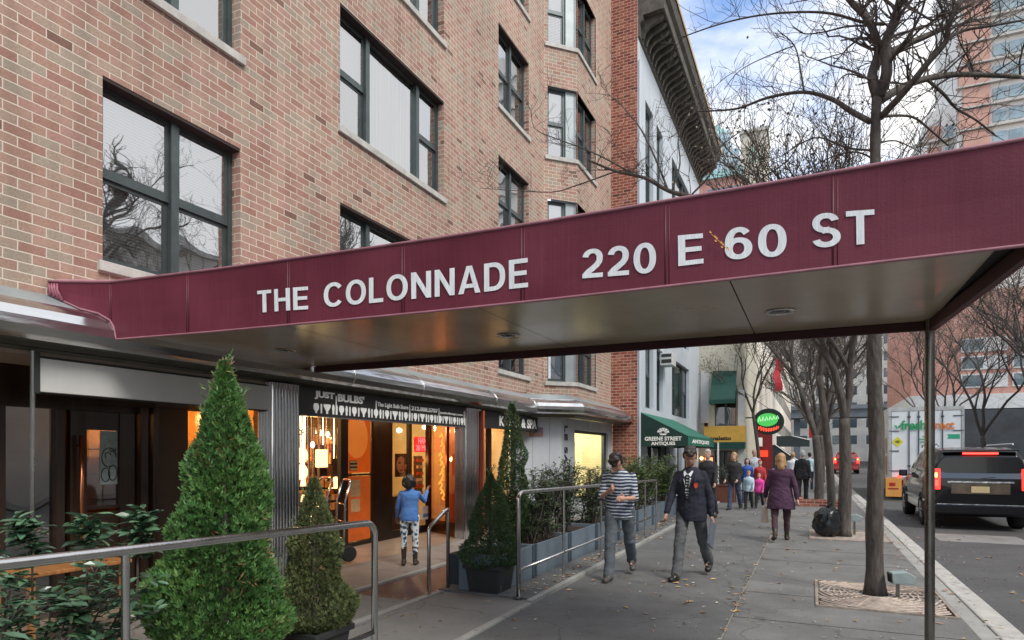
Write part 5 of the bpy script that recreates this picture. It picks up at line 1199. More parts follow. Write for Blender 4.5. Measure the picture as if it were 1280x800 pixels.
# ------------------------------------------------------------------ leafy shrubs
def shrub(name,label,loc,size,m_leaf,n,leaf=.06,seed=1,cat='shrub',group=None,stems=9,density_bottom=.3,broad=.42,spikes=0):
    R=random.Random(seed); t=thing(name,label,cat,loc,group=group); sx_,sy_,h=size
    st=MB(); V=[];F=[];k=0
    tips=[]
    for i in range(stems):
        a=R.uniform(0,6.28); f=R.random()**.5; hh=h*R.uniform(.65,1.0)
        base=Vector((R.uniform(-.2,.2)*sx_,R.uniform(-.2,.2)*sy_,0)); tip=Vector((math.cos(a)*f*sx_/2,math.sin(a)*f*sy_/2,hh)); mid=(base+tip)/2+Vector((R.uniform(-.05,.05),R.uniform(-.05,.05),0))
        st.tube([base,mid,tip],[.011,.008,.003],5); 
        for q in range(6):
            f2=R.uniform(.08,.95); b0=base+(tip-base)*f2; a2=R.uniform(0,6.28); b1=b0+Vector((math.cos(a2)*.28*sx_,math.sin(a2)*.28*sy_,R.uniform(.04,.2)*h)); 
            b1.x=max(-sx_/2,min(sx_/2,b1.x)); b1.y=max(-sy_/2,min(sy_/2,b1.y)); b1.z=min(b1.z,h)
            st.tube([b0,(b0+b1)/2+Vector((0,0,.015)),b1],[.006,.004,.002],4); tips.append((b0,b1))
        tips.append((mid,tip)); 
    for i in range(spikes):
        a=R.uniform(0,6.28); b0=Vector((R.uniform(-.4,.4)*sx_,R.uniform(-.4,.4)*sy_,h*.9)); b1=b0+Vector((R.uniform(-.04,.04),R.uniform(-.04,.04),R.uniform(.12,.26))); st.tube([b0-Vector((0,0,.3)),b0,b1],[.006,.005,.003],5); tips+= [(b0,b1)]*5
    for i in range(n):
        b0,b1=tips[R.randrange(len(tips))]; f=R.random()**.6; c=b0+(b1-b0)*f+Vector((R.uniform(-.04,.04),R.uniform(-.04,.04),R.uniform(-.03,.03)))
        a=R.uniform(0,6.28); d=Vector((math.cos(a),math.sin(a),R.uniform(-.35,.45))).normalized(); up=(Vector((0,0,1))+Vector((R.uniform(-.6,.6),R.uniform(-.6,.6),0))).normalized()
        sd=d.cross(up).normalized(); up=sd.cross(d); s=leaf*R.uniform(.6,1.25); w=s*broad*.5
        V+=[c,c+d*s*.35+sd*w+up*.1*w,c+d*s*.75+sd*w*.75+up*.1*w,c+d*s-up*.08*s,c+d*s*.75-sd*w*.75+up*.1*w,c+d*s*.35-sd*w+up*.1*w,c+d*s*.5-up*w*.18]
        F+=[(k,k+1,k+6),(k+1,k+2,k+6),(k+2,k+3,k+6),(k+3,k+4,k+6),(k+4,k+5,k+6),(k+5,k,k+6)]; k+=7
    mb=MB(); mb.v=[tuple(v) for v in V]; mb.f=F; mb.m=[0]*len(F); mb.build('leaves',m_leaf,t,uv=False,local=True)
    st.build('stems',BARK,t,local=True)
    return t
shrub('broadleaf_shrub','glossy broadleaf shrub behind the near railing at the lower left',(-3.45,1.78,.05),(.85,1.1,1.12),GLOSSL,3400,.085,seed=21,spikes=5,stems=14,group='glossy broadleaf shrubs')
shrub('broadleaf_shrub','glossy broadleaf shrub low beside the railing post',(-3.12,1.42,.05),(.5,.8,.98),GLOSSL,1700,.085,seed=22,spikes=2,stems=9,group='glossy broadleaf shrubs')
# planter boxes
PLB=pm('slate_blue_planter',(.135,.175,.215),.5,var=.15,vs=2,bump=.05)
SOIL=pm('soil',(.03,.02,.014),.95)
edges=[6.50,7.54,8.86,10.15,11.5,12.9,14.3,15.7,17.1]
labs=['first slate blue planter box beside the charcoal pot','second slate blue planter box, behind the striped shirt man’s path','third slate blue planter box along the long railing','fourth slate blue planter box along the long railing','fifth slate blue planter box, near the far railing posts','sixth slate blue planter box past the far railing end','seventh slate blue planter box toward the green awning','farthest slate blue planter box of the row']
labs[1]='second slate blue planter box, counted from the charcoal pot'
def planter(y0,y1,x0=-3.72,x1=-3.20,h=.42,lab='',z=.035):
    t=thing('planter_box',lab,'planter',((x0+x1)/2,(y0+y1)/2,z),group='slate blue planter boxes along the railing')
    m=MB(); w=.03
    m.box(x0,x1,y0,y0+w,z,z+h); m.box(x0,x1,y1-w,y1,z,z+h); m.box(x1-w,x1,y0+w,y1-w,z,z+h); m.box(x0,x0+w,y0+w,y1-w,z,z+h); m.build('box',PLB,t,bevel=.004)
    m=MB(); m.box(x0+w,x1-w,y0+w,y1-w,z+h-.07,z+h-.05); m.build('soil',SOIL,t)
    m=MB(); m.box(x1,x1+.012,y0,y0+.06,z,z+h+.005); m.build('corner_batten',pm('dark_slate',(.05,.075,.10),.5),t); m=MB(); m.box(x1,x1+.012,y1-.06,y1,z,z+h+.005); m.build('corner_batten',pm('dark_slate',(.05,.075,.10),.5),t)
for i in range(len(edges)-1): planter(edges[i]+.01,edges[i+1]-.01,lab=labs[i])
planter(6.72,6.92,-4.10,-3.73,.44,lab='narrow slate blue planter end standing behind the charcoal pot',z=.006) if 0 else None
t=thing('planter_box','dark slate planter standing left of the charcoal pot','planter',(-3.9,6.95,0)); m=MB(); m.box(-4.02,-3.74,6.75,7.4,.01,.40); m.build('box',pm('dark_slate',(.05,.075,.10)),t,bevel=.006); m=MB(); m.box(-3.99,-3.77,6.78,7.37,.4,.404); m.build('soil',SOIL,t)
sl=['loose leafy shrub in the first planter beside the cypress','leafy shrub in the planter behind the first railing posts','leafy shrub in the planter under the salon window','dense shrub in the planter left of the striped shirt man','dense shrub in the planter behind the striped shirt man']
for i,(y,h,n,m_) in enumerate([(7.95,1.08,1300,SHRUBL),(8.5,.98,1200,SHRUBL),(9.25,1.12,1500,SHRUBL),(10.6,.98,1500,SHRUBL),(11.9,.95,1500,SHRUBL)]):
    shrub('planter_shrub',sl[i],(-3.46,y,.42),(.66,1.15,h),m_,int(n*2.3),.052,seed=40+i,group='shrubs in the planter boxes',stems=22)
for i,(y,lb) in enumerate([(13.4,'bright green hedge shrub behind the railing near the navy blazer walker'),(14.9,'bright green hedge shrub in the second last planter'),(16.4,'bright green hedge shrub nearest the green awning')]):
    shrub('hedge_shrub',lb,(-3.46,y,.42),(.85,1.55,1.15),HEDGEL,4200,.06,seed=60+i,group='bright hedge shrubs at the end of the planter row',stems=26)
# ------------------------------------------------------------------ bare street trees
def limb(mb,pts,r0,r1,n=7):
    k=len(pts); mb.tube(pts,[r0+(r1-r0)*i/(k-1) for i in range(k)],n)
def smooth_path(pts,sub=4):
    P=[Vector(p) for p in pts]; out=[]
    for i in range(len(P)-1):
        p0=P[max(i-1,0)]; p1=P[i]; p2=P[i+1]; p3=P[min(i+2,len(P)-1)]
        for s in range(sub):
            t=s/sub; out.append(.5*((2*p1)+(-p0+p2)*t+(2*p0-5*p1+4*p2-p3)*t*t+(-p0+3*p1-3*p2+p3)*t*t*t))
    out.append(P[-1]); return out
def twigs(mb,path,r,R,n,ln,depth=2,bias=Vector((0,0,.25))):
    """side shoots growing off a path"""
    k=len(path)
    for i in range(n):
        j=R.randrange(max(1,int(k*.12)),k); p=path[j]; t=(path[j]-path[j-1]).normalized() if j else Vector((0,0,1))
        d=(t*R.uniform(.2,.9)+Vector((R.uniform(-1,1),R.uniform(-1,1),R.uniform(-.6,1)))+bias).normalized()
        l=ln*R.uniform(.4,1.2); pts=[p]; q=p
        for s in range(5):
            d=(d+Vector((R.uniform(-.4,.4),R.uniform(-.4,.4),R.uniform(-.3,.4)))*.8).normalized(); q=q+d*l/5; pts.append(q)
        limb(mb,pts,r,max(.0022,r*.35),4)
        if depth>0: twigs(mb,pts,max(.0022,r*.6),R,3 if depth>1 else 2,ln*.5,depth-1,bias)
R1=random.Random(5)
def street_tree(name,label,base,D0,limbs,trunk,seed,dens=1.,group='bare street trees'):
    """limbs: (pixel path with depth offsets, r0, r1, twig count)"""
    t=thing(name,label,'tree',base,group=group); R=random.Random(seed)
    tr=MB(); pth=smooth_path(trunk[0],5); k=len(pth); rr=[trunk[1]+(trunk[2]-trunk[1])*i/(k-1) for i in range(k)]; rr[0]*=1.35; rr[1]*=1.12
    rr=[x*(1+.05*math.sin(i*1.7)) for i,x in enumerate(rr)]
    tr.tube(pth,rr,16); tr.build('trunk',BARK,t,smooth=True)
    br=MB(); tw=MB()
    for pts,r0,r1,nt_ in limbs:
        r0*=1.35; r1*=1.3; P=smooth_path(pts,4); limb(br,P,r0,r1,7); twigs(tw,P,max(.0035,r1*.55),R,int(nt_*dens),.75)
    br.build('limbs',TWIG if 0 else BARK,t,smooth=True); tw.build('twigs',TWIG,t,smooth=False,uv=False)
    return t
D1=7.28
def q(px,py,dz=0.): 
    return atD(px,py,D1+dz)
base=atZ(1094,744,0.0)
L1=[
 ([q(1096,118),q(1090,95),q(1098,62,.1),q(1085,25,.2),q(1062,0,.3),q(1045,-30,.3)],.045,.02,16),
 ([q(1098,120),q(1108,92,-.1),q(1107,55,-.1),q(1118,25,-.2),q(1127,-10,-.2)],.05,.03,12),
 ([q(1108,68),q(1135,55,.2),q(1165,42,.4),q(1185,30,.5),q(1198,5,.6),q(1215,-20,.7)],.032,.016,14),
 ([q(1100,126),q(1130,108,.3),q(1160,98,.5),q(1195,93,.7),q(1240,94,.9),q(1275,96,1.)],.035,.02,16),
 ([q(1100,147),q(1130,115,-.3),q(1160,78,-.5),q(1182,52,-.6),q(1186,30,-.7),q(1200,0,-.8)],.03,.017,14),
 ([q(1160,100,.5),q(1180,118,.5),q(1195,135,.6),q(1220,150,.6),q(1245,170,.7)],.016,.008,8),
 ([q(1182,50,-.6),q(1205,38,-.6),q(1240,32,-.7),q(1280,25,-.8)],.014,.008,9),
 ([q(1088,152),q(1062,138,.2),q(1040,124,.4),q(1005,115,.6),q(960,122,.8),q(920,136,1.0),q(872,139,1.2)],.026,.007,16),
 ([q(1005,115,.6),q(1001,90,.6),q(993,57,.7),q(972,38,.7)],.010,.004,5),
 ([q(993,57,.7),q(960,70,.7),q(925,88,.8),q(905,112,.9)],.006,.003,4),
 ([q(1105,30),q(1080,28,.3),q(1040,17,.6),q(1000,15,.9),q(950,19,1.),q(900,30,1.2),q(848,48,1.3)],.015,.006,16),
 ([q(1095,32,.2),q(1060,33,.4),q(1030,40,.6),q(1005,42,.8),q(990,32,.9)],.010,.004,8),
 ([q(1092,100),q(1075,95,-.2),q(1058,93,-.3),q(1046,105,-.4),q(1042,125,-.4)],.008,.004,5),
 ([q(1094,150),q(1110,145,.2),q(1140,146,.4),q(1160,160,.5),q(1185,182,.6)],.014,.008,9),
 ([q(1106,58),q(1150,33,.5),q(1200,32,.8),q(1240,30,1)],.010,.006,10),
 ([q(1094,188),q(1060,185,.3),q(1025,172,.5),q(1000,180,.6),q(975,196,.7)],.010,.004,10),
 ([q(1094,200),q(1070,190,.5),q(1040,196,.7),q(1010,212,.8)],.009,.004,10),
 ([q(1094,180),q(1120,176,.5),q(1150,190,.6)],.009,.004,8),
 # long low limb passing behind the canopy towards the facade
 ([q(1094,330),q(1020,300,.4),q(930,268,.9),q(862,246,1.4),q(835,238,1.7),q(805,222,1.9),q(770,214,2.1),q(735,200,2.3)],.035,.012,12),
 ([q(835,238,1.7),q(820,200,1.9),q(800,160,2.1),q(775,130,2.3),q(760,118,2.4)],.012,.004,9),
 ([q(840,238,1.7),q(850,205,1.8),q(848,170,1.9),q(862,140,2.0)],.010,.004,7),
 ([q(790,216,2.),q(740,190,2.2),q(700,175,2.4),q(668,160,2.6),q(665,130,2.6)],.009,.003,8),
 ([q(770,214,2.1),q(720,232,2.3),q(690,240,2.4),q(640,238,2.5),q(600,235,2.6)],.009,.003,6),
 ([q(862,246,1.4),q(890,215,1.2),q(900,185,1.2),q(925,165,1.2)],.010,.004,8),
 ([q(930,268,.9),q(945,230,.9),q(985,200,.8),q(1010,160,.8)],.010,.004,10),
 ([q(1020,300,.4),q(1040,240,.3),q(1055,215,.3),q(1058,175,.3)],.010,.004,8),
]
street_tree('street_tree','nearest bare street tree rising through the tree grate beside the kerb',base,D1,L1,([base,q(1093,650),q(1096,560),q(1093,470),q(1094,350),q(1095,250),q(1094,180),q(1096,118)],.096,.048),5,1.35)
# following trees: grown procedurally
def grown_tree(label,base,h,seed,r0=.12,fork=2.6,lean=(0,0),spread=.8,leaves=0,dens=1.0,levels=5,name='street_tree',ln0=1.9,group='bare street trees'):
    R=random.Random(seed); t=thing(name,label,'tree',base,group=group); b=Vector(base)
    tr=MB(); p1=b+Vector((lean[0],lean[1],fork)); P=smooth_path([b,b+Vector((lean[0]*.4+.03,lean[1]*.4,fork*.5)),p1],5); k=len(P)
    rr=[r0*(1-.25*i/(k-1)) for i in range(k)]; rr[0]*=1.3; tr.tube(P,rr,12); tr.build('trunk',BARK,t,smooth=True)
    br=MB(); tw=MB(); pts_out=[]
    def grow(p,d,l,r,lev):
        pts=[p]; q_=p; dd=d
        for s in range(4):
            dd=(dd+Vector((R.uniform(-.25,.25),R.uniform(-.25,.25),R.uniform(-.05,.22)))).normalized(); q_=q_+dd*l/4; pts.append(q_)
        (br if r>.012 else tw).tube(pts,[r*(1-.35*i/4) for i in range(5)],7 if r>.03 else 4,caps=False)
        if lev==0: pts_out.append(q_); return
        nb_=R.choice((2,3)) if lev>1 else 3
        for i in range(nb_):
            a=R.uniform(0,6.28); nd=(dd+Vector((math.cos(a),math.sin(a),R.uniform(-.2,.35)))*spread*R.uniform(.5,1)).normalized()
            grow(pts[-1] if i<2 else pts[2],nd,l*R.uniform(.62,.86),r*.62,lev-1)
        for i in range(int(2*dens)):
            a=R.uniform(0,6.28); nd=(dd*.5+Vector((math.cos(a),math.sin(a),R.uniform(-.3,.5)))).normalized(); s0=pts[R.randrange(1,4)]; m_=s0+nd*l*.25+Vector((0,0,.03)); tw.tube([s0,m_,s0+nd*l*.5+Vector((R.uniform(-.1,.1),R.uniform(-.1,.1),.05))],[.008,.006,.004],3,caps=False)
    for i in range(3):
        a=R.uniform(0,6.28)+i*2.1; grow(P[-1],Vector((math.cos(a)*.55*spread,math.sin(a)*.55*spread,1)).normalized(),ln0,r0*.6,levels)
    br.build('limbs',BARK,t,smooth=True,uv=False); tw.build('twigs',TWIG,t,uv=False)
    if leaves:
        V=[];F=[];k=0
        for i in range(leaves):
            c=pts_out[R.randrange(len(pts_out))]+Vector((R.gauss(0,.25),R.gauss(0,.25),R.gauss(0,.2))); d=Vector((R.uniform(-1,1),R.uniform(-1,1),R.uniform(-1,.3))).normalized(); s=.07; w_=d.orthogonal().normalized()*s*.4
            V+=[c,c+d*s*.5+w_,c+d*s,c+d*s*.5-w_]; F.append((k,k+1,k+2,k+3)); k+=4
        mb=MB(); mb.v=[tuple(v) for v in V]; mb.f=F; mb.m=[0]*len(F); mb.build('leaves',pm('olive_leaf',(.14,.10,.06),.6,island=.5),t,uv=False)
    return t
grown_tree('second bare street tree, forked low behind the trash bag',tuple(atZ(1054,671,0)),8,31,.13,2.3,(.02,0),.75,leaves=500,levels=5)
grown_tree('slim bare tree stem just left of the second street tree',tuple(atZ(1041,668,0)),8,32,.085,3.2,(-.25,.1),.6,leaves=200,levels=4)
grown_tree('third bare street tree in a brick edged pit',(.25,22.5,0),8,33,.15,2.2,(-.1,0),.85,leaves=3600,levels=5,dens=2.2,ln0=2.1)
grown_tree('fourth bare street tree by the distant pedestrians',(.3,30,0),8,34,.14,2.4,(.1,0),.8,leaves=3600,levels=5,dens=2.2,ln0=2.2)
grown_tree('fifth bare street tree far along the kerb',(.6,40,0),8,35,.14,2.4,(0,0),.9,leaves=4500,levels=5,dens=3.5,ln0=2.3)
grown_tree('slender leafy tree leaning over the oval neon sign',(-2.0,30.2,0),7,36,.09,3.4,(-.3,0),.7,leaves=1800,levels=4,ln0=1.5)
grown_tree('bare tree on the far right sidewalk beyond the box truck',(12.6,46,0),10,37,.2,3.0,(-.4,0),.95,levels=5,dens=4,leaves=5500,ln0=3.9+.0)
grown_tree('bare tree farther down the right sidewalk beside the brick block',(12.2,60,0),10,38,.2,3.0,(-.2,0),.95,levels=5,dens=4,leaves=5500,ln0=3.9+.2)
grown_tree('distant bare tree on the right side near the overpass',(11.9,80,0),10,39,.2,3.0,(0,0),.95,levels=5,dens=4,leaves=5500,ln0=3.9+.6)
grown_tree('distant bare tree on the left kerb near the overpass',(.5,58,0),10,41,.17,2.6,(0,0),.9,levels=5,dens=4,leaves=5500,ln0=3.9+.0)
# ------------------------------------------------------------------ tree grate, fixture, pits
t=thing('tree_grate','rusty cast iron tree grate with curved slots round the nearest tree','tree grate',(.7,8.25,0))
m=MB(); x0,x1,y0,y1=.05,1.33,7.5,9.02; cx_,cy_=base.x,base.y
m.box(x0,x0+.03,y0,y1,.003,.02); m.box(x1-.03,x1,y0,y1,.003,.02); m.box(x0+.03,x1-.03,y0,y0+.03,.003,.02); m.box(x0+.03,x1-.03,y1-.03,y1,.003,.02)
m.build('frame',pm('rust_frame',(.30,.25,.20),.8,var=.3,vs=10),t)
m=MB()
for k in range(1,15):
    r=.12+.062*k; seg=[]
    for i in range(97):
        a=2*math.pi*i/96; x=cx_+r*math.cos(a)+.012*math.sin(a*9+k); y=cy_+r*math.sin(a)*1.05
        ok=x0+.035<x<x1-.035 and y0+.035<y<y1-.035
        if ok: seg.append((x,y,.013))
        if (not ok or i==96) and seg:
            if len(seg)>2: m.tube(seg,.0115,5)
            seg=[]
for i in range(16):
    a=2*math.pi*i/16+.1; P_=[(cx_+r*math.cos(a),cy_+r*math.sin(a),.013) for r in (.18,.35,.55,.75,.95)]; P_=[p for p in P_ if x0+.03<p[0]<x1-.03 and y0+.03<p[1]<y1-.03]
    if len(P_)>1: m.tube(P_,.009,5)
m.build('ring_bars',pm('rust_bars',(.46,.38,.32),.75,var=.35,vs=9),t)
o=MB().box(x0+.001,x1-.001,y0+.001,y1-.001,-.05,.0035).build('pit_soil',pm('pit_soil',(.028,.02,.016),.95,var=.4,vs=12)); o['kind']='structure'
g2=atZ(1040,671,0)
t=thing('tree_grate','flat tree grate under the trash bag and second street tree','tree grate',(.6,14,0))
m=MB(); 
for i in range(22): m.box(.02,1.32,13.4+i*.07,13.4+i*.07+.035,.004,.018)
m.build('slats',pm('rust_bars',(0,0,0)),t); m=MB(); m.box(-.02,.018,13.36,14.95,.003,.022); m.box(1.322,1.35,13.36,14.95,.003,.022); m.build('frame',pm('rust_frame',(0,0,0)),t)
t=thing('tree_pit_edging','low red brick edging round the third tree pit','edging',(.3,22.4,0)); m=MB()
m.box(-.35,1.1,21.6,21.72,0,.22); m.box(-.35,-.23,21.72,23.4,0,.22); m.box(.98,1.1,21.72,23.4,0,.22); m.build('brick_course',B_RED,t); m=MB(); m.box(-.23,.98,21.72,23.4,.0,.12); m.build('soil',SOIL,t)
# ground flood light on a stake
t=thing('flood_light','grey weatherproof flood light box on a short stake by the tree','flood light',(.88,8.1,0))
c=atZ(1122,749,0.); m=MB(); m.box(c.x-.018,c.x+.018,c.y-.018,c.y+.018,0,.20); m.build('stake',POSTM,t)
G=pm('fixture_grey',(.30,.36,.36),.45,.2,var=.15,vs=7)
m=MB(); A=math.radians(12); 
def fx(x,y,z): return Vector((c.x+.02+x*math.cos(A)-y*math.sin(A),c.y+x*math.sin(A)+y*math.cos(A),.18+z))
pr=[(-.09,.0),(-.10,.12),(.06,.135),(.15,.08),(.12,.0)]
m.prism(pr,lambda u,v,w:fx(u,w,v),-.07,.07); m.build('housing',G,t,bevel=.008)
m=MB(); m.prism([(-.103,.01),(-.112,.11),(-.104,.115),(-.094,.005)],lambda u,v,w:fx(u,w,v),-.06,.06); m.build('lens',pm('dark_lens',(.02,.022,.025),.2),t)
t=thing('flood_light','grey flood light box by the second street tree','flood light',(1,14,0)); c=atZ(1068,669,0); m=MB(); m.box(c.x-.02,c.x+.02,c.y-.02,c.y+.02,0,.3); m.build('stake',POSTM,t); m=MB(); m.prism(pr,lambda u,v,w:Vector((c.x+u,c.y+w,.28+v)),-.07,.07); m.build('housing',G,t,bevel=.008)
# trash bag
t=thing('trash_bag','full black plastic trash bag beside the second street tree','trash bag',(.3,13.2,0)); c=atZ(1034,670,.02)
R=random.Random(4); mb=MB(); nu,nv=40,26; vs=[];fs=[]
from mathutils import noise as mn
for i in range(nv+1):
    u=i/nv
    for j in range(nu):
        a=2*math.pi*j/nu
        z=.56*(1-math.cos(math.pi*u))/2; rr=.27*(math.sin(math.pi*min(1,u*1.0))**.55)*(1.05-.25*u)
        if u>.93: rr=max(rr*.6,.03)
        d=mn.fractal(Vector((math.cos(a)*2.2,math.sin(a)*2.2,z*6)),.8,2.,4)*.045; rid=abs(mn.noise(Vector((a*2.5,z*9,3))))*.05
        rr=max(.004,rr+d*(1 if .03<u<.97 else 0)-rid*(1 if u>.1 else 0)); vs.append((c.x+rr*math.cos(a),c.y+rr*math.sin(a),.02+z+d*.3*(0 if u<.05 else 1)))
for i in range(nv):
    for j in range(nu): fs.append((i*nu+j,i*nu+(j+1)%nu,(i+1)*nu+(j+1)%nu,(i+1)*nu+j))
mb.add(vs,fs); mb.build('bag',pm('black_plastic',(.012,.014,.016),.22,var=.2,bump=.5,bs=14),t,smooth=True)
m=MB(); m.tube([(c.x,c.y,.56),(c.x+.02,c.y,.62),(c.x+.06,c.y-.02,.66)],[.03,.018,.035],8); m.build('knot',pm('black_plastic',(0,0,0)),t,smooth=True)

grown_tree('bare tree at the kerb behind the fifth street tree',(.7,49,0),9,42,.15,2.4,(0,0),.9,leaves=3500,levels=5,dens=3,ln0=2.8)
grown_tree('leaning bare tree on the right sidewalk behind the black suv',(12.9,38,0),9,43,.2,2.6,(-.9,0),1.0,levels=5,dens=4,leaves=5000,ln0=3.8)
grown_tree('bare tree between the brick block and the box truck',(12.0,70,0),9,44,.2,2.8,(0,0),1.0,levels=5,dens=4,leaves=5500,ln0=3.9+.4)
# ------------------------------------------------------------------ people
from mathutils import noise as mn
def rotx(v,a): c,s=math.cos(a),math.sin(a); return Vector((v[0],v[1]*c-v[2]*s,v[1]*s+v[2]*c))
def rotz(v,a): c,s=math.cos(a),math.sin(a); return Vector((v[0]*c-v[1]*s,v[0]*s+v[1]*c,v[2]))
def cloth(name,base,base2=None,rough=.85,vs=6,bump=.5,bs=9): return pm(name,base,rough,var=.18,vs=vs,bump=bump,bs=bs,col2=base2)
def stripes(name,c1,c2,freq):
    if name in MATS: return MATS[name]
    m,nt,out=newmat(name); p=N(nt,'ShaderNodeBsdfPrincipled'); p.inputs['Roughness'].default_value=.85
    tc=N(nt,'ShaderNodeTexCoord'); sx=N(nt,'ShaderNodeSeparateXYZ'); L(nt,tc.outputs['Object'],sx.inputs[0])
    nz=N(nt,'ShaderNodeTexNoise',i_Scale=5.); L(nt,tc.outputs['Object'],nz.inputs['Vector'])
    a=N(nt,'ShaderNodeMath',operation='MULTIPLY_ADD'); a.inputs[1].default_value=.05; L(nt,nz.outputs[0],a.inputs[0]); L(nt,sx.outputs[2],a.inputs[2])
    b=N(nt,'ShaderNodeMath',operation='MULTIPLY'); b.inputs[1].default_value=freq; L(nt,a.outputs[0],b.inputs[0])
    f=N(nt,'ShaderNodeMath',operation='FRACT'); L(nt,b.outputs[0],f.inputs[0]); g=N(nt,'ShaderNodeMath',operation='GREATER_THAN'); g.inputs[1].default_value=.60; L(nt,f.outputs[0],g.inputs[0])
    mx=N(nt,'ShaderNodeMix',data_type='RGBA'); L(nt,g.outputs[0],mx.inputs['Factor']); mx.inputs[6].default_value=c4(c1); mx.inputs[7].default_value=c4(c2); L(nt,mx.outputs[2],p.inputs['Base Color'])
    bp=N(nt,'ShaderNodeBump',i_Strength=.5,i_Distance=.03); L(nt,nz.outputs[0],bp.inputs['Height']); L(nt,bp.outputs[0],p.inputs['Normal'])
    L(nt,p.outputs[0],out.inputs[0]); MATS[name]=m; return m
def person(label,loc,rz,H=1.75,cat='person',skin=SKIN3,hairm=None,hair='short',top=None,bottom=None,shoe=None,
           legs=((.25,.1),(-.25,.35)),arms=((-.3,.3),(.3,.4)),abd=(.14,.14),inw=(.0,.0),lean=.04,head=.0,build=1.,coat=0,boots=False,skirt=None,vox=.011,look=0.,sleeves=1.0,bag=None,detail=None,group=None):
    """local frame: facing +Y. legs/arms: (forward swing, knee/elbow bend) for right(+x), left(-x)"""
    k=H/1.75; t=thing('person',label,cat,loc,rz,group)
    J={}
    pel=Vector((0,0,.93*k))
    def up(v): return pel+rotx(Vector(v)*k,-lean)     # torso frame leaning forward
    neck=up((0,-.01,.53)); headc=up((0,.0,.0))+Vector((0,0,0))
    hb=up((0,.004,.538))
    def hd(v): return hb+rotz(rotx(Vector(v)*k,-lean-head),look)
    W=.156*build
    sh=[up((s*W,-.004,.432)) for s in (1,-1)]
    el=[];wr_=[];hn=[]
    for i,s in enumerate((1,-1)):
        a,b=arms[i]; d=Vector((s*math.sin(abd[i]),math.sin(a)*math.cos(abd[i]),-math.cos(a)*math.cos(abd[i])))
        e=sh[i]+d*.29*k; el.append(e)
        a2=a+b; d2=Vector((s*math.sin(abd[i])*.5-s*math.sin(inw[i]),math.sin(a2),-math.cos(a2))).normalized(); w_=e+d2*.25*k; wr_.append(w_); hn.append(d2)
    hip=[pel+Vector((s*.095*k*build,0,-.02*k)) for s in (1,-1)]; kn=[];an=[]
    for i,s in enumerate((1,-1)):
        a,b=legs[i]; d=Vector((s*.02,math.sin(a),-math.cos(a))); kk=hip[i]+d*.43*k; kn.append(kk)
        a2=a-b; d2=Vector((0,math.sin(a2),-math.cos(a2))); an.append(kk+d2*.42*k)
    # drop the figure so that the lowest foot touches the ground
    foot_z=min(an[0].z,an[1].z)-.075*k; dz=Vector((0,0,-foot_z))
    for L_ in (sh,el,wr_,hip,kn,an):
        for i in range(2): L_[i]=L_[i]+dz
    pel=pel+dz; hb=hb+dz
    # ---- body: one continuous skin surface
    m=MB(); R_=build
    def ringT(z,rx,ry,cy=0,n=18): return [up((rx*math.cos(2*math.pi*i/n),cy+ry*math.sin(2*math.pi*i/n),z)) for i in range(n)]
    def torso(mm,g=0.,z0=-.10,z1=.50,flare=0.,extra=0):
        secs=[(-.12,.155,.115,0),(-.03,.165,.12,-.005),(.06,.155,.11,0),(.16,.14,.10,.005),(.27,.152,.108,.01),(.37,.168,.112,.008),(.44,.158,.098,.0),(.485,.115,.075,-.005),(.53,.056,.056,-.008)]
        rr=[]
        for z,rx,ry,cy in secs:
            if z<z0-.001 or z>z1+.001: continue
            rr.append(ringT(z,rx*R_+g,ry*R_+g,cy))
        mm.loft(rr)
    torso(m,-.008,z0=-.12,z1=.53)
    m.cap(up((0,-.008,.48)),hd((0,-.005,.05)),.052*k,.050*k)
    # head: skull, jaw, nose, ears
    Rh=Matrix.Rotation(look,3,'Z')@Matrix.Rotation(-lean-head,3,'X')
    m.ell(hd((0,-.012,.155)),(.078*k,.096*k,.100*k),18,12,Rh); m.ell(hd((0,.024,.092)),(.060*k,.064*k,.080*k),16,10,Rh)
    m.ell(hd((0,.082,.118)),(.011*k,.018*k,.024*k),8,6,Rh); m.ell(hd((0,.074,.075)),(.022*k,.012*k,.012*k),8,6,Rh)
    for s in (1,-1): m.ell(hd((s*.075,-.008,.125)),(.010*k,.018*k,.030*k),8,6,Rh)
    for i,s in enumerate((1,-1)):
        m.cap(sh[i],el[i],.038*k*R_,.032*k*R_); m.cap(el[i],wr_[i],.034*k*R_,.022*k*R_)
        m.cap(hip[i],kn[i],.070*k*R_,.048*k*R_); m.cap(kn[i],an[i],.048*k*R_,.030*k*R_); m.cap(an[i],an[i]+Vector((0,.12*k,-.045*k)),.026*k,.018*k)
        # hand: palm, four curled fingers, thumb
        d=hn[i]; side=d.cross(Vector((s,0,0)));
        if side.length<.1: side=Vector((0,1,0))
        side.normalize(); pn=d.cross(side).normalized()
        p0=wr_[i]; pc=p0+d*.05*k; m.cap(p0+d*.02*k,p0+d*.085*k,.024*k,.027*k); m.cap(p0+d*.045*k+side*.015*k,p0+d*.085*k+side*.02*k,.018*k,.018*k); m.cap(p0+d*.045*k-side*.015*k,p0+d*.085*k-side*.02*k,.018*k,.018*k)
        cur=-pn*s if True else pn
        for f,(o,ln) in enumerate(((-.030,.062),(-.010,.074),(.010,.070),(.030,.055))):
            b0=p0+d*.085*k+side*o*k; b1=b0+(d*.85+cur*.35).normalized()*ln*.5*k; b2=b1+(d*.5+cur*.8).normalized()*ln*.5*k
            m.cap(b0,b1,.0095*k,.0085*k,8); m.cap(b1,b2,.0085*k,.007*k,8)
        b0=p0+d*.03*k+side*.028*k; b1=b0+(d*.6+side*.8).normalized()*.035*k; b2=b1+(d*.9+side*.25+cur*.3).normalized()*.03*k; m.cap(b0,b1,.012*k,.010*k,8); m.cap(b1,b2,.010*k,.008*k,8)
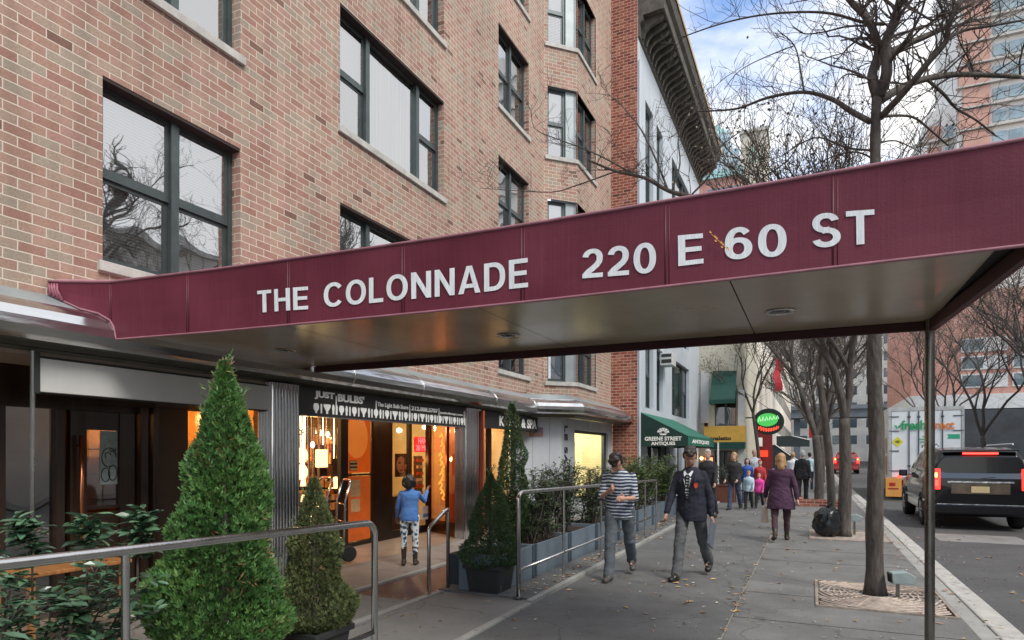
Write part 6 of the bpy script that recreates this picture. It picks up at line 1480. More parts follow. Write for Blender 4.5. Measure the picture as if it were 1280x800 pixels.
    me=remesh(m,vox*.62,2); me.materials.append(skin)
    body=bpy.data.objects.new('body',me); COL.objects.link(body); body.parent=t
    # eyes and mouth
    fm=MB(); 
    for s in (1,-1): fm.ell(hd((s*.030,.071,.138)),(.012*k,.007*k,.006*k),8,6,Rh)
    fm.build('eyes',pm('eye_dark',(.03,.02,.02),.3,var=0),body,local=True,smooth=True,uv=False)
    fm=MB(); fm.ell(hd((0,.083,.074)),(.020*k,.005*k,.005*k),8,6,Rh); fm.build('mouth',pm('lip',(.32,.11,.09),.5,var=0),body,local=True,smooth=True,uv=False)
    def part(name,mm,mat_,vx=vox,sm=4):
        q_=remesh(mm,vx,sm); q_.materials.append(mat_)
        n_=len(q_.vertices); co=np.empty(n_*3); q_.vertices.foreach_get('co',co); nm=[v.normal.copy() for v in q_.vertices]; co=co.reshape(-1,3)
        amp={'hair':.014,'shoe':.0,'boot':.003}.get(name,.011)*k; sd=hash(label)%97 if 0 else len(label)*1.37
        for i_ in range(n_):
            c_=co[i_]; w1=mn.fractal(Vector((c_[0]*5+sd,c_[1]*5,c_[2]*7)),.8,2.,3); w2=1-abs(mn.noise(Vector((c_[0]*7-sd,c_[1]*7,c_[2]*13+c_[0]*6))))*2
            dsp=amp*(w1*.8+w2*.5-.35); nn=nm[i_]; co[i_]=(c_[0]+nn.x*dsp,c_[1]+nn.y*dsp,c_[2]+nn.z*dsp)
        q_.vertices.foreach_set('co',co.ravel()); q_.update(); o=bpy.data.objects.new(name,q_); COL.objects.link(o); o.parent=t; return o
    # ---- trousers
    g=.016
    if bottom:
        m=MB(); m.loft([ringT(z,rx*R_+g,ry*R_+g) for z,rx,ry in ((-.13,.155,.118),(-.03,.165,.122),(.05,.155,.112))])
        for i in range(2):
            m.cap(hip[i],kn[i],.096*k*R_,(.072 if not boots else .062)*k*R_,14)
            m.cap(kn[i],an[i]+(an[i]-kn[i])*(.03 if not boots else -.3),(.072 if not boots else .06)*k*R_,(.066 if not boots else .048)*k*R_,14)
            if not boots: m.cap(kn[i]+(an[i]-kn[i])*.5,kn[i]+(an[i]-kn[i])*.55,.072*k*R_,.070*k*R_,12)
        part('trousers' if not boots else 'leggings',m,bottom)
    # ---- shoes
    for i,s in enumerate((1,-1)):
        m=MB(); a=an[i]; tilt=.0 if a.z-.08*k<.06 else -.35
        heel=a+Vector((0,-.035*k,-.045*k)); toe=a+Vector((s*.02*k,.15*k*math.cos(tilt),-.05*k+.15*k*math.sin(tilt)))
        m.cap(heel,toe,.040*k,.038*k,12); m.cap(heel+Vector((s*.012,0,0))*k,toe+Vector((s*.012,-.01,0))*k,.036*k,.036*k,12); m.cap(a+Vector((0,-.01,.0))*k,a+Vector((0,.08,-.03))*k,.050*k,.042*k,12)
        if boots: m.cap(kn[i]+(an[i]-kn[i])*.35,an[i],.058*k,.044*k,12)
        part('boot' if boots else 'shoe',m,shoe or BLACK,vox*.8,2)
    # ---- top garment
    if top:
        m=MB(); gg=.014+.009*coat
        zlo=-.10 if not coat else -.16
        secs=[(-.16,.17,.125,0),(-.10,.172,.128,0),(-.03,.172,.127,-.002),(.06,.162,.118,0),(.16,.15,.11,.004),(.27,.158,.115,.008),(.37,.172,.118,.006),(.42,.160,.108,0),(.465,.130,.090,-.006),(.505,.080,.070,-.01),(.525,.062,.060,-.01)]
        m.loft([ringT(z,rx*R_+gg-(.012 if z>.44 else 0),ry*R_+gg-(.008 if z>.44 else 0),cy) for z,rx,ry,cy in secs if z>=zlo])
        for i in range(2):
            m.cap(sh[i]-Vector((0,0,.005)),el[i],.053*k*R_+.004*coat,.047*k*R_+.004*coat,14)
            if sleeves>.6: m.cap(el[i],el[i]+(wr_[i]-el[i])*(.97 if sleeves>=1 else .5),.050*k*R_+.004*coat,.036*k*R_+.003*coat,14)
        part('jacket' if coat else 'top',m,top)
    if skirt:
        zl,rx1,mat_=skirt; m=MB(); m.loft([ringT(z,rx,ry) for z,rx,ry in ((.12,.158*R_+.03,.115*R_+.03),(.0,.185*R_+.02,.14*R_+.02),(-.12,.20*R_+.02,.155*R_+.02),(zl,rx1,rx1*.75))]); part('skirt' if not coat else 'coat_tail',m,mat_)
    # ---- hair
    hm=hairm or pm('dark_hair',(.018,.012,.009),.5,var=.3,bump=.6,bs=50)
    if hair!='bald':
        m=MB(); m.ell(hd((0,-.028,.172)),(.084*k,.094*k,.094*k),18,12,Rh)
        m.ell(hd((0,-.055,.125)),(.078*k,.062*k,.085*k),16,10,Rh)
        if hair=='short': m.ell(hd((0,.030,.215)),(.062*k,.050*k,.036*k),14,8,Rh)
        m.ell(hd((0,.046,.212)),(.064*k,.042*k,.026*k),14,8,Rh)
        if hair=='messy':
            for dx,dy,dz_ in ((-.025,.03,.222),(.025,.04,.222),(.02,-.02,.235),(-.02,-.05,.23),(.0,.06,.20)): m.ell(hd((dx,dy,dz_)),(.060*k,.052*k,.036*k),10,8,Rh)
            for s in (1,-1): m.ell(hd((s*.070,-.01,.15)),(.022*k,.04*k,.05*k),10,8,Rh)
        if hair in('long','bun','big'):
            for s in (1,-1): m.cap(hd((s*.066,.0,.19)),hd((s*.080,-.02,.02)),.030*k,.032*k)
            m.cap(hd((0,-.075,.17)),hd((0,-.085,-.02 if hair=='long' else .05)),.07*k,.075*k); m.ell(hd((0,.035,.215)),(.055*k,.045*k,.034*k),14,8,Rh)
        if hair=='big':
            m.ell(hd((0,-.05,.12)),(.125*k,.10*k,.13*k),16,10,Rh)
            for j in range(14):
                a=j*2.4; m.ell(hd((.11*math.cos(a),-.06+.05*math.sin(a*1.7),.12+.10*math.sin(a))),(.035*k,.035*k,.035*k),8,6,Rh)
        hr=part('hair',m,hm,vox*.8,2)
    if detail: detail(t,up,hd,wr_,hn,k,dz,part,sh,el)
    return t
# place helper: heading from pixel position at ground
NAVY=cloth('navy_wool',(.012,.014,.028),(.022,.024,.04)); GREYT=cloth('grey_trouser',(.075,.08,.085),(.12,.125,.13)); SLATE=cloth('slate_trouser',(.07,.085,.10),(.11,.13,.15)); BLK=cloth('black_cloth',(.015,.015,.018),(.03,.03,.034))
PURP=cloth('plum_wool',(.045,.016,.04),(.075,.03,.065)); WHT=cloth('white_cloth',(.62,.66,.70),(.75,.78,.8)); BLUE=cloth('blue_knit',(.05,.15,.42),(.09,.22,.52)); JEAN=cloth('denim',(.03,.05,.10),(.06,.08,.14)); PINK=cloth('pink_coat',(.65,.03,.28),(.72,.08,.36)); REDC=cloth('red_cloth',(.35,.02,.03),(.45,.05,.05)); PBLUE=cloth('pale_blue_cloth',(.35,.50,.58),(.5,.62,.68))
BROWNH=pm('auburn_hair',(.34,.17,.07),.5,var=.35,vs=20,bump=.6,bs=60,col2=(.50,.31,.15)); BLONDE=pm('blonde_hair',(.42,.27,.11),.5,var=.3,vs=20,bump=.5,bs=60); WHITEH=pm('white_hair',(.55,.54,.52),.6,var=.1,bump=.4,bs=50); DARKH=pm('dark_hair',(.018,.012,.009),.5)
SHOE=pm('black_leather',(.015,.013,.012),.35,var=.2)
# navy blazer young man, walking to the camera, looking down, folder in his left hand
def blazer(t,up,hd,wr_,hn,k,dz,part,sh,el):
    TB=[(-.16,.19,.150,0),(.06,.185,.143,0),(.16,.173,.135,.004),(.27,.181,.140,.008),(.37,.195,.143,.006),(.43,.190,.132,0),(.475,.148,.105,-.006),(.515,.090,.084,-.01),(.56,.076,.076,-.01)]
    def F(x,z,e):
        for i in range(len(TB)-1):
            if z<=TB[i+1][0]: break
        a,b=TB[i],TB[i+1]; t_=(z-a[0])/(b[0]-a[0]); rx,ry,cy=[a[j]+(b[j]-a[j])*t_ for j in (1,2,3)]
        return up((x,ry*math.sqrt(max(.06,1-(x/rx)**2))+cy+e,z))+dz
    def strip(name,pts,mat_,e0=.000,e1=.012):
        m=MB(); n=len(pts); vs=[F(x,z,e0) for x,z in pts]+[F(x,z,e1) for x,z in pts]; m.add(vs,[tuple(range(n)),tuple(range(n,2*n))]+[(i,(i+1)%n,n+(i+1)%n,n+i) for i in range(n)]); return m.build(name,mat_,t,local=True,uv=False)
    strip('shirt_front',[(-.055,.50),(.055,.50),(.045,.40),(.0,.19),(-.045,.40)],WHT,-.01,.008)
    m=strip('tie',[(-.016,.475),(.016,.475),(.012,.45),(.026,.24),(.0,.16),(-.026,.24),(-.012,.45)],stripes('striped_tie',(.02,.022,.03),(.40,.42,.40),26),.006,.016)
    for s in (1,-1): strip('lapel',[(s*.050,.51),(s*.085,.47),(s*.105,.38),(s*.082,.36),(s*.012,.16),(s*.002,.16),(s*.048,.38)],NAVY,.004,.019)
    for s in (1,-1): strip('collar',[(s*.010,.47),(s*.045,.515),(s*.062,.50),(s*.040,.44)],WHT,.008,.022)
    strip('crest',[(-.125,.36),(-.085,.36),(-.083,.315),(-.104,.29),(-.127,.315)],pm('crest_red',(.55,.06,.03),.6,var=.3,vs=60),.002,.008)
    for z in (.13,.05): strip('button',[(.006,z),(.018,z),(.018,z-.012),(.006,z-.012)],pm('brass_button',(.5,.38,.15),.3,1.),.008,.014)
    # folder held in the left hand
    p=wr_[1]+hn[1]*.10*k
    m=MB(); R_=Matrix.Rotation(.45,3,'X'); 
    vs=[p+R_@Vector(v) for v in ((-.012,-.13,-.30),(.006,-.13,-.30),(.006,.10,-.30),(-.012,.10,-.30),(-.012,-.13,.03),(.006,-.13,.03),(.006,.10,.03),(-.012,.10,.03))]
    m.add(vs,[(0,3,2,1),(4,5,6,7),(0,1,5,4),(1,2,6,5),(2,3,7,6),(3,0,4,7)]); o=m.build('folder',pm('slate_folder',(.10,.12,.15),.4,var=.15),None,uv=False)
    return o
FOLD=[]
def blz(*a): FOLD.append(blazer(*a))
P_=atZ(864,722,.004)
tt=person('young man in navy blazer and striped tie walking toward the camera, looking down',(P_.x,P_.y,.004),math.radians(172),1.77,skin=SKIN2 if 0 else pm('skin_olive',(.38,.21,.15),.5,var=.06),hair='messy',top=NAVY,bottom=GREYT,shoe=SHOE,legs=((.34,.04),(-.34,.42)),arms=((.32,.15),(-.22,.30)),abd=(.22,.24),lean=.05,head=.42,coat=1,detail=blz,vox=.010,look=.25)
o=FOLD[0]; M_=Matrix.Translation(tt.location)@Matrix.Rotation(math.radians(172),4,'Z'); o.data.transform(M_); tag(o,'dark slate folder held low by the young man in the navy blazer','folder')
# striped shirt man, head bent, arms folded in front, walking
P_=atZ(775,722,.004)
def phone(t,up,hd,wr_,hn,k,dz,part,sh,el): pass
person('man in navy and white striped shirt and grey trousers walking with head bent down',(P_.x,P_.y,.004),math.radians(188),1.74,skin=pm('skin_light_tan',(.50,.28,.20),.5,var=.06),hair='messy',top=stripes('navy_white_stripe',(.03,.045,.09),(.50,.55,.60),24),bottom=SLATE,shoe=pm('taupe_shoe',(.08,.07,.06),.5),legs=((.32,.04),(-.30,.48)),arms=((.30,1.75),(.25,1.35)),abd=(.20,.16),inw=(.85,.55),lean=.17,head=.80,sleeves=.5,vox=.010,build=1.05,look=-.2)
# child at the shop window
P_=atZ(512,706,.035)
def mug(t,up,hd,wr_,hn,k,dz,part,sh,el): pass
LEG=pm('patterned_leggings',(.70,.72,.74),.8,var=.1,vs=16,col2=(.70,.72,.74)); 
def patt():
    m,nt,out=newmat('flower_legging'); p=N(nt,'ShaderNodeBsdfPrincipled'); p.inputs['Roughness'].default_value=.8; tc=N(nt,'ShaderNodeTexCoord'); v=N(nt,'ShaderNodeTexVoronoi',i_Scale=17.); L(nt,tc.outputs['Object'],v.inputs['Vector'])
    cr=N(nt,'ShaderNodeValToRGB'); cr.color_ramp.interpolation='CONSTANT'; e=cr.color_ramp.elements; e[0].position=0; e[0].color=(.05,.06,.10,1); e[1].position=.34; e[1].color=(.20,.35,.45,1); q_=e.new(.46); q_.color=(.72,.75,.76,1); L(nt,v.outputs['Distance'],cr.inputs[0]); L(nt,cr.outputs[0],p.inputs['Base Color']); L(nt,p.outputs[0],out.inputs[0]); return m
person('child in blue top and patterned white leggings looking into the shop window',(P_.x,P_.y,.035),math.radians(28),1.30,cat='child',skin=SKIN2,hair='big',top=BLUE,bottom=patt(),shoe=pm('dark_boot',(.04,.025,.02),.5),legs=((.03,.03),(-.03,.03)),arms=((.9,1.5),(.15,.4)),abd=(.35,.25),lean=0,head=-.1,build=1.02,boots=True,vox=.009)
# woman in plum coat walking away
P_=atZ(976,676,.004)
def shop_bag(t,up,hd,wr_,hn,k,dz,part,sh,el):
    p=wr_[1]+hn[1]*.08*k; m=MB(); m.loft([[p+Vector(v) for v in ((-.04,-.14,-.12),(.04,-.14,-.12),(.04,.14,-.12),(-.04,.14,-.12))],[p+Vector(v) for v in ((-.07,-.15,-.42),(.07,-.15,-.42),(.07,.15,-.42),(-.07,.15,-.42))]]); m.tube([p+Vector((0,-.10,-.12)),p,p+Vector((0,.10,-.12))],.006,6); BG.append(m.build('tote_bag',pm('canvas_tan',(.50,.40,.30),.8,var=.15),None,uv=False))
BG=[]
tt=person('woman in plum coat with auburn hair walking away down the sidewalk',(P_.x,P_.y,.004),math.radians(4),1.66,hair='long',hairm=BROWNH,top=PURP,bottom=cloth('maroon_legging',(.05,.02,.03),(.07,.03,.04)),shoe=pm('dark_boot',(.04,.025,.02)),legs=((.26,.05),(-.24,.45)),arms=((-.30,.25),(.15,.3)),abd=(.28,.26),lean=.03,coat=1,skirt=(-.30,.27,PURP),boots=True,build=1.10,vox=.012,detail=shop_bag)
o=BG[0]; o.data.transform(Matrix.Translation(tt.location)@Matrix.Rotation(math.radians(4),4,'Z')); tag(o,'tan tote bag hanging from the hand of the woman in the plum coat','bag')
def bgp(px,py,H,rz,label,**kw):
    p=atZ(px,py,.004); d=dict(vox=.016); d.update(kw); return person(label,(p.x,p.y,.004),math.radians(rz),H,**d)
bgp(918,637,1.68,170,'woman with blonde hair in black jacket and jeans walking toward the camera',hair='long',hairm=BLONDE,top=BLK,bottom=JEAN,shoe=SHOE,coat=1,legs=((.2,.05),(-.2,.3)),arms=((.2,.6),(-.1,.9)),inw=(.1,.3))
bgp(936,636,1.13,175,'small child in pale blue coat beside the woman in the black jacket',cat='child',hair='short',hairm=BROWNH,top=PBLUE,bottom=BLK,shoe=SHOE,coat=1,build=1.1,legs=((.15,.05),(-.15,.2)))
bgp(934,628,1.50,178,'person in bright blue jacket behind the small child in pale blue',hair='long',hairm=DARKH,top=cloth('cobalt',(.03,.09,.35),(.05,.12,.42)),bottom=JEAN,coat=1)
bgp(943,625,1.80,180,'bald man in white t shirt standing behind the family group',hair='bald',top=WHT,bottom=JEAN,sleeves=.5)
bgp(949,635,1.05,172,'small child in bright pink coat',cat='child',hair='short',hairm=BLONDE,top=PINK,bottom=BLK,coat=1,build=1.12,skirt=(-.2,.2,PINK))
bgp(950,629,1.45,182,'child in red hooded jacket behind the small child in pink',cat='child',hair='short',hairm=REDC,top=REDC,bottom=BLK,coat=1)
bgp(1003,629,1.74,2,'white haired man in black jacket walking away past the trees',hair='short',hairm=WHITEH,top=BLK,bottom=cloth('dark_trouser',(.03,.03,.035)),shoe=SHOE,coat=1,build=1.08,legs=((.15,.03),(-.15,.2)))
bgp(991,622,1.70,5,'person in white top walking just left of the white haired man',hair='short',hairm=BLONDE,top=WHT,bottom=JEAN)
bgp(1012,612,1.70,3,'person in pale blue shirt walking far down the sidewalk',hair='short',top=PBLUE,bottom=JEAN)
p=atZ(885,648,.004); person('man in dark coat walking close behind the young man in the blazer',(p.x,p.y,.004),math.radians(175),1.75,skin=SKIN3,hair='short',hairm=WHITEH,top=BLK,bottom=cloth('dark_trouser',(.03,.03,.035)),coat=1,build=1.08,vox=.013)
# ------------------------------------------------------------------ black suv
def wheel(t,x,y,z,r,w,side,name='wheel'):
    m=MB(); R_=Matrix.Rotation(math.radians(90),3,'Y')
    m.lathe([(r*.62,-w/2),(r*.93,-w/2),(r,-w/2+.03),(r,w/2-.03),(r*.93,w/2),(r*.62,w/2)],28,(x,y,z),rot=R_); o=m.build(name,pm('tyre_rubber',(.015,.015,.015),.8,var=.2),t,auto=40)
    m=MB(); s=side
    m.lathe([(r*.62,-w*.45),(r*.60,w*.40)],24,(x,y,z),rot=R_)
    for i in range(6):
        a=i*math.pi/3; c=Vector((x+s*w*.44,y+math.cos(a)*r*.35,z+math.sin(a)*r*.35)); m.tube([(x+s*w*.44,y,z),(x+s*w*.42,y+math.cos(a)*r*.58,z+math.sin(a)*r*.58)],[.05,.035],6)
    m.build('rim',pm('alloy',(.35,.36,.37),.3,.9),o,auto=40)
def suv(name,label,loc,rz=0,paint=None):
    """local: rear at y=0, length along +y, width centred on x"""
    t=thing(name,label,'car',loc,rz)
    W=1.0; Ln=5.1; paint=paint
    m=MB()
    # cross sections along y: (y, half width, z bottom, z belt, roof half width, roof z)
    S=[(0.0,.90,.42,1.10,.70,1.12),(.03,.97,.34,1.12,.74,1.70),(.20,1.0,.30,1.14,.76,1.84),(1.0,1.0,.30,1.14,.78,1.90),(2.6,1.0,.30,1.12,.77,1.90),(3.3,1.0,.30,1.10,.74,1.82),(4.0,.99,.30,1.08,.80,1.12),(4.9,.95,.32,1.02,.78,1.04),(5.08,.86,.40,.90,.70,.92)]
    rings=[]
    for y,hw,zb,zl,rw,zr_ in S:
        half=[(0,zb),(hw*.85,zb),(hw,zb+.08),(hw,zb+(zl-zb)*.6),(hw*.985,zl),(rw+.03,max(zl+.01,zr_-.12)),(rw-.06,max(zl+.012,zr_-.015)),(0,max(zl+.014,zr_))]
        rings.append([(x,y,z) for x,z in half]+[(-x,y,z) for x,z in reversed(half[1:-1])])
    m.loft(rings); b=m.build('body',paint,t,auto=35,local=True)
    b.modifiers.new('b','BEVEL').width=.02; b.modifiers['b'].segments=2; b.modifiers['b'].limit_method='ANGLE'
    G=pm('tinted_car_glass',(.012,.02,.03),.04,var=0,spec=.9,coat=.5)
    m=MB(); m.add([(-.80,-.012,1.17),(.80,-.012,1.17),(.68,.07,1.66),(-.68,.07,1.66),(-.80,.02,1.17),(.80,.02,1.17),(.68,.10,1.66),(-.68,.10,1.66)],[(0,1,2,3),(7,6,5,4),(0,4,5,1),(1,5,6,2),(2,6,7,3),(3,7,4,0)]); m.build('rear_window',G,t,local=True,bevel=.008)
    for s in (1,-1):
        for (ya,yb) in ((.35,1.25),(1.33,2.3),(2.38,3.35)):
            f=lambda y,z:(s*(1.003-(z-1.12)*.36),y,z)
            m=MB(); m.add([f(ya,1.17),f(yb,1.17),f(yb-.05,1.68),f(ya+.08,1.68)]+[(x*.97,y,z) for x,y,z in [f(ya,1.17),f(yb,1.17),f(yb-.05,1.68),f(ya+.08,1.68)]],[(0,1,2,3),(7,6,5,4),(0,4,5,1),(1,5,6,2),(2,6,7,3),(3,7,4,0)]); m.build('side_window',G,t,local=True)
        m=MB(); m.box(s*.76,s*.985,-.03,.12,.92,1.40); l=m.build('tail_light',pm('red_lens',(.45,.01,.01),.15,var=0,emis=(1,.03,.02),estr=2.2),t,local=True,bevel=.015)
        m=MB(); m.box(s*.82,s*.90,-.036,-.031,1.20,1.30); m.build('lamp_core',glow('brake_core',(1,.30,.06),9),l,local=True); 
        m=MB(); m.box(s*.80,s*.93,-.034,-.0305,1.0,1.14); m.build('lower_lamp',glow('brake_red',(1,.04,.03),4),l,local=True)
        m=MB(); m.tube([(s*.72,.5,1.93),(s*.72,.55,1.97),(s*.72,2.9,1.96),(s*.72,2.95,1.91)],.018,6); m.build('roof_rail',CHROME,t,local=True)
        m=MB(); m.box(s*1.0,s*1.02,.5,4.6,.62,.67); m.build('side_trim',CHROME,t,local=True)
        m=MB(); m.box(s*1.02,s*1.22,3.3,3.42,1.12,1.30); m.build('mirror',paint,t,local=True,bevel=.03)
        for yy_ in (.95,4.05):
            wheel(t,0,0,0,.38,.26,s) if 0 else None
            m=MB(); R_=Matrix.Rotation(math.radians(90),3,'Y'); cx_=s*.89
            m.lathe([(.23,-.13),(.35,-.13),(.38,-.09),(.38,.09),(.35,.13),(.23,.13)],28,(cx_,yy_,.38),rot=R_); o=m.build('wheel',pm('tyre_rubber',(.015,.015,.015),.8),t,auto=40,local=True)
            m=MB(); m.lathe([(.235,-.11),(.22,.11)],22,(cx_,yy_,.38),rot=R_)
            for i in range(6):
                a=i*math.pi/3; m.tube([(cx_+s*.12,yy_,.38),(cx_+s*.115,yy_+math.cos(a)*.22,.38+math.sin(a)*.22)],[.045,.03],6)
            m.build('rim',pm('alloy',(.35,.36,.37),.3,.9),o,local=True,auto=40)
            m=MB(); m.tube([(s*1.004,yy_+.42*math.cos(a),.38+.42*math.sin(a)) for a in [math.pi*i/12 for i in range(13)]],.022,6); m.build('wheel_arch',BLACK,t,local=True)
    m=MB(); m.box(-.33,.33,-.035,.02,1.73,1.77); l=m.build('high_brake_light',glow('brake_red',(1,.04,.03),4),t,local=True)
    m=MB(); m.box(-.96,.96,-.10,.06,.36,.60); m.build('rear_bumper',paint,t,local=True,bevel=.04)
    m=MB(); m.box(-.84,.84,-.108,-.101,.585,.60); m.box(-.62,.62,-.03,-.001,1.08,1.115); m.build('chrome_strip',CHROME,t,local=True)
    m=MB(); m.box(-.17,.17,-.028,-.004,.86,1.0); m.build('licence_plate',pm('plate_tan',(.60,.48,.25),.4,var=.15,vs=12),t,local=True)
    m=MB(); m.box(-.55,.55,-.024,-.003,.83,1.06); m.build('plate_recess',pm('recess_tone',(.10,.075,.05),.3,var=.5,vs=4),t,local=True)
    m=MB(); m.tube([(.0,-.025,1.18),(.28,-.02,1.22)],.008,5); m.build('wiper',BLACK,t,local=True)
    m=MB(); m.box(-.72,.72,-.02,.15,1.80,1.835); m.build('roof_spoiler',paint,t,local=True,bevel=.01)
    return t
PB=pm('black_car_paint',(.006,.006,.007),.14,.0,var=.1,coat=.35,spec=.4)
suv('parked_car','black suv with glowing red brake lights standing in the near lane',(3.48,17.6,-.125),0,PB)
sc_=suv('parked_car','distant red car parked by the left kerb beyond the trees',(2.8,62,-.125),0,pm('red_car_paint',(.45,.05,.05),.15,coat=1.,var=.05))
# ------------------------------------------------------------------ box truck
bt=thing('box_truck','white grocery delivery box truck with green and orange lettering on its rear doors','truck',(3.9,28,-.125))
x0,x1,y0,y1,z0,z1=2.68,5.07,28.,34.5,.62,3.36
TWH=pm('truck_white',(.74,.79,.80),.4,var=.08,vs=1.5); TAL=pm('truck_alu',(.5,.5,.48),.35,.7,var=.15)
m=MB(); m.box(x0,x1,y0+.05,y1,z0,z1); m.build('cargo_box',TWH,bt,bevel=.03)
m=MB(); 
for (a,b,c,d) in ((x0,x0+.09,z0,z1),(x1-.09,x1,z0,z1),(x0+.091,x1-.091,z1-.14,z1),(x0+.091,x1-.091,z0,z0+.10)): m.box(a,b,y0,y0+.049,c,d)
m.build('rear_frame',TAL,bt)
xm=[x0+.10,x0+.10+(x1-x0-.2)*.33,x0+.1+(x1-x0-.2)*.67,x1-.10]
xm=[x0+.10,(x0+x1)/2,x1-.10]
for i in range(2):
    m=MB(); m.box(xm[i]+.006,xm[i+1]-.006,y0+.012,y0+.048,z0+.11,z1-.15); dr=m.build('rear_door',TWH,bt,bevel=.006)
    for f in (.52,.80):
        x=xm[i]+(xm[i+1]-xm[i])*(f if i==0 else 1-f); m=MB(); m.tube([(x,y0-.012,z0+.12),(x,y0-.012,z1-.16)],.018,8); 
        m.box(x-.05,x+.05,y0-.004,y0+.011,z0+.5,z0+.56); m.box(x-.05,x+.05,y0-.004,y0+.011,z1-.4,z1-.34); m.build('lock_rod',pm('rod_grey',(.12,.13,.14),.4,.6),dr)
    for z in (z0+.35,z0+1.1,z0+1.85,z1-.35):
        x=x0+.02 if i==0 else x1-.34; m=MB(); m.box(x,x+.32,y0-.006,y0+.011,z-.018,z+.018); m.build('hinge',pm('rod_grey',(0,0,0)),dr)
FT=Fr((0,y0+.012,0),(1,0,0),(0,-1,0)); zz=lambda py:atY(1160,py,y0).z; xx=lambda px:atY(px,540,y0).x
m=MB(); text(m,'fresh',fmap(FT,xx(1126),xx(1157),zz(537),zz(525),.034),bold=.03); lm=m.build('lettering',pm('leaf_green',(.02,.33,.12),.5,var=.05),bt)
m=MB(); text(m,'direct',fmap(FT,xx(1158),xx(1193),zz(537),zz(526),.034),bold=.03); m.build('lettering',pm('warm_orange',(.70,.22,.05),.5,var=.05),bt)
m=MB(); cx_=xx(1122); cz=zz(533); 
for s in (-1,1): m.prism([(cx_,cz-.07),(cx_+s*.07,cz-.02),(cx_+s*.12,cz+.07),(cx_+s*.03,cz+.05)],lambda u,v,w:FT.p(u,w,v),.034,.04)
m.build('leaf_mark',pm('leaf_green',(0,0,0)),bt)
m=MB(); cx_=xx(1122); cz=zz(552); m.prism([(cx_,cz-.2),(cx_+.19,cz),(cx_,cz+.2),(cx_-.19,cz)],lambda u,v,w:FT.p(u,w,v),.004,.008); m.build('yellow_diamond',pm('sign_yellow',(.75,.68,.05),.5,var=.05),bt)
m=MB(); m.prism([(cx_-.06,cz-.04),(cx_+.05,cz-.05),(cx_+.09,cz+.02),(cx_+.02,cz+.06),(cx_-.08,cz+.03)],lambda u,v,w:FT.p(u,w,v),.009,.012); m.build('diamond_mark',pm('olive_mark',(.2,.22,.03),.5),bt)
m=MB(); m.prism([(xx(1184),zz(548.5)),(xx(1200),zz(548.5)),(xx(1200),zz(543)),(xx(1184),zz(543)),(xx(1186),zz(546))],lambda u,v,w:FT.p(u,w,v),.004,.008); m.build('green_tag',pm('tag_green',(.03,.38,.22),.5),bt)
m=MB(); 
for i,(a,b) in enumerate(((1153,1163),(1149,1164),(1150,1162))): FT.box(m,xx(a),xx(b),.030,.036,zz(546+i*3.6),zz(544.8+i*3.6))
m.build('small_print_bar',pm('leaf_green',(0,0,0)),bt)
m=MB(); m.box(x0-.006,x0-.001,y0+.5,y0+1.1,z0+1.0,z0+1.6); m.box(x0-.006,x0-.001,y0+.4,y0+1.3,z0+.2,z0+.9); m.box(x0-.006,x0-.001,y0+1.6,y0+2.8,z0+.3,z0+1.7); m.build('side_poster',pm('poster_rust',(.45,.12,.06),.5,var=.8,vs=3,col2=(.55,.5,.35)),bt)
m=MB(); m.box(x0+.1,x1-.1,y0-.35,y0-.01,.32,.45); m.build('step_bumper',pm('rod_grey',(0,0,0)),bt)
m=MB(); p0=atY(1107,597,y0-.4); p1=atY(1127,621,y0-.4); m.box(p0.x,p1.x,y0-.42,y0-.38,p1.z,p0.z); lg=m.build('tail_lift_panel',pm('amber_panel',(.80,.36,.08),.5,var=.1,vs=5),bt)
m=MB(); text(m,'7100',fmap(Fr((0,y0-.42,0),(1,0,0),(0,-1,0)),xx(1111),xx(1121),atY(1110,613,y0-.42).z,atY(1110,608,y0-.42).z,.002),bold=.02,shear=.3); m.build('number',pm('signal_red',(.45,.02,.02)),lg) if 0 else None
m=MB(); m.box(p0.x+.08,p1.x-.1,y0-.43,y0-.421,p1.z+.28,p1.z+.32); m.box(p0.x+.12,p1.x-.2,y0-.43,y0-.421,p1.z+.40,p1.z+.52); m.build('red_stripe',pm('signal_red',(.45,.02,.02)),lg)
m=MB(); p=atY(1124,596,y0-.2); m.ell((p.x,p.y,p.z),(.07,.04,.07)); m.build('tail_light',glow('brake_red',(1,.04,.03),4),bt,smooth=True); m=MB(); m.ell((x1-.2,p.y,p.z),(.07,.04,.07)); m.build('tail_light',glow('brake_red',(1,.04,.03),4),bt,smooth=True)
m=MB(); m.box(x0+.15,x1-.15,y0+.2,36.6,.40,.60); m.build('chassis',BLACK,bt)
m=MB(); m.box(x0+.18,x1-.18,34.6,36.7,.5,1.5); m.box(x0+.25,x1-.25,34.6,35.9,1.5,2.5); m.build('cab',TWH,bt,bevel=.08)
for y in (29.8,35.6):
    for s in (-1,1):
        xw=(x0+x1)/2+s*.98; m=MB(); R_=Matrix.Rotation(math.radians(90),3,'Y'); m.lathe([(.26,-.14),(.43,-.14),(.46,-.1),(.46,.1),(.43,.14),(.26,.14)],26,(xw,y,.335),rot=R_); w_=m.build('wheel',pm('tyre_rubber',(0,0,0)),bt,auto=40); m=MB(); m.lathe([(.265,-.1),(.2,.1)],20,(xw,y,.335),rot=R_); m.build('rim',TAL,w_)
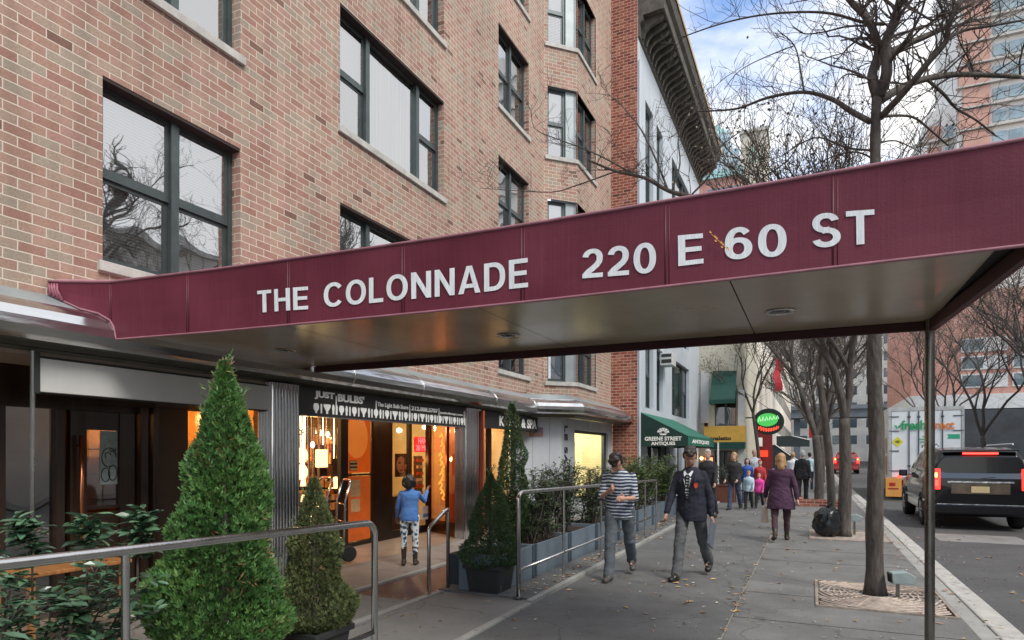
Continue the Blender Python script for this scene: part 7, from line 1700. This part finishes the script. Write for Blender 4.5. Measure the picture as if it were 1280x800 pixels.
# ------------------------------------------------------------------ street sign post far down the walk
t=thing('street_sign','small red round edged sign on a grey pole beside the third tree','sign',(.05,34,0)); c=atY(1014,538,34); m=MB(); m.tube([(c.x+.3,34,0),(c.x+.3,34,c.z+.5)],.04,8); m.build('pole',TAL,t); m=MB(); m.box(c.x-.1,c.x+.7,33.9,33.95,c.z-.35,c.z+.4); m.build('panel',pm('signal_red',(0,0,0)),t,bevel=.05); m=MB(); m.box(c.x+.05,c.x+.55,33.88,33.895,c.z-.08,c.z+.08); m.build('white_bar',WHITE,t)
# flag
t=thing('flag','red flag hanging from an angled pole on the far left facades','flag',(-2.7,46,8)); c=atY(972,470,46); m=MB(); m.tube([(c.x-2,46,c.z+.2),(c.x+.1,46,c.z+1.4)],.03,6); m.build('pole',WHITE,t)
m=MB(); n=8
for i in range(n):
    a=i/n;b=(i+1)/n; f=lambda u,v:(c.x-.2+.45*v+.08*math.sin(u*9),46+.1*math.sin(u*7+v*5),c.z+1.2-2.2*u); m.quad(f(a,0),f(a,1),f(b,1),f(b,0))
m.build('cloth',pm('flag_red',(.5,.04,.06),.8),t,smooth=True)
# terracotta planter far left
t=thing('barrel_planter','brown slatted planter beside the cream building','planter',(-2.6,20,0)); c=atZ(904,628,0); m=MB(); m.box(c.x-.35,c.x+.35,c.y,c.y+.6,0,.55); m.build('box',pm('slat_wood',(.14,.045,.025),.6,var=.3,vs=5,stretch=(12,1,1)),t,bevel=.01); m=MB(); m.box(c.x-.37,c.x+.37,c.y-.02,c.y+.62,.55,.58); m.build('rim',pm('slat_wood',(0,0,0)),t)
shrub('dark_bush','dark leafy bush in the brown slatted planter',(c.x,c.y+.3,.55),(.8,.7,.75),SHRUBL,700,.07,seed=90,stems=9)
# ------------------------------------------------------------------ lit shop interiors
def lamp(name,loc,e,col,size=.12):
    d=bpy.data.lights.new(name,'POINT'); d.energy=e; d.color=col; d.shadow_soft_size=size; o=bpy.data.objects.new(name,d); COL.objects.link(o); o.location=loc; return o
lamp('shop_lamp',(-8.4,7.6,2.2),58,(1,.60,.22)); lamp('shop_lamp',(-8.3,9.05,1.9),26,(1,.40,.10)); lamp('shop_lamp',(-8.2,11.3,2.2),46,(1,.80,.45)); lamp('shop_lamp',(-7.5,5.6,2.0),34,(1,.55,.18)); lamp('shop_lamp',(-6.9,12.3,2.1),22,(1,.62,.35))
lamp('shop_lamp',(-6.5,16.6,2.2),60,(1,.88,.6)); lamp('recess_lamp',(-6.45,8.0,2.36),4,(1,.55,.22),.05); lamp('recess_lamp',(-6.4,10.2,2.36),4,(1,.6,.3),.05); lamp('shop_lamp',(-7.35,10.75,1.5),7,(1,.35,.08),.05)
BULB=glow('warm_bulb',(1,.66,.26),2.2); BULBW=glow('bright_bulb',(1,.85,.5),4)
R=random.Random(2)
# large globe lamps in the light store window
for i,(px,py) in enumerate(((377,569),(377,590))):
    p=atX(px,py,-7.6); t=thing('globe_lamp',['upper glowing round lamp in the light store window','lower glowing round lamp in the light store window'][i],'lamp',p,group='glowing globe lamps in the light store window'); m=MB(); m.ell(p,(.10,.10,.13)); m.build('globe',BULB,t,smooth=True,uv=False); m=MB(); m.tube([p+Vector((0,0,.13)),p+Vector((0,0,.9 if i==0 else .2))],.012,6); m.build('stem',STEEL,t)
# pendants
for i in range(9):
    px=386+i*4.8; Z_=R.uniform(1.75,2.1); p=atX(px,560,-7.5-R.uniform(0,1.0)); p.z=Z_
    t=thing('pendant_lamp','small pendant bulb hanging in the light store window','lamp',p,group='small pendant bulbs in the light store window'); m=MB(); m.tube([(p.x,p.y,p.z+.05),(p.x,p.y,2.44)],.005,5); m.build('cord',BLACK,t); m=MB(); m.ell(p,(.035,.035,.055),10,8); m.build('bulb',BULBW if i%2 else CHROME,t,smooth=True,uv=False)
p=atX(402,573,-7.5); t=thing('lantern','tall glowing box lantern among the pendants','lamp',p); m=MB(); m.box(p.x-.06,p.x+.06,p.y-.09,p.y+.09,p.z-.15,p.z+.15); m.build('shade',BULB,t,bevel=.01); m=MB(); m.tube([(p.x,p.y,p.z+.15),(p.x,p.y,2.44)],.006,5); m.build('cord',BLACK,t)
# shelves with goods: one shelf unit, goods as a cluster of countless small items
t=thing('display_shelf','dark display shelf full of boxed goods inside the light store','shelf',(-8.3,9.2,0))
m=MB()
for z in (.42,.75,1.08,1.41): m.box(-9.2,-7.75,9.02,9.36,z,z+.025)
for x in (-9.2,-8.7,-8.2,-7.78): m.box(x,x+.03,9.02,9.36,.03,1.78)
m.build('boards',DARKW,t)
def goods(name,lab,n,f,cols,sz):
    for ci,cl in enumerate(cols):
        m=MB()
        for i in range(n//len(cols)):
            x,y,z=f(); s=R.uniform(.4,1)*sz
            if R.random()<.5: m.box(x-s*.5,x+s*.5,y-s*.4,y+s*.4,z,z+s*R.uniform(.8,2))
            else: m.ell((x,y,z+s*.5),(s*.4,s*.4,s*.5),8,6)
        o=m.build(name,cl,uv=False); o['kind']='stuff'; o['label']=lab; 
GC=[pm('goods_amber',(.75,.35,.06),.4,emis=(1,.5,.1),estr=.25),pm('goods_white',(.7,.65,.5),.4),pm('goods_dark',(.06,.04,.03),.3),pm('goods_red',(.6,.10,.03),.4)]
goods('shelf_goods','jumble of small boxed goods and bulbs on the shelves of the light store',200,lambda:(R.uniform(-9.1,-7.85),R.uniform(9.08,9.28),R.choice((.445,.775,1.105,1.435,.05))),GC,.13)
goods('window_goods','jumble of amber lit small goods behind the narrow left shop window',110,lambda:(R.uniform(-7.9,-7.0),R.uniform(4.95,6.2),R.choice((.5,.8,1.1,1.4,1.7))),GC,.10)
for z in (.48,.78,1.08,1.38,1.68):
    m=MB(); m.box(-8.0,-6.9,4.9,6.25,z-.012,z); o=m.build('amber_shelf',pm('amber_shelf',(.5,.22,.05),.4),apt)
m=MB(); m.box(-8.9,-7.75,9.30,9.36,1.80,2.44); m.build('dark_header',pm('dark_header',(.035,.02,.012),.5,var=.6,vs=9),apt)
for i in range(12):
    p=atX(376+i*4.6,560,-7.3-R.uniform(0,.5)); y=p.y; m=MB(); m.tube([(p.x,y,2.43),(p.x+R.uniform(-.03,.03),y+R.uniform(-.03,.03),R.uniform(1.0,1.95))],R.choice((.006,.012,.02)),6); m.build('lamp_tube',R.choice((STEEL,BULBW,DARKW)),apt)
# orange poster disc and notices on the orange door
t=thing('door_poster','orange round poster and small notices hung on the orange shop door','poster',(-7.05,8.9,1))
def dsk(m,cy,cz,ry,rz,x0,x1,n=40):
    pts=[(cy+ry*math.cos(2*math.pi*i/n),cz+rz*math.sin(2*math.pi*i/n)) for i in range(n)]; m.prism(pts,lambda u,v,w:Vector((w,u,v)),x0,x1)
m=MB(); m.box(-7.108,-7.100,8.62,9.26,1.29,2.30); m.build('orange_film',pm('orange_film',(.80,.17,.02),.35,var=.1,emis=(1,.2,.02),estr=.15),t); m=MB(); m.box(-7.108,-7.100,8.62,9.26,.12,1.23); m.build('orange_film',pm('orange_film_low',(.55,.12,.03),.35,var=.2,emis=(1,.2,.03),estr=.12),t)  # film and disc glow faintly, imitating the lit room behind the door
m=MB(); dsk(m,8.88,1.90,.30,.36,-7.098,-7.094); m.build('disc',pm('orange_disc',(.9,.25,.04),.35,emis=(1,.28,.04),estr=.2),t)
m=MB(); m.box(-7.09,-7.086,8.68,8.88,1.33,1.50); m.build('notice',pm('notice_dark',(.03,.03,.03),.4),t)
for z in (1.34,1.40,1.46): m=MB(); m.box(-7.084,-7.080,8.69,8.87,z,z+.03); m.build('notice_line',pm('notice_cream',(.7,.6,.3),.5),t)
m=MB(); m.box(-7.09,-7.086,8.70,8.96,.88,1.17); m.build('paper',pm('notice_tan',(.62,.40,.2),.6,var=.2,vs=20),t); m=MB(); m.box(-7.09,-7.086,8.71,8.95,.62,.84); m.build('paper',pm('notice_tan',(0,0,0)),t)
# STORE lettering on the glass
m=MB(); text(m,'ORE',fmap(Fr((-7.05,0,0),(0,1,0),(1,0,0)),atX(371,546,-7.05).y,atX(384.5,546,-7.05).y,atX(371,544.5,-7.05).z,atX(371,536,-7.05).z,.0),bold=.01); m.build('window_lettering',pm('frosted_white',(.75,.78,.78),.5),apt)
# portrait poster
t=thing('portrait_poster','poster of a woman’s face hung in the nail spa window','poster',(-7.2,10,1.5)); y0=atX(494,580,-7.25).y; y1=atX(513,580,-7.25).y; z1=atX(500,567,-7.25).z; z0=atX(500,596,-7.25).z
m=MB(); m.box(-7.26,-7.25,y0,y1,z0,z1); m.build('board',pm('poster_umber',(.05,.03,.02),.4),t)
def dk(name,cy,cz,ry,rz,off,mat_): m=MB(); dsk(m,y0+(y1-y0)*cy,z0+(z1-z0)*cz,(y1-y0)*ry,(z1-z0)*rz,-7.249+off,-7.248+off,26); m.build(name,mat_,t)
dk('face',.38,.52,.30,.36,.0,pm('poster_skin',(.75,.42,.26),.5,var=.25,vs=9)); dk('hair_shape',.80,.62,.22,.42,.002,pm('poster_hair',(.10,.03,.02),.5)); dk('eye_shape',.28,.60,.08,.035,.002,BLACK); dk('lips_shape',.36,.28,.08,.04,.002,pm('lip_red',(.5,.05,.05),.4)); dk('bloom_shape',.72,.40,.13,.14,.004,pm('bloom_pink',(.6,.25,.2),.5,var=.4,vs=20))
# red LED sign
t=thing('led_sign','red lit letter sign hung in the nail spa window','sign',(-7.15,10.9,1.9)); y0=atX(518.5,555,-7.2).y; y1=atX(537,555,-7.2).y; z1=atX(528,546,-7.2).z; z0=atX(528,565,-7.2).z
m=MB(); m.box(-7.22,-7.2,y0,y1,z0,z1); m.build('panel',pm('led_panel',(.35,.01,.01),.4,emis=(1,.02,.03),estr=.55),t)
fq=Fr((-7.2,0,0),(0,1,0),(1,0,0)); m=MB(); h=z1-z0; text(m,'HAND',fmap(fq,y0+(y1-y0)*.22,y1-.03,z0+h*.55,z0+h*.92,.003)); text(m,'20 MIN',fmap(fq,y0+.03,y1-.03,z0+h*.08,z0+h*.45,.003)); m.build('lettering',glow('led_red',(1,.12,.12),2.2),t)
# ceiling globes in the spa
for i,(px,py) in enumerate(((531,534),(499,538))):
    p=atX(px,py,-7.6); p.z=min(p.z,2.38); t=thing('ceiling_globe',['small warm ceiling globe over the red lit sign','small warm ceiling globe over the portrait poster'][i],'lamp',p,group='ceiling globes in the nail spa'); m=MB(); m.ell(p,(.06,.06,.05)); m.build('globe',BULBW,t,smooth=True,uv=False)
# orange glowing vertical script on the angled return glass
t=thing('neon_script','orange glowing neon strokes on the angled copper glass','sign',RT.p(.4,-.1,1.2)); m=MB(); z=1.95
for i in range(7):
    u=.36+.05*math.sin(i*2.3); s=.075; m.tube([RT.p(u-s,-.10,z),RT.p(u,-.10,z+.07),RT.p(u+s,-.10,z-.02),RT.p(u-.02,-.10,z-.09),RT.p(u+s*.8,-.10,z-.11)],.013,6); z-=.19
m.build('strokes',glow('neon_orange',(1,.38,.06),2.4),t,smooth=True,uv=False)
m=MB(); RT.box(m,.02,1.4,-.50,-.46,.03,2.44); m.build('red_curtain',pm('copper_curtain',(.40,.10,.05),.35,.3,var=.5,vs=3,stretch=(9,9,.4)),apt)
# hand trucks
def hand_truck(label,p,rz,sc=1.):
    t=thing('hand_truck',label,'hand truck',p,rz,group='chrome hand trucks by the shop door')
    m=MB(); 
    for s in (-.17,.17): m.tube([(s,.0,.16),(s,-.03,.9),(s,-.10,1.15)],.016,8)
    m.tube([(-.17,-.10,1.15),(-.12,-.12,1.2),(.12,-.12,1.2),(.17,-.10,1.15)],.016,8)
    for z in (.35,.6,.85): m.tube([(-.17,-.01,z),(.17,-.01,z)],.011,6)
    m.build('frame',STEEL,t,smooth=True,local=True)
    m=MB(); m.box(-.2,.2,.0,.22,.02,.035); m.build('toe_plate',STEEL,t,local=True)
    for s in (-.22,.22):
        m=MB(); m.lathe([(.05,-.035),(.10,-.035),(.115,-.02),(.115,.02),(.10,.035),(.05,.035)],22,(s,-.06,.138),rot=Matrix.Rotation(math.radians(90),3,'Y')); w_=m.build('wheel',pm('tyre_rubber',(0,0,0)),t,local=True,auto=40); m=MB(); m.lathe([(.055,-.03),(.05,.03)],16,(s,-.06,.138),rot=Matrix.Rotation(math.radians(90),3,'Y')); m.build('hub',CHROME,w_,local=True)
    m=MB(); m.tube([(-.2,-.06,.14),(.2,-.06,.14)],.014,8); m.build('axle',STEEL,t,local=True)
    m=MB(); m.tube([(-.06,-.122,1.2),(.06,-.122,1.2)],.022,8); m.build('grip',pm('signal_red',(0,0,0)),t,local=True)
    return t
p=atZ(424,702,.035); hand_truck('chrome hand truck standing nearest the orange door',(p.x,p.y,.036),math.radians(150)); p=atZ(406,692,.035); hand_truck('chrome hand truck standing behind the dwarf spruce',(p.x-.1,p.y,.036),math.radians(165))
# cafe table behind the left shrubs
t=thing('cafe_table','small wooden table with thin metal rim behind the left shrub','table',(-5.6,3.3,0.03)); p=atX(95,664,-5.3); m=MB(); m.box(-5.75,-5.2,2.75,3.55,.70,.73); m.build('table_top',pm('warm_wood',(.35,.15,.05),.4,var=.3,vs=4,stretch=(1,6,1)),t,bevel=.006)
for x in (-5.70,-5.25):
    for y in (2.8,3.5): m=MB(); m.box(x-.02,x+.02,y-.02,y+.02,.03,.70); m.build('leg',pm('warm_wood',(0,0,0)),t)


# stock crowding the light store window, placed where the sight line through the glass falls
names=['amber shaded lamp','small kraft carton','dark boxed lamp','pale boxed lamp','steel lamp case']
KR=pm('kraft_carton',(.40,.22,.09),.6); k_=0
for r_,py in enumerate((602,618,634,650,668)):
    for c_ in range(5):
        px=378+c_*10.5+R.uniform(-2,2); p=atX(px,py+R.uniform(-4,4),-7.3-R.uniform(0,.7)); i=R.randrange(5); w_=R.uniform(.05,.10); h_=R.uniform(.09,.2); z=max(.04,p.z-h_/2)
        t=thing('stock_lamp' if i in (0,3) else 'stock_carton',names[i]+' in the light store window, '+['top','second','middle','fourth','bottom'][r_]+' row, '+['far left','left','centre','right','far right'][c_],'lamp' if i in (0,3) else 'carton',(p.x,p.y,z),group='lamps and cartons crowding the light store window')
        m=MB()
        if i==0: m.lathe([(w_,0),(w_*.5,h_),(.01,h_+.01)],16,(p.x,p.y,z))
        else: m.box(p.x-.05,p.x+.05,p.y-w_,p.y+w_,z,z+h_)
        m.build('shade' if i==0 else 'case',[BULB,KR,DARKW,GC[1],STEEL][i],t)
        m=MB(); m.tube([(p.x,p.y,z-.12 if z>.2 else z),(p.x,p.y,z+.01)],.01,5); m.box(p.x-.04,p.x+.04,p.y-.05,p.y+.05,z-.14 if z>.2 else z-.01,z-.12 if z>.2 else z); m.build('base',BLACK,t)
# spa window clutter: dark shelf with bottles and notices
t=thing('polish_rack','dark rack of small bottles below the red lit sign in the nail spa','rack',(-7.4,10.9,.9)); a=atX(519,570,-7.4); b=atX(528,618,-7.4); m=MB(); m.box(-7.44,-7.40,a.y,b.y,b.z,a.z); m.build('board',DARKW,t)
for j in range(6):
    m=MB(); z=b.z+(a.z-b.z)*(j+.1)/6
    for q_ in range(5): y=a.y+(b.y-a.y)*(q_+.5)/5; m.tube([(-7.37,y,z),(-7.37,y,z+.06)],.014,6)
    m.build('bottle_row',GC[(j*2+1)%4],t)
t=thing('spa_counter','dark low counter behind the nail spa glass','counter',(-7.6,10.6,0)); m=MB(); m.box(-7.9,-7.4,9.95,11.0,.03,.75); m.build('cabinet',pm('umber_wall',(0,0,0)),t); m=MB(); m.box(-7.95,-7.38,9.93,11.02,.75,.78); m.build('counter_top',DARKW,t)
t=thing('white_notice','white notice stuck low in the nail spa window','notice',(-7.08,11,.5)); a=atX(528,650,-7.06); b=atX(537,632,-7.06); m=MB(); m.box(-7.066,-7.062,a.y,b.y,a.z,b.z); m.build('paper',pm('notice_white',(.6,.65,.68),.5),t); m=MB(); m.box(-7.0615,-7.060,a.y+.03,b.y-.04,a.z+.05,a.z+.12); m.build('blue_bar',pm('notice_blue',(.1,.2,.4),.5),t)
